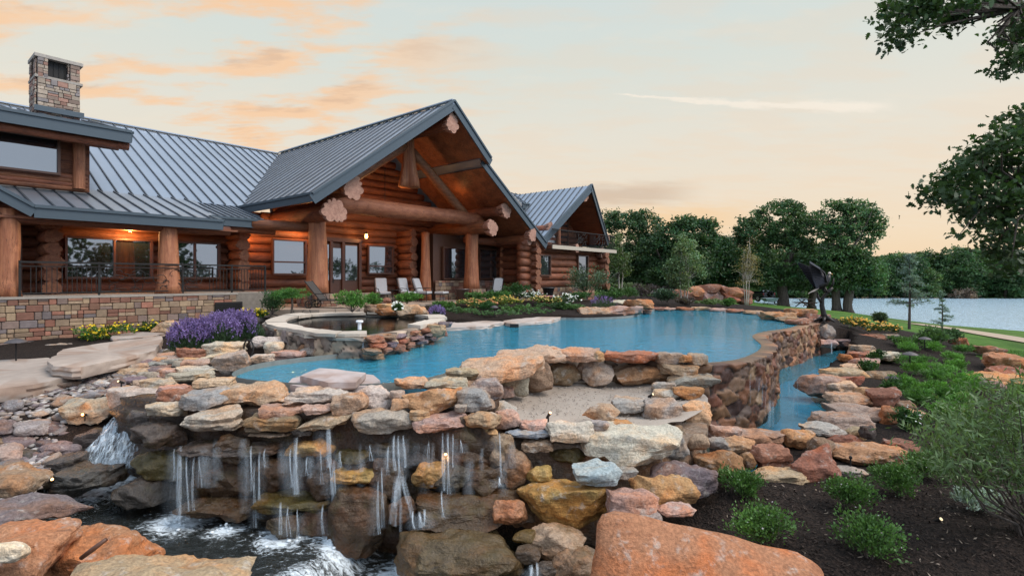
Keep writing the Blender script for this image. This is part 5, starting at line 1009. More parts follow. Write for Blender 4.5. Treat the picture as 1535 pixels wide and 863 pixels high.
# --- the cobbles of the dry stream : countable ones are objects
cob_groups = [("grey", "smooth grey river cobble bedded in the dry stream", (.27, .245, .245)), ("purple", "purplish river cobble bedded in the dry stream", (.20, .155, .155)), ("pale", "pale bleached river cobble bedded in the dry stream", (.48, .44, .41)), ("tan", "tan flat river cobble bedded in the dry stream", (.33, .25, .20))]
protos = {}
rnd = random.Random(11); placed = []
regA = np.array([G(x, y, -2.0)[:2] for x, y in ((0, 590), (60, 572), (128, 556), (180, 545), (262, 538), (265, 552), (215, 566), (180, 580), (105, 598), (60, 640), (40, 690), (-25, 720), (-40, 640))])
for gi, (gk, lab, cc) in enumerate(cob_groups):
    protos[gi] = [rock_geo(900 + gi * 10 + k, 1, .8, .55, 'r' if k % 2 else 'b', 3) for k in range(3)]
cob_me = {(gi, k): raw_mesh("cobble", v[0], v[1], True) for gi in protos for k, v in enumerate(protos[gi])}
for me in cob_me.values(): me.materials.append(ROCK)
tries = 0; ncob = 0
while ncob < 285 and tries < 9000:
    tries += 1; x = rnd.uniform(-9.6, -4.6); y = rnd.uniform(7.2, 13.5); p = np.array([[x, y]])
    if not inside(p, regA)[0]: continue
    s_ = rnd.choice([.11, .14, .17, .21, .27]) * rnd.uniform(.8, 1.2) * (1.15 if y < 10 else .85)
    if any((x - a) ** 2 + (y - b) ** 2 < ((s_ + c) * .36) ** 2 for a, b, c in placed): continue
    placed.append((x, y, s_)); gi = rnd.choices([0, 1, 2, 3], [5, 4, 1.0, 3])[0]; k = rnd.randrange(3)
    o = bpy.data.objects.new("cobble", cob_me[(gi, k)]); col.objects.link(o); o.location = (x, y, gz(x, y) + .12 * s_); o.scale = (s_ * rnd.uniform(1, 1.4), s_, s_ * rnd.uniform(.6, 1.0)); o.rotation_euler = (rnd.uniform(-.3, .3), rnd.uniform(-.3, .3), rnd.uniform(0, 6.3))
    c = cob_groups[gi][2]; f = rnd.uniform(.75, 1.25); o.color = (c[0] * f, c[1] * f, c[2] * f, 1)
    tag(o, cob_groups[gi][1], "cobble", "river cobbles of the dry stream, " + cob_groups[gi][0]); ncob += 1
# the small gravel between them
def scatter_rocks(name, poly, zf, n, smin, smax, seed, cols, mat, label_kind="stuff", flat=.5):
    rs = np.random.RandomState(seed); lo, hi = poly.min(0), poly.max(0); P = rs.uniform(lo, hi, (n * 4, 2)); P = P[inside(P, poly)][:n]; D, T = ico(1); k = len(D); n = len(P)
    s_ = rs.uniform(smin, smax, n); ang = rs.uniform(0, 6.28, n); jit = rs.uniform(.75, 1.2, (n, k)); V = D[None] * jit[..., None] * np.stack([s_ * rs.uniform(.8, 1.5, n), s_, s_ * flat], 1)[:, None]
    c_, sn = np.cos(ang)[:, None], np.sin(ang)[:, None]; X_ = V[..., 0] * c_ - V[..., 1] * sn; Y_ = V[..., 0] * sn + V[..., 1] * c_
    Z_ = zf(P)[:, None] + s_[:, None] * .2 + V[..., 2]; V = np.stack([X_ + P[:, :1], Y_ + P[:, 1:], Z_], -1).reshape(-1, 3); Fc = (T[None] + (np.arange(n) * k)[:, None, None]).reshape(-1, 3)
    C = np.repeat(np.array(cols)[rs.randint(len(cols), size=n)] * rs.uniform(.7, 1.3, (n, 1)), k, 0)
    return tag(obj(name, V, Fc, mat, None, True, C, origin=(0, 0, 0)), kind=label_kind)
scatter_rocks("gravel", regA, ground_base, 2600, .025, .075, 3, [(.25, .22, .215), (.19, .15, .15), (.32, .26, .22), (.40, .36, .33)], FLAG)
scatter_rocks("sand_grit", SAND * .9 + SAND.mean(0) * .1, lambda P: np.full(len(P), -2.10), 900, .006, .018, 4, [(.36, .30, .25), (.32, .26, .215), (.44, .38, .32)], FLAG)
# thin slabs of the stepped bank between the dry stream and the pool
rnd = random.Random(21); nb = 0
bank = np.array([G(x, y, -1.85)[:2] for x, y in ((196, 556), (215, 547), (262, 533), (300, 540), (262, 552), (236, 566), (200, 580), (176, 577))])
pos = []
for t_ in range(4000):
    if nb >= 34: break
    x, y = rnd.uniform(bank[:, 0].min(), bank[:, 0].max()), rnd.uniform(bank[:, 1].min(), bank[:, 1].max())
    if not inside(np.array([[x, y]]), bank)[0] or any((x - a) ** 2 + (y - b) ** 2 < .085 for a, b in pos): continue
    pos.append((x, y)); nb += 1
    stone((x, y, gz(x, y) + .05), rnd.uniform(.35, .6), rnd.uniform(.25, .4), rnd.uniform(.09, .15), 's', rnd.choice(['pink', 'grey', 'greytan', 'tan', 'purple']), "thin overlapping slab of the stepped bank above the cascade", "stone", "bank_slab", rz=rnd.uniform(-.3, .9), tilt=(rnd.uniform(-.1, .1), rnd.uniform(-.12, .12)), sub=3, group="thin slabs of the stepped bank")
# dark rocks around the lower left bank
for k, (px, py, z, w, c_) in enumerate([(20, 660, -2.5, .5, 'purple'), (50, 640, -2.35, .4, 'grey'), (5, 640, -2.3, .45, 'purple'), (75, 650, -2.5, .35, 'greytan'), (40, 685, -2.7, .55, 'dark'), (95, 665, -2.65, .5, 'grey'), (120, 706, -3.05, .4, 'dark'), (145, 690, -3.0, .35, 'dark'), (10, 680, -2.6, .5, 'pink'), (70, 672, -2.65, .45, 'purple'), (100, 642, -2.5, .4, 'purple'), (-20, 665, -2.5, .6, 'brown'), (30, 705, -2.8, .6, 'purple'), (60, 720, -2.95, .5, 'dark'), (90, 628, -2.35, .35, 'tan')]):
    labs = ["purple flat rock at the bank's upper edge", "grey flat rock beside the orange tan rock", "purple rock highest on the outer bank", "grey tan rock on the bank under the lamp lit slab", "black rock between purple rocks on the bank", "grey rock just above the black slabs", "small black rock at the stream's edge", "black rock at the cascade's foot", "pinkish rock low on the bank", "purple rock near the black angular rock", "purple rock under the lamp lit slab", "brown rock at the outer bank", "purple rock above the purple red boulder", "black rock touching the stream beside the black slabs", "small tan rock below the amber lamp"]
    p = G(px, py, z); stone(p, w * 1.2, w * .9, w * .45, 's' if k % 2 else 'b', c_, labs[k], "rock", "bank_rock", rz=k * .7, tilt=(.1, .1), wet=(c_ == 'dark'), group="rocks of the stream bank")
# --- distant rock pile and pool edge flagstones
for k, (px, py, w) in enumerate([(1035, 443, 3.0), (1048, 438, 2.4), (1060, 435, 2.6), (1072, 437, 2.2), (1084, 438, 2.4), (1096, 440, 2.6), (1108, 442, 2.2), (1065, 444, 2.8), (1090, 447, 2.6), (1045, 446, 2.0), (1112, 448, 1.6), (1075, 449, 1.8)]):
    p = W(px, py, 43); stone(p, w * .95, 1.6, 1.0, 'b', ['red', 'terra', 'redbrown', 'pink'][k % 4], ["bright red", "orange red", "dark red", "rose"][k % 4] + " boulder of the rock pile below the oaks, " + ["at its low end", "second along its crest", "third along its crest", "at its highest point", "past the highest point", "near the pale young tree", "at the parked car's end", "in its front middle", "before the parked car", "before its low end", "lowest by the parked car", "at its front foot"][k], "boulder", "boulder", rz=k, sub=3, group="rock pile below the oaks")
cop = [(1000, 463, -1.62), (1025, 462.5, -1.62), (1050, 462.5, -1.62), (1076, 464, -1.62), (1102, 466, -1.62), (1128, 468, -1.62), (965, 467, -1.62), (985, 463, -1.62), (1180, 478, -1.6), (1150, 471, -1.6), (1195, 482, -1.6)]
for k, (px, py, z) in enumerate(cop):
    p = G(px, py, z); stone(p, p[1] * .034, .9, .16, 's', ['pink', 'redbrown', 'tan'][k % 3], "flat coping stone on the pool's far rim", "stone", "coping_stone", sub=3, group="coping stones on the far rim")
for k, (x0, y0, x1, y1, Y, c_, lab) in enumerate([(1143, 467, 1193, 482, 21.5, 'orange', "large flat orange stone at the pool's far corner"), (1178, 462, 1222, 474, 24, 'terra', "rust slab behind the flat orange stone"), (1186, 476, 1225, 488, 20.5, 'pink', "pink slab under the bronze eagle"), (1210, 470, 1246, 482, 23, 'redbrown', "dark red plinth rock beneath the bronze eagle"), (866, 461, 915, 478, 23.2, 'tan', "layered tan stone of the little wall at the pool's far side"), (905, 458, 960, 476, 23.5, 'pink', "pinkish stone of the little wall at the pool's far side"), (935, 449, 980, 462, 25, 'rust', "jagged rusty rock on top of the little wall"), (912, 449, 938, 459, 25.5, 'pale', "pale rock behind the jagged rusty one")]):
    S(x0, y0, x1, y1, Y, 's' if k < 7 else 'b', c_, lab, d=1.2 if k > 3 else None, sub=4)
# rim flagstones on the house side
fl = [((660, 484), (720, 480), (760, 481), (740, 487), (668, 492)), ((745, 481), (800, 475), (842, 474), (832, 480), (770, 485)), ((655, 474), (690, 470), (735, 472), (700, 479), (660, 482))]
for k, P in enumerate(fl): flagstone(P, -1.58, .14, (.46, .38, .33), ["curved pale rim flagstone beside the skimmer slot", "curved pale rim flagstone nearest the flower bed", "pale flagstone behind the rim beside the small lavender"][k], "rim_flagstone", "stone slab", 20 + k)
# ---- the raised spa
SPZ = -1.18; spc = G(540, 484, SPZ)
spa = thing("spa", (spc[0], spc[1], -1.8), "raised round stone spa with cream coping beside the pool", "spa")
ring_px = [(400, 478), (430, 471), (500, 468.5), (570, 467.5), (625, 470), (656, 477), (668, 487), (655, 481), (610, 490), (560, 497), (546, 489), (520, 492), (490, 492), (480, 487), (450, 484), (405, 484)]
out_px = [(398, 479), (440, 469), (520, 467), (600, 467), (650, 470.5), (668, 475), (657, 481), (620, 489), (585, 495), (547, 500), (500, 501), (450, 494), (402, 486)]
OUT = chaikin(np.array([G(x, y, SPZ)[:2] for x, y in out_px]), 2); ctr = OUT.mean(0); INN = ctr + (OUT - ctr) * .85
# order : outward normals need the front side; both directions handled by testing
def wall_ring(poly, ztop, zbot, seed, size, pal, name, parent): 
    a_ = 0.5 * sum(poly[i][0] * poly[(i + 1) % len(poly)][1] - poly[(i + 1) % len(poly)][0] * poly[i][1] for i in range(len(poly)))
    return cells_wall(poly, ztop, zbot, seed, size, pal, name, STONEW, .06, 1 if a_ > 0 else -1, parent, cap=.25, closed=True)
wall_ring(OUT, SPZ - .07, -1.95, 15, .34, [(.36, .27, .20), (.42, .22, .12), (.30, .22, .17), (.45, .33, .22), (.22, .17, .15), (.38, .28, .2)], "wall", spa)
n = len(OUT); mb = MB(); oo = ctr + (OUT - ctr) * 1.03; V = []
low = sst((oo[:, 0] - G(540, 500, SPZ)[0]) - .35 * (oo[:, 1] - G(540, 500, SPZ)[1]), -.05, .35) * (oo[:, 1] < ctr[1] + 1.0); jt = .07 * fbm(np.c_[oo * 2.6, np.zeros(n)], 3)
for P_, z in ((oo, SPZ - .06), (oo * 1.0, SPZ), (INN, SPZ), (INN, SPZ - .5)): V.append(np.c_[P_, np.full(n, z) - .12 * low * (z > SPZ - .4)])
V = np.concatenate(V); V[:, :2] += .11 * np.stack([fbm(V * 2.2, 4), fbm(V * 2.2 + 9, 4)], 1); V[n:3 * n, 2] += .018 * fbm(V[n:3 * n] * 2, 3)
cc_ = np.array([.55, .47, .39]) * (1 - np.tile(low, 4)[:, None] * np.array([.55, .68, .72])) * (1 + .3 * fbm(V * 1.5 + 4, 3))[:, None]
rs_ = np.random.RandomState(44); cuts = np.unique(np.round(np.linspace(0, n, 15)[:-1] + rs_.uniform(-1, 1, 14)).astype(int) % n)
for ci_ in range(len(cuts)):
    i0, i1 = cuts[ci_], cuts[(ci_ + 1) % len(cuts)]; ids = [(i0 + k) % n for k in range(((i1 - i0) % n) + 1)]; lw = low[ids].mean()
    if lw > .6: continue
    shr = .06; o_ = oo[ids] + (OUT[ids] - ctr) * rs_.uniform(-.015, .03); i_ = INN[ids] + (ctr - INN[ids]) * rs_.uniform(-.02, .06); poly_ = np.concatenate([o_, i_[::-1]]); pc = poly_.mean(0); poly_ = pc + (poly_ - pc) * (1 - .025); poly_ += .03 * np.stack([fbm(np.c_[poly_ * 5, np.zeros(len(poly_))], 3), fbm(np.c_[poly_ * 5 + 40, np.zeros(len(poly_))], 3)], 1); zt = SPZ + rs_.uniform(-.012, .018)
    cb = MB(); cb.poly(np.c_[poly_, zt + .012 * fbm(np.c_[poly_ * 2, np.zeros(len(poly_))], 2)], rs_.uniform(.06, .10), col=np.array([.52, .44, .36]) * rs_.uniform(.8, 1.12)); cb.build("coping_stone", FLAG, spa)
mb.V.append(V - [0, 0, .07]); mb.C.append(cc_ * .55); mb.n += len(V); mb.F += [(i * n + j, i * n + (j + 1) % n, (i + 1) * n + (j + 1) % n, (i + 1) * n + j) for i in range(3) for j in range(n)]
mb.build("coping_bed", FLAG, spa)
V, T = tri_poly(ctr + (INN - ctr) * 1.02, SPZ - .12); obj("spa_water", V, T, m_water("spa_water_surface", (.30, .42, .48), .02, 4, .12, .04), spa)
V, T = tri_poly(ctr + (INN - ctr) * 1.02, SPZ - .75); obj("spa_floor", V, T, m_simple("dark_plaster", (.06, .10, .13), .8), spa)
# dark stacked slabs over which the spa spills
rnd = random.Random(4)
for i, (px, py) in enumerate([(558, 526), (575, 524), (593, 521), (610, 517), (628, 512), (645, 506), (658, 500), (566, 517), (584, 515), (602, 511), (620, 506), (638, 501), (654, 494), (562, 508), (580, 506), (598, 503), (617, 498), (634, 494), (648, 488), (664, 486), (560, 534), (600, 527), (640, 515)]):
    p = W(px, py, 11.45 + (px - 558) / 92 * 3.0 - .5 + (.0 if i < 7 else .12 if i < 13 else .25)); stone(p, rnd.uniform(.34, .5), .5, rnd.uniform(.10, .15), 's', rnd.choice(['redbrown', 'redbrown', 'purple', 'brown', 'red']), "thin dark red slab in the spillway stack of the spa", "stone", "spill_slab", rz=.5 + rnd.uniform(-.2, .2), wet=True, sub=3, group="thin slabs of the spa spillway")
for k, (x0, y0, x1, y1, Y, c_, lab) in enumerate([(594, 456, 642, 480, 17.5, 'peach', "peach boulder on the spa's far rim"), (564, 455, 588, 463, 18.3, 'orange', "orange flat stone on the spa's far rim"), (562, 461, 598, 473, 17.6, 'rust', "rusty layered stone below the orange flat one"), (640, 486, 668, 504, 13.6, 'tan', "tan corner stone at the end of the spa spillway"), (546, 456, 566, 472, 18.2, 'brown', "brown stacked stone behind the spa"), (574, 446, 586, 455, 18.8, 'redbrown', "pointed red brown stone standing behind the spa")]):
    S(x0, y0, x1, y1, Y, 'b' if k in (0, 5) else 's', c_, lab, sub=4)
# ---- bank under the right-hand stones
# ================================================================== WATER IN MOTION
def m_fall(name, scale, thr):
    m, t, n_, l_, p = newmat(name); b = NB(t); v = b.coord('Object', scale)
    n = b.noise(v, 1.0, 5, .65); f = b.rng(n, *thr)
    d = n_.new('ShaderNodeBsdfPrincipled'); d.inputs['Base Color'].default_value = (.66, .75, .82, 1); d.inputs['Roughness'].default_value = .25
    l_.new(b.bump(n, .5, .02), d.inputs['Normal'])
    tr = n_.new('ShaderNodeBsdfTransparent'); mx = n_.new('ShaderNodeMixShader'); l_.new(f, mx.inputs[0]); l_.new(tr.outputs[0], mx.inputs[1]); l_.new(d.outputs[0], mx.inputs[2]); l_.new(mx.outputs[0], n_['Material Output'].inputs[0]); return m
def m_ribbon():
    m, t, n_, l_, p = newmat("falling_water"); b = NB(t); s_ = n_.new('ShaderNodeSeparateColor'); l_.new(b.attr(), s_.inputs[0])
    f = b.math('MULTIPLY', s_.outputs[0], b.rng(b.noise(b.coord('Object', (60, 60, 1.1)), 1.0, 3, .5), .25, .7, .35, 1.0)); f = b.math('MULTIPLY', f, s_.outputs[1])
    p.inputs['Base Color'].default_value = (.74, .81, .86, 1); p.inputs['Roughness'].default_value = .2
    tr = n_.new('ShaderNodeBsdfTransparent'); mx = n_.new('ShaderNodeMixShader'); l_.new(f, mx.inputs[0]); l_.new(tr.outputs[0], mx.inputs[1]); l_.new(p.outputs[0], mx.inputs[2]); l_.new(mx.outputs[0], n_['Material Output'].inputs[0]); return m
FALL = m_ribbon(); CASC = m_fall("white_water", (34, 14, .9), (.34, .80))
rnd = random.Random(8); fw = MB()
def strand(x, y0, y1, Y, w, dx=0.0, out=.10, al=.56):
    a_ = W(x, y0, Y); n = 10; k = 5; c0 = W(x + dx, y1, Y - out); z1 = c0[2]; V = []; C = []; ph = rnd.uniform(0, 9); ww = max(w, 1.0) / F * Y * (.55 if al > .4 else .85)
    for i in range(n):
        t_ = i / (n - 1); s_ = t_ ** .55; p = np.array([a_[0] + (c0[0] - a_[0]) * t_ + .008 * math.sin(ph + 4 * t_), a_[1] + (c0[1] - a_[1]) * s_, a_[2] + (z1 - a_[2]) * t_]); wi = ww * (.85 + .25 * t_ + .12 * math.sin(ph * 2 + 5 * t_))
        for j in range(k): u = j / (k - 1) - .5; V.append(p + np.array([wi * 2 * u, -.4 * wi * (1 - 4 * u * u), 0])); C.append(((1 - (2 * abs(u)) ** 1.5), al * min(1, t_ * 5 + .15) * (1 - .25 * t_), 0))
    fw.V.append(np.array(V)); fw.C.append(np.array(C)); fw.F += [(fw.n + i * k + j, fw.n + i * k + j + 1, fw.n + (i + 1) * k + j + 1, fw.n + (i + 1) * k + j) for i in range(n - 1) for j in range(k - 1)]; fw.n += len(V)
ST_ = [(270, 668, 776, 7.0, 9), (281, 678, 776, 7.0, 4), (291, 680, 765, 7.0, 3), (262, 672, 720, 7.05, 2.5), (299, 680, 730, 7.0, 2), (376, 668, 735, 6.95, 4), (389, 676, 775, 6.95, 3.5), (382, 690, 790, 6.9, 2.5), (398, 672, 700, 6.95, 2),
       (443, 655, 740, 6.85, 9), (436, 672, 730, 6.85, 3), (460, 684, 712, 6.85, 2), (492, 642, 700, 6.8, 8), (500, 690, 818, 6.7, 6), (494, 690, 740, 6.75, 3), (510, 675, 700, 6.75, 2), (481, 672, 725, 6.8, 2), (420, 752, 800, 6.65, 5), (432, 758, 804, 6.65, 3), (446, 762, 808, 6.65, 3), (484, 755, 800, 6.6, 3),
       (590, 652, 705, 6.7, 5), (597, 652, 715, 6.7, 4), (605, 652, 700, 6.7, 4), (582, 668, 712, 6.7, 2.5), (555, 665, 690, 6.75, 2), (663, 648, 735, 6.7, 4), (671, 648, 740, 6.7, 4), (678, 650, 700, 6.7, 2.5), (690, 658, 678, 6.75, 2), (748, 648, 715, 6.9, 3.5), (748, 714, 728, 6.7, 4), (642, 660, 700, 6.75, 1.5), (572, 700, 790, 6.55, 3), (566, 720, 800, 6.5, 3),
       (628, 766, 790, 6.2, 6), (618, 765, 792, 6.2, 4), (636, 762, 788, 6.2, 4), (662, 735, 775, 6.2, 3), (795, 845, 875, 5.6, 8), (804, 842, 875, 5.6, 5)]
for x, y0, y1, Y, w in ST_:
    strand(x, y0, y1, Y, w * .9, rnd.uniform(-2, 4)); strand(x + w * .2, y0, y1, Y - .02, w * .5, rnd.uniform(-2, 4))
    strand(x + rnd.uniform(-6, 6), y0 + rnd.uniform(0, 6), y1, Y + .02, w * 2.6 + 5, rnd.uniform(-2, 3), al=.10)
for k in range(5): strand(598 + rnd.uniform(-5, 5), 712, 712 + rnd.uniform(40, 85), 6.55, rnd.uniform(2, 6), rnd.uniform(-12, 2), .2, al=.3)
for k in range(3): strand(606 + rnd.uniform(-4, 4), 712, 712 + rnd.uniform(30, 70), 6.55, rnd.uniform(2, 5), rnd.uniform(0, 14), .2, al=.28)
for k in range(34):
    x = rnd.uniform(265, 770); Y = 7.05 - (x - 265) * .0006; y = rnd.uniform(655, 690); strand(x, y, y + rnd.uniform(25, 90), Y, rnd.uniform(3, 16), 0, al=rnd.uniform(.08, .2))
for k in range(14): strand(1140 + rnd.uniform(-60, 60), 552 + rnd.uniform(0, 20), 600 + rnd.uniform(-20, 30), 10.6, 1.2, 0, al=.2)
strand(1153, 598, 640, 10.2, 4, al=.4); strand(1158, 600, 640, 10.2, 3, al=.3); strand(1246, 512, 530, 19.0, 3); strand(545, 506, 533, 11.4, 3)
tag(fw.build("falling_water", FALL, smooth=True), kind='stuff')
def cascade(name, top, bot, w0, w1, n=46, k=26, sag=.35, seed=0):
    a_, c = np.array(top), np.array(bot); d = c - a_; V = []; side = np.array([1.0, .25, 0]); side /= np.linalg.norm(side)
    for i in range(n):
        t_ = i / (n - 1); p = a_ + np.array([d[0] * t_, d[1] * t_ ** .8, d[2] * t_ ** 1.25]); w = w0 + (w1 - w0) * t_ ** .8
        for j in range(k): u = j / (k - 1) - .5; V.append(p + side * w * u + [0, -.10 * (1 - 4 * u * u), 0])
    V = np.array(V); f = fbm(np.c_[V[:, 0] * 9, V[:, 1] * 9, V[:, 2] * 2.2] + seed, 4); V[:, 1] -= .035 * f; V[:, 2] += .03 * f
    return tag(obj(name, V, [(i * k + j, i * k + j + 1, (i + 1) * k + j + 1, (i + 1) * k + j) for i in range(n - 1) for j in range(k - 1)], CASC, None, True), kind='stuff')
cascade("cascade_water", W(203, 615, 8.5), W(172, 700, 7.95), .36, 1.0); cascade("cascade_water", W(202, 618, 8.55), W(178, 696, 8.1), .34, .85, seed=5)
# splash drops where water lands
rs = np.random.RandomState(3); mb = MB()
for fx, fy, r in falls_foot[:7]:
    for k in range(36):
        an, rr = rs.uniform(0, 6.28), abs(rs.normal(0, r * .28)); p = np.array([fx + rr * math.cos(an), fy + rr * math.sin(an)]); z = float(low_z(p[None])[0]); mb.ball((p[0], p[1], z + abs(rs.normal(0, .025))), rs.uniform(.008, .024) * np.array([1.4, 1.4, .8]), 1)
tag(mb.build("splash_foam", m_simple("white_foam", (.80, .85, .88), .5), smooth=True, vc=False), kind='stuff')
# ================================================================== PLANTS
def cards(C, size, colr, rs, asp=.5, up=.35, outw=None, lean=None):
    """one small bent leaf (two faces) per centre"""
    n = len(C); t_ = rs.normal(size=(n, 3)); 
    if lean is not None: t_ = t_ * .45 + lean
    t_ /= np.linalg.norm(t_, axis=1, keepdims=True); nn_ = rs.normal(size=(n, 3)); nn_[:, 2] += up * 2
    if outw is not None: nn_ += outw * .9
    s_ = np.cross(t_, nn_); s_ /= np.maximum(np.linalg.norm(s_, axis=1, keepdims=True), 1e-9); nn_ = np.cross(s_, t_)
    L_ = np.broadcast_to(size, (n,))[:, None] * rs.uniform(.7, 1.3, (n, 1)); wv = s_ * L_ * asp * .5
    A = C - t_ * L_ * .5; B = C + t_ * L_ * .5; Mid = C + nn_ * L_ * .10
    V = np.stack([A, Mid + wv - nn_ * L_ * .12, B, Mid - wv - nn_ * L_ * .12], 1).reshape(-1, 3); i = np.arange(n) * 4
    return V, np.stack([i, i + 1, i + 2, i + 3], 1), np.repeat(colr, 4, 0)
def lobe_points(lobes, nclump, nleaf, cr, rs, shell=.62):
    lobes = np.array(lobes, float); wgt = (lobes[:, 3] * lobes[:, 4] * lobes[:, 5]) ** (2 / 3); li = rs.choice(len(lobes), nclump, p=wgt / wgt.sum()); L_ = lobes[li]
    d = rs.normal(size=(nclump, 3)); d /= np.linalg.norm(d, axis=1, keepdims=True); r = rs.uniform(shell, 1.0, (nclump, 1)) ** .8; cc = L_[:, :3] + d * r * L_[:, 3:]
    per = max(1, nleaf // nclump); ci = np.repeat(np.arange(nclump), per); off_ = rs.normal(size=(len(ci), 3)) * cr * np.array([1, 1, .62]) * rs.uniform(.6, 1.3, (nclump, 1))[ci]
    return cc[ci] + off_, ci, cc
def foliage(lobes, nclump, nleaf, cr, leaf, colr, rs, asp=.55, var=.28, shell=.62, hue=.12):
    P, ci, cc = lobe_points(lobes, nclump, nleaf, cr, rs, shell)
    br = np.clip(1 + rs.normal(0, var, nclump), .45, 1.7); hu = rs.normal(0, hue, nclump)
    C = np.array(colr)[None] * br[ci][:, None] * rs.uniform(.75, 1.25, (len(ci), 1)); C[:, 0] *= 1 + hu[ci]; C[:, 2] *= 1 - .5 * hu[ci]
    return cards(P, leaf, np.clip(C, .004, .9), rs, asp) + (cc,)
BARK = m_wood("bark", (.13, .10, .08), (.06, .045, .036), (3, 3, .6), .9, 3.0, bump=.9); PALEBARK = m_simple("pale_bark", (.48, .42, .35), .8, 0, .3, 9, .4)
def tree(name, label, base, lobes, trunk, nclump, nleaf, cr, leaf, colr, seed, group=None, bark=None, asp=.55, var=.28, shell=.62, limbs=9, cat="tree", lean=0.0, stems=None):
    """lobes relative to base (x,y,z,rx,ry,rz); trunk = (radius, height of first fork)"""
    rs = np.random.RandomState(seed); b0 = np.array(base, float); t = thing(name, b0, label, cat, group)
    V, Fc, C, cc = foliage(lobes, nclump, nleaf, cr, leaf, colr, rs, asp, var, shell); obj("crown", V + b0, Fc, LEAF, t, False, C)
    mb = MB(); r0, hf = trunk
    for sx, sy, rr in (stems or [(0, 0, 1)]):
        top = np.array([sx * 2 + lean, sy * 2, hf]); p0 = np.array([sx, sy, -.3])
        mb.tube(b0 + np.array([p0 + (top - p0) * u + np.array([.06 * math.sin(5 * u + seed), .05 * math.cos(4 * u), 0]) * r0 * 4 for u in np.linspace(0, 1, 7)]), [r0 * rr * (1.35 if u == 0 else 1.05 - .3 * u) for u in np.linspace(0, 1, 7)], 9, wob=.12, seed=seed)
        sel = cc[rs.choice(len(cc), min(limbs, len(cc)), replace=False)]
        for q in sel:
            mid = top * .5 + q * .5 + rs.normal(0, .12, 3) * np.linalg.norm(q - top); mid[2] += .1 * np.linalg.norm(q - top)
            u = np.linspace(0, 1, 6)[:, None]; pts = (1 - u) ** 2 * (top - [0, 0, .05 * hf]) + 2 * u * (1 - u) * mid + u * u * q
            mb.tube(b0 + pts, np.linspace(r0 * rr * .5, r0 * .06, 6), 6, wob=.1)
    mb.build("trunk", bark or BARK, t, True, vc=False); return t
def PXL(L_, bx, by, Y, dep=.8):
    """crown lobes drawn from the picture : (px, py, rx, ry[, dy]) at distance Y, relative to the base"""
    b0 = W(bx, by, Y); out_ = []
    for q in L_:
        c = W(q[0], q[1], Y) - b0; out_.append((c[0], (q[4] if len(q) > 4 else 0) * 1.0, c[2], q[2] / F * Y, max(q[2], q[3]) / F * Y * dep, q[3] / F * Y))
    return b0, out_
OAK = (.066, .125, .046)
b0, lb = PXL([(1168, 335, 45, 30), (1135, 350, 34, 26), (1200, 345, 34, 28), (1118, 375, 22, 22), (1165, 385, 55, 32), (1215, 385, 30, 34, 2), (1150, 415, 34, 20), (1195, 415, 40, 20), (1112, 340, 14, 14), (1175, 312, 26, 12), (1225, 330, 14, 14)], 1173, 459, 57)
tree("oak_tree", "broad dark green oak standing beyond the pool before the lake", b0, lb, (.62, 3.2), 900, 34000, .26, .27, OAK, 1, "oaks on the lake lawn")
b0, lb = PXL([(1285, 320, 30, 20), (1262, 310, 20, 12), (1305, 335, 20, 20), (1255, 350, 26, 24), (1300, 365, 14, 12), (1240, 335, 14, 16), (1318, 352, 9, 8), (1272, 345, 26, 18), (1250, 305, 10, 7)], 1254, 466, 54)
tree("oak_tree", "tall lighter oak with sky showing through its thin crown", b0, lb, (.42, 4.5), 330, 11000, .26, .26, (.08, .15, .058), 2, "oaks on the lake lawn", shell=.3)
b0, lb = PXL([(1285, 405, 30, 26), (1262, 415, 28, 22), (1308, 418, 16, 14), (1250, 395, 22, 22), (1280, 385, 24, 16)], 1272, 466, 53.5)
tree("oak_tree", "low rounded oak beside the tall light one at the shore", b0, lb, (.45, 2.6), 420, 16000, .26, .27, (.06, .125, .042), 3, "oaks on the lake lawn")
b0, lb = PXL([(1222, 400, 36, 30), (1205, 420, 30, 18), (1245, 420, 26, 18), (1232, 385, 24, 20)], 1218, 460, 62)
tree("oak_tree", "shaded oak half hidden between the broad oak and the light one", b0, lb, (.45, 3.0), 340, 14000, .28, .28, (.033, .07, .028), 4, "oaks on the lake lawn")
for k, (bx, by, Y, L_, lab) in enumerate([
    (925, 446, 62, [(935, 350, 42, 36), (905, 350, 30, 34), (965, 340, 28, 26), (930, 395, 50, 30), (975, 385, 30, 34), (900, 400, 28, 30)], "tall dark oak rising straight behind the balcony wing"),
    (1008, 447, 58, [(1010, 360, 34, 28), (1040, 350, 36, 24), (1060, 340, 14, 12), (985, 375, 26, 26), (1030, 395, 44, 28), (1005, 410, 40, 22), (1055, 375, 26, 22), (1022, 335, 18, 10)], "dark oak with a crooked crown behind the pale young tree"),
    (1078, 448, 66, [(1080, 385, 26, 26), (1068, 410, 30, 22), (1098, 400, 22, 26), (1088, 368, 16, 14)], "smaller dark oak filling the gap beside the broad oak"),
    (960, 447, 78, [(960, 400, 50, 34), (1000, 415, 40, 24), (920, 415, 40, 24)], "dense oak far behind the wing, seen between two nearer crowns"),
    (1050, 447, 80, [(1050, 415, 46, 24), (1090, 422, 34, 20), (1010, 425, 30, 18)], "low dense tree behind the rock pile"), (1130, 446, 84, [(1130, 420, 36, 22), (1165, 424, 30, 18)], "low tree behind the parked car")]):
    b0, lb = PXL(L_, bx, by, Y); tree("oak_tree", lab, b0, lb, (.5, 3.0), 620, 24000, .30, .30, [(.05, .10, .04), (.053, .107, .04), (.054, .11, .045), (.038, .08, .032), (.044, .094, .036), (.054, .113, .043)][k], 20 + k, "oaks behind the house")
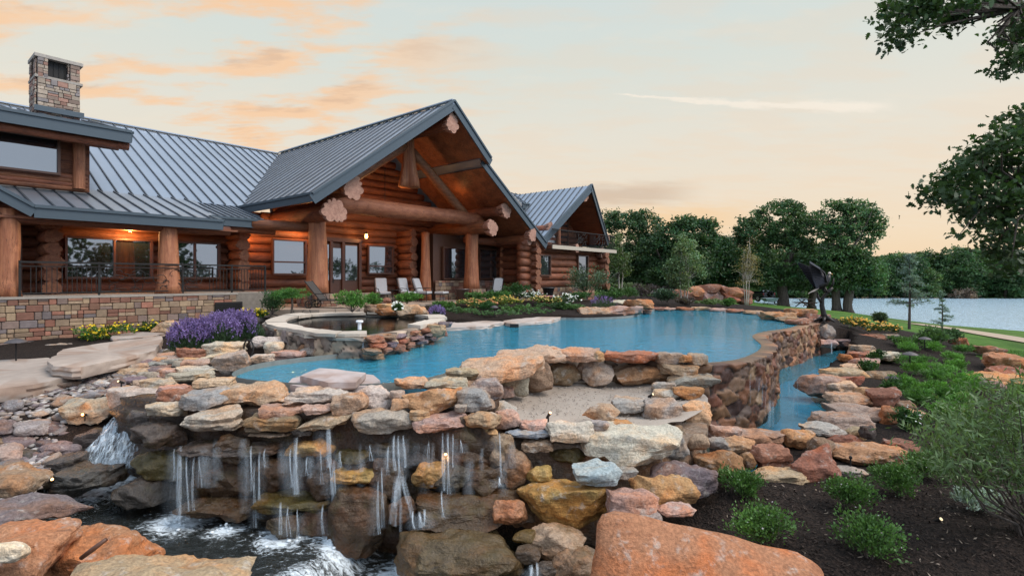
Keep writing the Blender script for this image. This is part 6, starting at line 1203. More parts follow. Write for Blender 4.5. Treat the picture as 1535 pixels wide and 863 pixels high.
# young trees
b0, lb = PXL([(1026, 375, 18, 24), (1015, 400, 20, 20), (1040, 398, 16, 22), (1025, 360, 10, 12), (1030, 425, 18, 14), (1050, 410, 8, 10), (1008, 418, 10, 10)], 1024, 456, 33)
tree("young_birch", "pale leaved multi stemmed young tree on the pool's far side", b0, lb, (.05, 1.6), 170, 6500, .17, .13, (.16, .23, .10), 31, None, PALEBARK, shell=.1, stems=[(-.10, 0, 1), (.08, .05, 1), (.16, -.05, .8)], limbs=12)
b0, lb = PXL([(1122, 382, 14, 18), (1118, 405, 18, 18), (1130, 400, 12, 20), (1126, 365, 8, 8), (1112, 425, 10, 8), (1140, 420, 7, 10)], 1119, 452, 42)
tree("young_maple", "thin yellowish young tree with bare pale branches", b0, lb, (.05, 1.7), 90, 1700, .2, .12, (.20, .17, .07), 32, None, PALEBARK, shell=.1, stems=[(0, 0, 1), (.12, 0, .7), (-.1, .05, .7)], limbs=22)
b0, lb = PXL([(924, 375, 14, 20), (918, 400, 20, 20), (934, 398, 14, 20), (926, 358, 8, 12), (915, 420, 16, 10)], 928, 440, 39)
tree("young_maple", "feathery yellow green young tree next to the balcony wing", b0, lb, (.06, 1.6), 110, 3600, .2, .14, (.085, .13, .04), 33, None, PALEBARK, shell=.1, stems=[(0, 0, 1), (.15, 0, .8)], limbs=10)
# the wood on the far shore : single trees, copies of a few kinds
protos_t = []
for k in range(4):
    rs = np.random.RandomState(60 + k); h = 7.6; lb = [(rs.uniform(-1.6, 1.6), rs.uniform(-1, 1), h * rs.uniform(.30, .86), rs.uniform(1.4, 2.6), rs.uniform(1.4, 2.2), rs.uniform(1.0, 1.9)) for _ in range(7)] + [(0, 0, h * .25, 2.6, 2.2, 1.8)]
    protos_t.append(tree("shore_tree", "green tree in the unbroken wood along the far lake shore", (70 + k * 6, 110, -3.9), lb, (.25, 2.2), 210, 5600, .36, .40, [(.06, .12, .04), (.078, .15, .046), (.048, .10, .04), (.092, .16, .056)][k], 70 + k, "wood on the far lake shore", limbs=4))
rnd = random.Random(31); k = 0
for row in range(3):
    x = 36.0 - row
    while x < 128 + row * 10:
        o = protos_t[k % 4] if k < 4 else copy_tree(protos_t[rnd.randrange(4)], (0, 0, 0))
        y = 108 + row * 5 + rnd.uniform(-1, 1.5); o.location = (x, y, -4.0 + row * .3); s_ = rnd.uniform(.82, 1.18) * (1 + .12 * row); o.scale = (s_ * rnd.uniform(.9, 1.2), s_, s_); o.rotation_euler = (0, 0, rnd.uniform(0, 6.28)); x += rnd.uniform(3.0, 4.6); k += 1
def mass_wood(name, xs_, ys_, n, h, seed, z0):      # woods round the lake seen only as a mass
    rs = np.random.RandomState(seed); lobes = [(rs.uniform(*xs_), rs.uniform(*ys_), z0 + h * rs.uniform(.2, .8), rs.uniform(2, 4), rs.uniform(2, 4), rs.uniform(1.5, 3)) for _ in range(n)]
    V, Fc, C, cc = foliage(lobes, n * 14, n * 240, .8, .8, (.032, .07, .025), rs); return tag(obj(name, V, Fc, LEAF, None, False, C, origin=(0, 0, 0)), kind='stuff')
mass_wood("treeline", (-70, 36), (88, 100), 70, 9, 5, -2.5); mass_wood("treeline", (26, 40), (-16, 3), 16, 8, 9, -3.3); mass_wood("treeline", (120, 150), (-40, 110), 60, 10, 6, -4)
# pale bushes at the far shore
b0, lb = PXL([(1446, 440, 20, 8), (1435, 442, 12, 6), (1458, 441, 10, 6)], 1446, 448, 106); tree("shore_bush", "pinkish grey bare bush at the foot of the far shore wood", b0, lb, (.1, .5), 40, 1500, .35, .3, (.20, .14, .11), 40, cat="bush")
# conifers
def conifer(label, base, h, r, seed, colr, n=11):
    rs = np.random.RandomState(seed); b0 = np.array(base, float); t = thing("conifer", b0, label, "conifer tree"); mb = MB(); mb.tube([b0 + [0, 0, -.1], b0 + [.01 * h, 0, h * .5], b0 + [0, 0, h]], [.018 * h, .011 * h, .004], 8); P = []; Ln = []
    for i in range(n * 4):
        zf = rs.uniform(.28, .98); an = rs.uniform(0, 6.28); ln = r * (1.05 - zf) ** .75 * rs.uniform(.55, 1.15); d = np.array([math.cos(an), math.sin(an), rs.uniform(-.05, .25)]); p0 = np.array([0, 0, zf * h]); pts = [b0 + p0 + d * ln * u + [0, 0, -.12 * ln * u * u + .1 * ln * u ** 3] for u in np.linspace(0, 1, 5)]
        mb.tube(pts, np.linspace(.014 * h * .4, .003, 5), 5)
        for q in range(80):
            u = rs.uniform(.12, 1.05); P.append(p0 + d * ln * u + [0, 0, -.12 * ln * u * u] + rs.normal(0, .045 * h * .3, 3)); Ln.append(d + rs.normal(0, .5, 3))
    P = np.array(P); Ln = np.array(Ln); C = np.array(colr) * rs.uniform(.6, 1.4, (len(P), 1)); V, Fc, C = cards(P + b0, .055 * h * .6, C, rs, .24, lean=Ln); obj("crown", V, Fc, LEAF, t, False, C); mb.build("trunk", BARK, t, vc=False); return t
conifer("ragged blue green conifer with sparse drooping branches beside the lake lawn", W(1363, 490, 24), 3.3, 1.15, 3, (.20, .28, .235), 15); conifer("thin young conifer on a pale stem next to the path", W(1412, 509, 21), 1.95, .5, 4, (.18, .27, .20), 8)
# ---- shrubs and flowers
def shrub(name, label, base, w, h, n, leaf, colr, seed, asp=.5, cat="shrub", group=None, flowers=None, dep=.8, ncl=None, up=True, stem=True):
    rs = np.random.RandomState(seed); b0 = np.array(base, float); t = thing(name, b0, label, cat, group)
    lb = [(rs.uniform(-.25, .25) * w, rs.uniform(-.25, .25) * w * dep, h * rs.uniform(.42, .66), w * rs.uniform(.26, .36), w * dep * rs.uniform(.26, .36), h * rs.uniform(.30, .40)) for _ in range(6)]
    ncl = ncl or max(24, n // 26); P, ci, cc = lobe_points(lb, ncl, n, min(w, h) * .11, rs, .35); P[:, 2] = np.maximum(P[:, 2], .02)
    br = np.clip(1 + rs.normal(0, .25, ncl), .5, 1.6); C = np.array(colr) * br[ci][:, None] * rs.uniform(.7, 1.3, (len(ci), 1)); ln = P - np.array([0, 0, h * .1]); ln = ln / np.maximum(np.linalg.norm(ln, axis=1, keepdims=True), 1e-6)
    V, Fc, C = cards(P + b0, leaf, C, rs, asp, lean=ln * .8 + [0, 0, .25]); obj("foliage", V, Fc, LEAF, t, False, C)
    if stem:
        mb = MB()
        for q in cc[rs.choice(ncl, min(9, ncl), replace=False)]: mb.tube(b0 + np.array([[0, 0, -.04], q * .5 + [0, 0, .03], q]), [.012 * (h + .3), .008 * (h + .3), .003], 5)
        mb.build("stem", BARK, t, vc=False)
    if flowers:
        fc, fn, fs = flowers; sel = rs.choice(len(P), fn); Q = P[sel]; d = Q - np.array([0, 0, h * .3]); d /= np.maximum(np.linalg.norm(d, axis=1, keepdims=True), 1e-6); Q = Q + d * leaf * .8 + [0, 0, leaf * .5]
        ang = np.arange(5) * 2 * math.pi / 5; VV_ = []; 
        for q in Q:
            e = rs.normal(0, .35, 3) + [0, -.4, .8]; e /= np.linalg.norm(e); a1 = np.cross(e, [1, 0, 0]); a1 /= np.linalg.norm(a1); a2 = np.cross(e, a1); s_ = fs * rs.uniform(.7, 1.3); VV_.append(np.concatenate([q[None] + e * s_ * .15, q + s_ * (np.cos(ang)[:, None] * a1 + np.sin(ang)[:, None] * a2)]))
        VV_ = np.concatenate(VV_); i = np.arange(fn)[:, None, None] * 6; tri = np.array([[0, j + 1, (j + 1) % 5 + 1] for j in range(5)])[None]; cf = np.array(fc)[rs.randint(len(fc), size=fn)] * rs.uniform(.8, 1.2, (fn, 1))
        obj("blossom", VV_ + b0, (tri + i).reshape(-1, 3), LEAF, t, False, np.repeat(cf, 6, 0))
    return t
GRN = (.085, .17, .042); SG = "low shrubs in the mulch bed"
for k, (px, by, w, h, lab) in enumerate([(1112, 746, 58, 38, "small green shrub nearest the rusty grey rock"), (1268, 764, 74, 46, "green shrub in the middle of the mulch bed"), (1302, 832, 84, 62, "fullest green shrub low in the mulch bed"), (1142, 806, 92, 60, "wide green shrub beside the terracotta boulder"), (1350, 748, 62, 46, "green shrub in front of the rust orange boulder"), (1395, 725, 60, 40, "darker shrub under the willow leaved bush")]):
    p = G(px, by, [-2.78, -2.77, -2.70, -2.65, -2.79, -2.8][k]); u = p[1] / F; p[2] = gz(p[0], p[1]) - .01; shrub("small_shrub", lab, p, w * u * 1.1, h * u * 1.15, 2600, .034, GRN, 50 + k, .55, "shrub", SG, flowers=([(.5, .45, .45)], 12, .008))
p = G(1470, 768, -2.72); p[2] = gz(p[0], p[1]); shrub("dusty_miller", "silvery white leaved plant alone in the mulch", p, .50, .26, 1800, .042, (.44, .52, .44), 60, .35, "plant")
# willow leaved bush at the frame's edge
p = G(1548, 800, -2.66); p[2] = gz(p[0], p[1]); t = thing("willow_leaf_bush", p, "tall bush with narrow pale green leaves and thin leaning stems", "bush"); rs = np.random.RandomState(9); YB = p[1]
cl_ = [(1412, 650), (1428, 632), (1455, 615), (1490, 605), (1525, 590), (1560, 580), (1402, 680), (1424, 688), (1450, 668), (1480, 648), (1515, 632), (1545, 620), (1440, 712), (1470, 700), (1500, 685), (1535, 670), (1570, 650), (1520, 712), (1550, 720), (1590, 620), (1590, 700), (1465, 640), (1508, 655), (1432, 655), (1600, 560), (1620, 640)]
P = []; ci = []; mb = MB()
for i, (x, y) in enumerate(cl_):
    c = W(x, y, YB + rs.uniform(-.5, .6)); n = 230; P.append(c + rs.normal(size=(n, 3)) * np.array([.115, .17, .10])); ci += [i] * n
    b_ = p + [rs.uniform(-.12, .12), rs.uniform(-.1, .1), 0]; mid = b_ * .45 + c * .55 + [0, 0, -.15]; mb.tube([b_ - [0, 0, .1], b_ * .75 + mid * .25 + [0.02, 0, .05], mid, c], [.020, .015, .009, .003], 6)
P = np.concatenate(P); ci = np.array(ci); br = np.clip(1 + rs.normal(0, .2, len(cl_)), .6, 1.5); C = np.array([.12, .185, .072]) * br[ci][:, None] * rs.uniform(.6, 1.4, (len(P), 1)); V, Fc, C = cards(P, .088, C, rs, .2, lean=np.array([[-.25, -.1, .35]])); obj("foliage", V, Fc, LEAF, t, False, C); mb.build("stem", BARK, t, vc=False)
# green juniper cushions beyond
for k, (px, py) in enumerate([(1380, 549), (1402, 530), (1430, 541), (1450, 530), (1374, 560), (1416, 560), (1402, 572), (1436, 571), (1394, 590), (1424, 596), (1448, 585), (1430, 552), (1345, 548), (1358, 533), (1350, 585), (1380, 605), (1420, 625), (1440, 610)]):
    p = G(px, py, -2.72); p[2] = gz(p[0], p[1]); w = rs.uniform(.75, 1.05) * (1 if py < 600 else .75); shrub("juniper_cushion", "bright green feathery juniper cushion on the dark mulch slope", p, w, .40, 1700, .075, (.13, .29, .055) if k % 3 else (.10, .22, .05), 80 + k, .22, "plant", "juniper cushions on the mulch slope", stem=False)
for k, (px, py, lab) in enumerate([(1338, 592, "dark leafy plant behind the orange channel slab"), (1305, 565, "dark green plant beside the brown tan topped slab"), (1362, 640, "leafy plant with tiny white flowers by the peach tipped slab"), (1310, 548, "small green plant at the pale buff slab")]):
    p = G(px, py, -2.7); p[2] = gz(p[0], p[1]) + .02; shrub("leafy_plant", lab, p, .55, .42, 900, .07, (.05, .11, .03), 110 + k, .5, "plant", flowers=([(.7, .7, .66)], 14, .02) if k == 2 else None)
for k, (px, py, Y, w, h, c, fl_, lab) in enumerate([
    (162, 513, 15.6, 1.55, .55, (.06, .13, .02), [(.80, .55, .02)], "yellow flowering mound beside the upper bridge slab"), (228, 502, 17.3, 1.0, .42, (.06, .13, .02), [(.80, .58, .03)], "smaller yellow flowering mound nearer the peach boulder"), (375, 479, 18.5, 1.1, .35, (.07, .14, .02), [(.80, .58, .03)], "strip of yellow flowers below the porch vent"),
    (1290, 493, 22.5, 1.6, .5, (.08, .12, .03), [(.70, .30, .03), (.75, .45, .05)], "orange flowers by the stone steps"), (1325, 500, 21.5, 1.4, .45, (.08, .12, .03), [(.72, .34, .03), (.7, .4, .1)], "orange flowers in front of the blue green conifer"),
    (715, 461, 22.5, 1.9, .4, (.09, .14, .03), [(.55, .22, .08), (.5, .35, .1)], "reddish orange flower patch in the garden bed"), (760, 459, 23.5, 2.2, .45, (.11, .16, .03), [(.6, .4, .08)], "yellow green flower patch in the middle of the bed"), (815, 456, 25.5, 2.0, .4, (.11, .16, .03), [(.55, .4, .12)], "yellow green flower patch near the pink pot"),
    (792, 450, 27, 1.9, .5, (.045, .10, .03), [(.8, .8, .75)], "white flowers behind the yellow green patch"), (850, 457, 27, 2.6, .5, (.045, .09, .03), [(.8, .8, .75)], "white flowers along the wall of the far rocks"), (598, 467, 15.2, .3, .25, (.06, .12, .03), [(.8, .8, .75)], "tiny white flower beside the spa")]):
    p = W(px, py, Y); shrub("flower_patch", lab, p, w, h, 1600, .05 + .0012 * Y, c, 130 + k, .45, "flowers", flowers=(fl_, 150 if w > 1 else 70, .018 + .0009 * Y), stem=False)
def lavender(label, base, w, h, seed, n=900):
    rs = np.random.RandomState(seed); b0 = np.array(base, float); t = thing("lavender_bush", b0, label, "lavender", "lavender bushes"); th = rs.uniform(0, 6.28, n * 3); r = np.sqrt(rs.uniform(0, 1, n * 3)); P = np.stack([r * np.cos(th) * w * .44, r * np.sin(th) * w * .3, np.zeros(n * 3)], 1); top = h * (.62 * np.sqrt(np.maximum(0, 1 - r ** 2)) + .10)
    P[:, 2] = top * rs.uniform(.2, 1, n * 3); ln = np.stack([np.cos(th) * r, np.sin(th) * r, np.full(n * 3, 1.1)], 1); C = np.array([.07, .115, .06]) * rs.uniform(.6, 1.4, (n * 3, 1)); V, Fc, C = cards(P + b0, .13, C, rs, .12, lean=ln); obj("foliage", V, Fc, LEAF, t, False, C)
    i = rs.choice(n * 3, n); keep = fbm(np.c_[P[i, :2] * 2.2 + seed, np.zeros(n)], 2) > -.30; i = i[keep]; Q = P[i].copy(); Q[:, 2] = top[i] + rs.uniform(.02, .30 * h, len(i)); Vs = []
    C = np.array([.225, .15, .37]) * rs.uniform(.55, 1.35, (len(i), 1)); K = 4; QQ = np.repeat(Q, K, 0) + np.repeat(ln[i], K, 0) * (np.tile(np.arange(K), len(i)) * .022)[:, None] + rs.normal(0, .008, (len(i) * K, 3)); V, Fc, C2 = cards(QQ + b0, .045, np.repeat(C, K, 0), rs, .55, lean=np.array([[0, 0, .5]])); obj("blossom", V, Fc, LEAF, t, False, C2); return t
for k, (px, py, Y, w, h, lab) in enumerate([(285, 524, 12.6, 1.05, .68, "purple lavender bush touching the end of the bridge slab"), (325, 518, 12.9, 1.25, .75, "fullest purple lavender bush in the middle of the clump"), (368, 511, 13.4, 1.05, .75, "purple lavender bush against the spa wall"), (345, 500, 14.2, 1.2, .6, "purple lavender bush behind the rest of the clump"), (655, 478, 17.5, .55, .4, "little grey lavender at the corner of the pool rim"), (905, 461, 24.5, 1.3, .55, "lavender mound on the far side of the pool below the young tree")]):
    lavender(lab, W(px, py, Y), w, h, 150 + k, 950 if k < 4 else 300)
for k, (px, py, Y, w, h, c, lf, lab) in enumerate([
    (20, 502, 15.5, .95, .42, (.045, .07, .035), .07, "dark grey green shrub at the far end of the porch wall"), (147, 492, 16.5, .55, .4, (.045, .07, .035), .06, "dark tuft against the porch wall above the yellow flowers"), (207, 491, 17.3, 1.0, .45, (.05, .065, .035), .06, "brownish green shrub along the porch wall"), (408, 470, 19.0, .75, .85, (.035, .075, .03), .09, "dark spiky shrub under the round topped little tree"),
    (528, 466, 17.8, .85, .65, (.08, .18, .035), .08, "bright green shrub behind the spa beside the wheeled lounger"), (556, 459, 19.4, .7, .5, (.075, .17, .035), .08, "bright green shrub behind the stacked stone of the spa"), (610, 454, 20.0, .9, .42, (.08, .17, .035), .08, "low bright green shrub in front of the patio armchairs"), (728, 467, 21.5, .72, .42, (.03, .085, .022), .06, "clipped dark green ball shrub with a path light before it"),
    (775, 446, 27, 1.3, .72, (.035, .085, .025), .09, "dark rounded shrub in front of the wing's corner"), (745, 452, 26, 1.3, .5, (.05, .12, .03), .09, "mid green shrub beside the grey backed patio chair"), (842, 469, 24.5, 1.2, .5, (.035, .075, .025), .08, "dark low shrub beside the layered stone wall"), (880, 447, 32, 2.6, 1.9, (.07, .105, .06), .16, "large grey green feathery shrub in front of the wing"),
    (795, 470, 22.5, 2.0, .22, (.075, .14, .055), .06, "pale green groundcover along the pool rim"), (745, 474, 20.8, 1.9, .22, (.075, .14, .055), .06, "pale green groundcover spilling over the curved rim"), (825, 462, 25.0, 1.5, .25, (.075, .14, .055), .06, "pale green groundcover beside the low dark shrub"), (935, 448, 31, 2.0, .7, (.05, .10, .03), .12, "green shrub row below the young maple"), (975, 447, 33, 2.4, .9, (.075, .055, .055), .14, "purple brown grasses between lavender mound and pale young tree"), (1000, 452, 30, 1.6, .7, (.04, .07, .04), .12, "dark shrub at the foot of the pale young tree"), (950, 440, 42, 3.0, .9, (.10, .14, .06), .16, "light green hedge plants further behind the lavender mound"),
    (1065, 458, 31, 1.8, .4, (.11, .16, .06), .1, "pale green perennials at the far pool corner"), (1090, 459, 31, 1.0, .45, (.06, .13, .03), .1, "green clump beside the thin yellowish young tree"), (1320, 484, 23.5, .6, .45, (.07, .10, .05), .09, "grass tuft behind the orange flowers"), (1392, 520, 20, 1.3, .75, (.065, .12, .04), .1, "loose green shrub at the foot of the thin young conifer"), (1425, 513, 21, .8, .55, (.05, .09, .04), .1, "dark grassy tuft beside the small red brown rock"), (1025, 458, 31, 1.2, .5, (.09, .07, .06), .1, "reddish perennials under the pale young tree"), (690, 470, 19.5, 1.5, .25, (.07, .13, .05), .07, "low green mat between the rim flagstone and the little lavender"), (708, 459, 23.5, 1.6, .35, (.06, .12, .03), .08, "green clump in front of the great pedestal"), (780, 467, 22.8, 1.8, .3, (.07, .14, .04), .07, "leafy green mat in front of the yellow green flowers"), (850, 464, 24.5, 1.6, .3, (.08, .15, .05), .07, "green mat by the layered stone wall"), (868, 451, 29.5, 1.8, .5, (.05, .11, .035), .1, "green shrub beneath the feathery grey green one"), (660, 465, 19.8, .9, .35, (.06, .13, .03), .07, "green tuft behind the little lavender"), (720, 449, 26.5, 1.4, .4, (.06, .13, .035), .09, "green shrub at the foot of the grey backed chair"), (915, 450, 29, 1.9, .5, (.06, .12, .04), .1, "green planting behind the lavender mound"), (1360, 520, 19.5, 1.0, .4, (.06, .12, .03), .09, "low green plant between conifer and mushroom light")]):
    p = W(px, py, Y); shrub("garden_shrub", lab, p, w * 1.1, h * 1.05, 1900, lf, tuple(x * 1.35 for x in c), 170 + k, .3 if k in (0, 3, 11, 16) else .45, "shrub")
# topiary
b0 = W(437, 470, 18.3); rs = np.random.RandomState(2); t = thing("topiary_tree", b0, "little tree clipped to a flat round green crown before the porch corner", "topiary"); lb = [(rs.uniform(-.35, .35), rs.uniform(-.3, .3), .72 + rs.uniform(-.08, .06), .36, .34, .16) for _ in range(9)]
V, Fc, C, cc = foliage(lb, 200, 6000, .05, .06, (.07, .185, .035), rs, .3, .18); obj("crown", V + b0, Fc, LEAF, t, False, C); mb = MB(); mb.tube([b0 - [0, 0, .05], b0 + [.03, 0, .3], b0 + [0, 0, .65]], [.05, .04, .035], 8); mb.build("trunk", BARK, t, vc=False)
# ---- overhanging oak at the edge of the view
p0 = np.array([13.2, 9.6, 0.0]); p0[2] = gz(p0[0], p0[1]); t = thing("oak_tree", p0, "near oak reaching leafy branches in from outside over the lake", "tree"); rs = np.random.RandomState(12)
cl_ = [(1398, 292), (1412, 280), (1425, 265), (1440, 250), (1455, 238), (1470, 228), (1488, 222), (1502, 206), (1515, 190), (1528, 176), (1450, 275), (1470, 262), (1490, 250), (1510, 236), (1530, 215), (1440, 300), (1462, 300), (1485, 285), (1508, 270), (1530, 255), (1425, 295), (1455, 318), (1478, 318), (1500, 306), (1525, 292), (1475, 335), (1500, 332), (1528, 322), (1497, 352), (1525, 352), (1490, 372), (1512, 378), (1535, 385), (1515, 398), (1436, 354), (1550, 200), (1560, 240), (1555, 290), (1560, 340), (1580, 270), (1590, 320), (1570, 390), (1600, 220),
       (1333, 18), (1345, 6), (1342, 42), (1350, 58), (1362, 14), (1378, 8), (1385, 24), (1400, 10), (1418, 22), (1428, 36), (1440, 18), (1452, 4), (1466, -8), (1358, -12), (1390, -14), (1420, -12), (1450, -25), (1480, -30), (1470, 2), (1502, -2), (1512, 46), (1524, 60), (1530, 84), (1520, 98), (1540, 40), (1545, 75), (1560, 50), (1540, 10), (1570, -10), (1600, 30), (1520, -35), (1560, -60), (1620, 100), (1640, 0), (1640, 180), (1650, 300)]
P = []; ci = []; cen = []
for i, (x, y) in enumerate(cl_):
    c = W(x, y, 9.4 + rs.uniform(-.7, .7)); cen.append(c); n = 16 if (x, y) == (1436, 354) else 105; P.append(c + rs.normal(size=(n, 3)) * np.array([.125, .2, .105]) * (.45 if n == 16 else 1)); ci += [i] * n
P = np.concatenate(P); ci = np.array(ci); n = len(P); br = np.clip(1 + rs.normal(0, .22, len(cl_)), .55, 1.5)
# lobed oak leaves
prof = np.array([(0, 0), (.10, .05), (.20, .16), (.27, .08), (.42, .26), (.52, .13), (.66, .30), (.76, .15), (.88, .20), (1.0, 0)]); prof = np.concatenate([prof, (prof * [1, -1])[-2:0:-1]]); kk = len(prof)
tv = rs.normal(size=(n, 3)) + [-.25, 0, -.1]; tv /= np.linalg.norm(tv, axis=1, keepdims=True); nv = rs.normal(size=(n, 3)) + [0, -.35, .5]; sv = np.cross(tv, nv); sv /= np.linalg.norm(sv, axis=1, keepdims=True); nv = np.cross(sv, tv); Ls = rs.uniform(.085, .15, (n, 1, 1))
V = P[:, None] + Ls * ((prof[None, :, :1] - .5) * tv[:, None] + prof[None, :, 1:] * 1.15 * sv[:, None] + (np.abs(prof[None, :, 1:]) * .35 - .25 * (prof[None, :, :1] - .5) ** 2) * nv[:, None]); C = np.array([.046, .088, .028]) * br[ci][:, None] * rs.uniform(.65, 1.4, (n, 1))
obj("crown", V.reshape(-1, 3), np.arange(n * kk).reshape(n, kk), LEAF, t, False, np.repeat(C, kk, 0))
mb = MB(); tk = np.array([p0 - [0, 0, .3], p0 + [-.1, 0, 1.5], p0 + [-.15, .05, 3.2], p0 + [.1, 0, 5.2], p0 + [0, .2, 8.2]]); mb.tube(tk, [.42, .34, .3, .24, .15], 12, wob=.1)
for (hub, sel) in ((tk[2] + [0, 0, .3], [c for c, q in zip(cen, cl_) if q[1] > 120]), (tk[4], [c for c, q in zip(cen, cl_) if q[1] <= 120])):
    m_ = np.mean(sel, axis=0); mb.tube([hub, hub * .6 + m_ * .4 + [0, 0, .25], m_], [.13, .08, .05], 8, wob=.1)
    for c in sel: mb.tube([m_ * .85 + hub * .15, m_ * .5 + c * .5 + rs.normal(0, .08, 3), c], [.03, .016, .005], 5)
mb.build("trunk", BARK, t, vc=False)
# ---- mulch chips
mulch_poly = np.array([G(x, y, -2.7)[:2] for x, y in ((1050, 730), (1130, 722), (1300, 716), (1380, 640), (1400, 560), (1535, 590), (1720, 700), (1850, 900), (1100, 900))]); rs = np.random.RandomState(5)
n = 15000; lo, hi = mulch_poly.min(0), mulch_poly.max(0); Q = rs.uniform(lo, hi, (n * 3, 2)); Q = Q[inside(Q, mulch_poly)][:n]; n = len(Q); Pm = np.c_[Q, ground_base(Q) + .045 * fbm(np.c_[Q * 1.3, np.zeros(n)], 3) + rs.uniform(.004, .018, n)]
C = np.array([.035, .024, .019]) * rs.uniform(.4, 1.7, (n, 1)); pale_ = rs.rand(n) < .06; C[pale_] = np.array([.22, .17, .13]) * rs.uniform(.6, 1.3, (pale_.sum(), 1)); tv = rs.normal(size=(n, 3)) * [1, 1, .25]
V, Fc, C = cards(Pm, .055, C, rs, .28, up=1.5, lean=tv); tag(obj("mulch_chips", V, Fc, m_simple("bark_chips", (1, 1, 1), .9, attr=True, spec=.2), None, False, C, origin=(0, 0, 0)), kind='stuff')
# grass blades at the lawn's near corner
rs = np.random.RandomState(6); gp = np.array([G(x, y, -2.95)[:2] for x, y in ((1512, 585), (1470, 540), (1430, 516), (1535, 522), (1700, 560), (1700, 660))]); lo, hi = gp.min(0), gp.max(0); Q = rs.uniform(lo, hi, (30000, 2)); Q = Q[inside(Q, gp)][:12000]; n = len(Q)
V, Fc, C = cards(np.c_[Q, ground_base(Q) + .03], .09, np.array([.075, .16, .03]) * rs.uniform(.6, 1.4, (n, 1)), rs, .12, lean=np.array([[0, 0, 1.6]])); tag(obj("grass", V, Fc, LEAF, None, False, C, origin=(0, 0, 0)), kind='stuff')
# ================================================================== GARDEN OBJECTS
def place(px, b, z=ZPAT): a = onb(px, 0, b)[0]; return H(a, b, z)
def local(t_, rz):
    o = np.array(wl(t_)); c_, s_ = math.cos(rz), math.sin(rz); M = np.array([[c_, -s_, 0], [s_, c_, 0], [0, 0, 1.0]])
    return (lambda x, y, z: o + M @ np.array([x, y, z])), M
def pt(t_, name, mb, mat, smooth=False): return mb.build(name, mat, t_, smooth)
def armchair(base, rz, label, recl=0.0):
    t = thing("patio_armchair", base, label, "armchair"); f, M = local(t, rz)
    mb = MB(); mb.box(f(0, 0, .43), (.58, .60, .13), M=M, bev=.04); pt(t, "seat_cushion", mb, CUSH)
    mb = MB(); tl = np.array(Matrix.Rotation(-.25 - recl, 3, 'X')); mb.box(f(0, .36 + recl * .2, .80), (.58, .13, .72), M=M @ tl, bev=.045)
    for i in (-1, 0, 1): mb.box(f(i * .18, .30 + recl * .2, .80), (.015, .02, .6), M=M @ tl)
    pt(t, "back_cushion", mb, CUSH)
    mb = MB()
    for s_ in (-1, 1):
        mb.tube([f(s_ * .33, -.32, .0), f(s_ * .33, -.30, .45), f(s_ * .35, -.26, .63), f(s_ * .35, .1, .66), f(s_ * .33, .36, .62)], .018, 6); mb.tube([f(s_ * .33, .33, 0), f(s_ * .32, .36, .5), f(s_ * .30, .52 + recl * .3, 1.14)], .018, 6); mb.tube([f(s_ * .33, -.3, .34), f(s_ * .33, .35, .34)], .014, 5)
    mb.tube([f(-.33, -.3, .35), f(.33, -.3, .35)], .014, 5); mb.tube([f(-.30, .52 + recl * .3, 1.14), f(0, .54 + recl * .3, 1.2), f(.30, .52 + recl * .3, 1.14)], .016, 6); pt(t, "frame", mb, IRON); return t
RZ = ANG + R(180)     # seats that face out from the house
def yaw(dx_, dy_): return math.atan2(dy_, dx_) + R(90)
armchair(place(612, .9), ANG + .1, "grey cushioned iron armchair standing upright on the patio", 0.0)
armchair(place(636, .5), ANG + .35, "grey cushioned armchair with a footstool drawn up in front of it", .12)
armchair(place(741, -.35), ANG + 2.8, "grey cushioned armchair seen from behind next to the great stone pedestal", 0)
armchair(place(575, 1.5), ANG - .3, "shaded armchair under the log wall by the door", 0)
t = thing("footstool", place(662, .0), "low grey cushioned footstool in front of the reclined armchair", "footstool"); f, M = local(t, ANG + .35)
mb = MB(); mb.box(f(0, 0, .42), (.62, .52, .12), M=M, bev=.04); pt(t, "cushion", mb, CUSH); mb = MB()
for sx in (-1, 1):
    for sy in (-1, 1): mb.tube([f(sx * .28, sy * .22, .36), f(sx * .31, sy * .25, 0)], .016, 6)
mb.tube([f(-.28, -.22, .34), f(.28, -.22, .34), f(.28, .22, .34), f(-.28, .22, .34), f(-.28, -.22, .34)], .014, 5); pt(t, "frame", mb, IRON)
t = thing("side_table", place(594, .7), "round black iron side table between the patio armchairs", "side table"); f, M = local(t, 0); mb = MB(); mb.lathe(f(0, 0, .56), [(.30, 0), (.31, .02), (.30, .035)], 18); pt(t, "table_top", mb, IRON); mb = MB()
for k in range(3): an = k * 2.09; mb.tube([f(.24 * math.cos(an), .24 * math.sin(an), .56), f(.10 * math.cos(an), .10 * math.sin(an), .3), f(.26 * math.cos(an), .26 * math.sin(an), 0)], .014, 6)
pt(t, "legs", mb, IRON)
# wheeled lounger
t = thing("wheeled_lounger", place(490, -1.35), "dark sling lounger on wheels with its back raised by the great column", "lounger"); rz = ANG + R(35); f, M = local(t, rz); mb = MB()
for s_ in (-1, 1):
    mb.tube([f(s_ * .33, -1.1, .30), f(s_ * .33, .2, .30), f(s_ * .33, .55, .34)], .02, 6); mb.tube([f(s_ * .33, .15, .32), f(s_ * .33, .75, 1.05)], .02, 6); mb.tube([f(s_ * .33, -1.05, .3), f(s_ * .33, -1.1, 0)], .02, 6); mb.tube([f(s_ * .33, .3, .32), f(s_ * .33, .55, .14)], .02, 6); mb.tube([f(s_ * .36, -.2, .3), f(s_ * .38, -.1, .55), f(s_ * .36, .35, .56)], .016, 6)
pt(t, "frame", mb, IRON); mb = MB(); mb.bar(f(0, -1.08, .31), f(0, .2, .31), .62, .02); mb.bar(f(0, .17, .34), f(0, .74, 1.03), .62, .02); pt(t, "sling", mb, m_simple("dark_sling", (.05, .045, .042), .8))
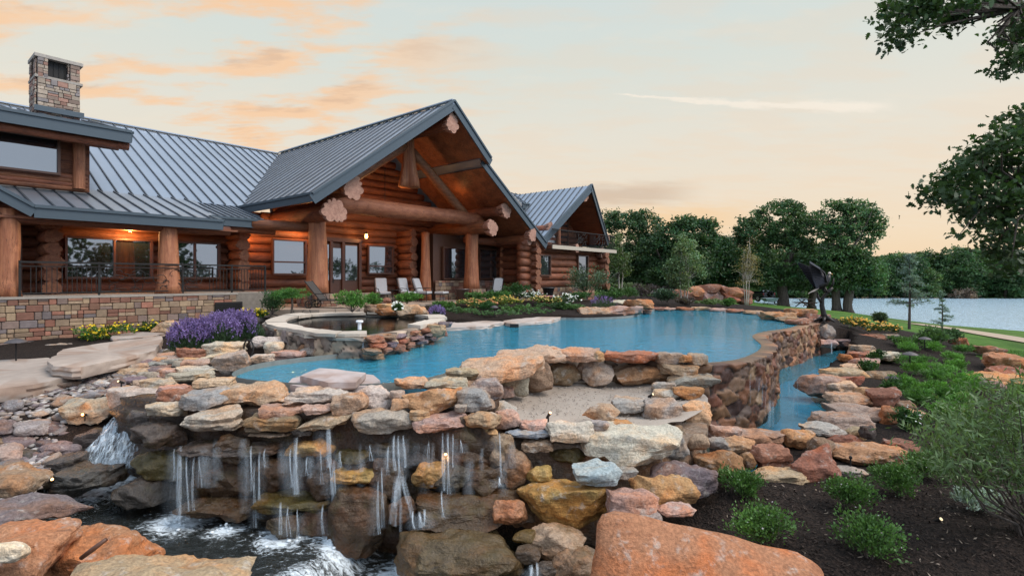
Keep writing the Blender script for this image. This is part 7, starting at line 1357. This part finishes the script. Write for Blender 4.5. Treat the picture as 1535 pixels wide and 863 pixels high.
for s_ in (-1, 1):
    mb = MB(); a_ = np.arange(16) * math.pi / 8; mb.tube([f(s_ * .40, .55 + .14 * math.cos(q), .145 + .14 * math.sin(q)) for q in list(a_) + [0]], .022, 6)
    for q in a_[::4]: mb.tube([f(s_ * .40, .55, .145), f(s_ * .40, .55 + .14 * math.cos(q), .145 + .14 * math.sin(q))], .01, 5)
    pt(t, "wheel", mb, IRON)
# flower pots
def pot(base, r, h, c, label, plant=None):
    t = thing("planter_pot", base, label, "planter"); o = np.array(base, float); mb = MB(); mb.lathe(o, [(r * .66, 0), (r * .72, .02), (r * .95, h * .86), (r * 1.08, h * .88), (r * 1.08, h), (r * .94, h), (r * .9, h * .9)], 22, col=c); pt(t, "pot", mb, POTM, True)
    mb = MB(); mb.lathe(o + [0, 0, h * .86], [(r * .88, 0), (r * .86, .02)], 18); pt(t, "soil", mb, m_simple("pot_soil", (.03, .02, .015), .95)); return t
pot(place(693, -.75), .36, .62, (.06, .035, .03), "dark brown glazed planter by the great pedestal"); pot(W(817, 456, 26), .36, .42, (.34, .12, .12), "wine pink planter in the garden bed"); pot(W(822, 443, 29), .34, .45, (.03, .028, .028), "black planter behind the wine pink one")
# path lights and spot lamps
def path_light(base, h, label, r=.15):
    t = thing("path_light", base, label, "path light"); o = np.array(base, float); mb = MB(); mb.tube([o - [0, 0, .05], o + [0, 0, h]], .015, 7); pt(t, "stem", mb, IRON); mb = MB(); mb.lathe(o + [0, 0, h - .02], [(r, 0), (r * .98, .015), (r * .7, .05), (r * .3, .08), (.01, .09)], 16); pt(t, "cap", mb, m_simple("bronze_cap", (.10, .085, .085), .5, .5)); return t
p = G(24, 538, -1.75); path_light(p, .38, "mushroom path light standing in dark soil near the lower bridge slab", .2)
p = W(1364, 541, 15.2); path_light(p, .2, "mushroom path light in the mulch by the buff rounded slab", .2); p = W(1340, 576, 13.0); path_light(p, .16, "low mushroom path light beside the brown tan topped slab", .2); path_light(W(741, 474, 20.5), .35, "thin path light in front of the clipped ball shrub", .16); path_light(W(1386, 520, 19), .3, "thin path light among the green cushions", .2)
def bullet(base, dirn, label, mat=BULB2, e=0, c=WARM):
    t = thing("garden_uplight", base, label, "uplight"); o = np.array(base, float); d = np.array(dirn, float); d /= np.linalg.norm(d); q = o + [0, 0, .06]; mb = MB(); mb.tube([o - [0, 0, .04], q], .012, 6); mb.tube([q - d * .05, q + d * .06], [.018, .023], 10); pt(t, "housing", mb, IRON); mb = MB(); mb.tube([q + d * .061, q + d * .066], .018, 10); pt(t, "lens", mb, mat)
    if e: lamp_light("uplight_beam", q + d * .14, e, c, .04, t)
    return t
bullet(W(822, 629, 7.55), (.4, -.55, .8), "small black uplight with a cream lens at the sand's front edge", e=1.2); bullet(W(975, 598, 9.1), (.5, -.7, .55), "small black uplight at the far corner of the sand ledge"); bullet(W(127, 627, 8.45), (.2, -.9, .3), "amber lamp glowing under the broad flat slab beside the cascade", BULB, 2.5); bullet(W(182, 578, 9.0), (-.2, -.8, .4), "small cream lamp between cobbles and stepped bank"); bullet(W(1404, 788, 6.0), (.2, -.7, .6), "small black uplight with a cream lens in the open mulch"); bullet(W(78, 727, 7.25), (.5, -.6, .6), "small lamp with a yellow lens on the black wet slab", BULB); bullet(W(668, 683, 6.75), (.1, -.9, -.3), "small lamp glinting behind the middle falls", BULB, .6)
p = G(1275, 708, -2.78); t = thing("spray_head", p, "thin irrigation spray head in front of the rust orange boulder", "sprinkler"); mb = MB(); mb.tube([p - [0, 0, .05], p + [0, 0, .2]], .012, 7); mb.build("riser", IRON, t); mb = MB(); mb.lathe(p + [0, 0, .2], [(.022, 0), (.022, .03), (.012, .04)], 9); mb.build("nozzle", IRON, t)
c = W(370, 524, 11.4); mb = MB(); an = np.linspace(-1.2, 3.6, 16); mb.tube([c + np.array([.14 * math.cos(q), .05 * q, .20 * math.sin(q)]) for q in an], .016, 7); tag(mb.build("hose_loop", IRON), "black hose looping up out of the cream slabs by the pool's far corner", "hose")
p = np.array([*G(539, 494, SPZ)[:2], SPZ]); t = thing("spa_float", p, "small white T shaped float standing on the spa's cream coping", "pool float"); mb = MB(); mb.lathe(p, [(.045, 0), (.04, .16), (.04, .165)], 12); mb.build("body", m_simple("white_plastic", (.8, .82, .84), .35), t); mb = MB(); mb.lathe(p + [0, 0, .166], [(.08, 0), (.085, .03), (.07, .05)], 14); mb.build("cap", m_simple("white_cap", (.82, .84, .86), .35), t)
q = G(771, 487, -1.62); mb = MB(); mb.box(q + [0, .02, -.03], (.30, .25, .12)); tag(mb.build("skimmer_slot", IRON), "black skimmer opening in the pool rim below the flower bed", "skimmer")
c = W(137, 824, 4.55); mb = MB(); mb.tube([c + [-.09, 0, -.07], c + [0, .02, 0], c + [.09, .05, .07]], [.022, .026, .02], 8, wob=.2); tag(mb.build("driftwood_stick", DARKWOOD, smooth=True), "short dark stick lying on the salmon boulder", "stick")
# ---- bronze eagle
o = W(1236, 479, 20.4); t = thing("eagle_statue", o, "dark bronze eagle with raised wings and white tail landing on a bare tree", "statue"); u_ = 20.4 / F
def E_(px, py, dy=0.0): return W(px, py, 20.4) + np.array([0, dy, 0])
mb = MB(); K1 = (.8, .75, .72)
mb.tube([E_(1236, 481), E_(1235, 470, .02), E_(1232, 458), E_(1234, 447, .05), E_(1241, 438), E_(1247, 431, -.05)], [.17, .10, .09, .08, .065, .05], 10, K1, wob=.2); mb.tube([E_(1233, 455), E_(1228, 447, .05), E_(1226, 437, .05)], [.075, .055, .03], 8, K1, wob=.2); mb.tube([E_(1245, 433), E_(1249, 424), E_(1250, 417)], [.05, .035, .015], 7, K1)
for a_ in range(6): q = a_ * 1.05; mb.tube([o + [0, 0, .12], o + [.24 * math.cos(q), .2 * math.sin(q), .02], o + [.4 * math.cos(q), .34 * math.sin(q), -.06]], [.09, .05, .02], 7, K1, wob=.2)
mb.build("bronze_tree", BRONZE, t, True)
mb = MB(); mb.tube([E_(1223, 433), E_(1229, 429), E_(1236, 424), E_(1241, 417), E_(1243, 412)], [.05, .13, .15, .10, .06], 12, (.7, .7, .75)); 
for s_ in (-1, 1): mb.tube([E_(1234, 430, s_ * .07), E_(1238, 437, s_ * .07), E_(1243, 438, s_ * .05)], [.05, .03, .02], 7, (.7, .6, .5))
mb.build("body", BRONZE, t, True)
mb = MB(); mb.ball(E_(1243.5, 410), (.062, .06, .065), 2, (14, 13.5, 12.5)); mb.tube([E_(1245, 410.5), E_(1247.5, 411), E_(1248.3, 413)], [.03, .022, .004], 7, (10, 6, 1.2)); mb.build("head", BRONZE, t, True)
mb = MB()
for k in range(7): s_ = (k - 3) / 3; a_ = E_(1227, 431, s_ * .03); b_ = E_(1213 + abs(s_) * 2, 439 + s_ * 2, s_ * .16); mb.bar(a_, b_, .07, .012, col=(14, 13, 12))
mb.build("tail", BRONZE, t)
for s_ in (-1, 1):
    mb = MB(); root = E_(1236, 423, s_ * .08); mid = E_(1232 + s_ * 4, 409, s_ * .30); tip = E_(1224 + s_ * 7, 403, s_ * .55); mb.tube([root, mid, tip], [.07, .05, .015], 7, (.6, .6, .7))
    for k in range(15):
        v = k / 14; a_ = root * (1 - v) ** 2 + mid * 2 * v * (1 - v) + tip * v * v; ln = .42 + .16 * v; d = np.array([-.78 + .1 * v, s_ * .25 * v, -.42 + .75 * v]); d /= np.linalg.norm(d); mb.bar(a_, a_ + d * ln, .09, .012, up=(.3, s_ * .8, .4), col=(.75, .75, .98))
    mb.build("wing", BRONZE, t)
# ---- parked car, picnic table, wheelbarrow on the lawn
o = W(1131, 451.5, 62); t = thing("parked_suv", o, "black boxy off road car parked at the end of the rock pile", "car"); f, M = local(t, R(20)); mb = MB()
mb.box(f(0, 0, .78), (1.85, 4.3, .62), M=M, bev=.12); mb.box(f(0, -.35, 1.38), (1.62, 3.0, .66), M=M, bev=.16); pt(t, "body", mb, CARP)
mb = MB(); mb.box(f(0, -1.87, 1.40), (1.3, .05, .42), M=M); mb.box(f(0, 1.17, 1.40), (1.35, .05, .44), M=M)
for s_ in (-1, 1): mb.box(f(s_ * .815, -.35, 1.42), (.03, 2.6, .38), M=M)
pt(t, "windows", mb, GLASS)
for sx in (-1, 1):
    for sy in (-1, 1):
        w_ = MB(); a_ = np.arange(18) * math.pi / 9; w_.tube([f(sx * .86, sy * 1.4 + .27 * math.cos(q), .38 + .27 * math.sin(q)) for q in list(a_) + [0]], .11, 8); wo = pt(t, "wheel", w_, IRON, True); r_ = MB(); r_.tube([f(sx * .84, sy * 1.4, .38), f(sx * .93, sy * 1.4, .38)], .2, 12); pt(wo, "rim", r_, m_simple("steel_rim", (.4, .4, .42), .35, .8))
    mb = MB(); mb.box(f(sx * .78, -2.14, .92), (.16, .06, .26), M=M, col=(.5, .02, .02)); pt(t, "tail_light", mb, PAINT)
w_ = MB(); a_ = np.arange(18) * math.pi / 9; w_.tube([f(.1 + .25 * math.cos(q), -2.26, .95 + .25 * math.sin(q)) for q in list(a_) + [0]], .10, 8); pt(t, "spare_wheel", w_, IRON, True)
mb = MB(); mb.box(f(0, -2.2, .5), (1.8, .16, .2), M=M, bev=.04); pt(t, "bumper", mb, IRON)
o = W(1208, 459.5, 55); t = thing("picnic_table", o, "dark wooden picnic table under the oaks at the shore", "picnic table"); f, M = local(t, .5); mb = MB()
for k in range(5): mb.box(f(0, -.3 + k * .15, .75), (1.8, .13, .04), M=M)
pt(t, "table_top", mb, DARKWOOD)
for s_ in (-1, 1):
    mb = MB(); mb.box(f(0, s_ * .72, .44), (1.8, .28, .04), M=M); pt(t, "bench", mb, DARKWOOD); mb = MB(); mb.bar(f(s_ * .65, -.7, 0), f(s_ * .65, .3, .74), .05, .09); mb.bar(f(s_ * .65, .7, 0), f(s_ * .65, -.3, .74), .05, .09); mb.bar(f(s_ * .65, -.8, .4), f(s_ * .65, .8, .4), .05, .08); pt(t, "leg", mb, DARKWOOD)
o = W(1153, 456.5, 50); t = thing("wheelbarrow", o, "grey blue wheelbarrow left standing beside the broad oak", "wheelbarrow"); f, M = local(t, .3); mb = MB(); P_ = [f(-.7, -.35, .62), f(.8, -.4, .62), f(.8, .4, .62), f(-.7, .35, .62)]; Q_ = [f(-.4, -.22, .3), f(.45, -.24, .3), f(.45, .24, .3), f(-.4, .22, .3)]
mb.add(np.array(P_ + Q_), [(4, 5, 6, 7), (0, 1, 5, 4), (1, 2, 6, 5), (2, 3, 7, 6), (3, 0, 4, 7)], (.20, .27, .30)); pt(t, "tray", mb, PAINT); mb = MB()
for s_ in (-1, 1): mb.tube([f(.75, s_ * .08, .2), f(0, s_ * .22, .3), f(-1.1, s_ * .3, .6)], .022, 6); mb.tube([f(-.3, s_ * .24, .32), f(-.45, s_ * .26, 0)], .02, 6)
pt(t, "frame", mb, IRON); mb = MB(); mb.tube([f(.8 + .17 * math.cos(q), 0, .2 + .17 * math.sin(q)) for q in np.linspace(0, 6.28, 15)], .05, 7); pt(t, "wheel", mb, IRON)
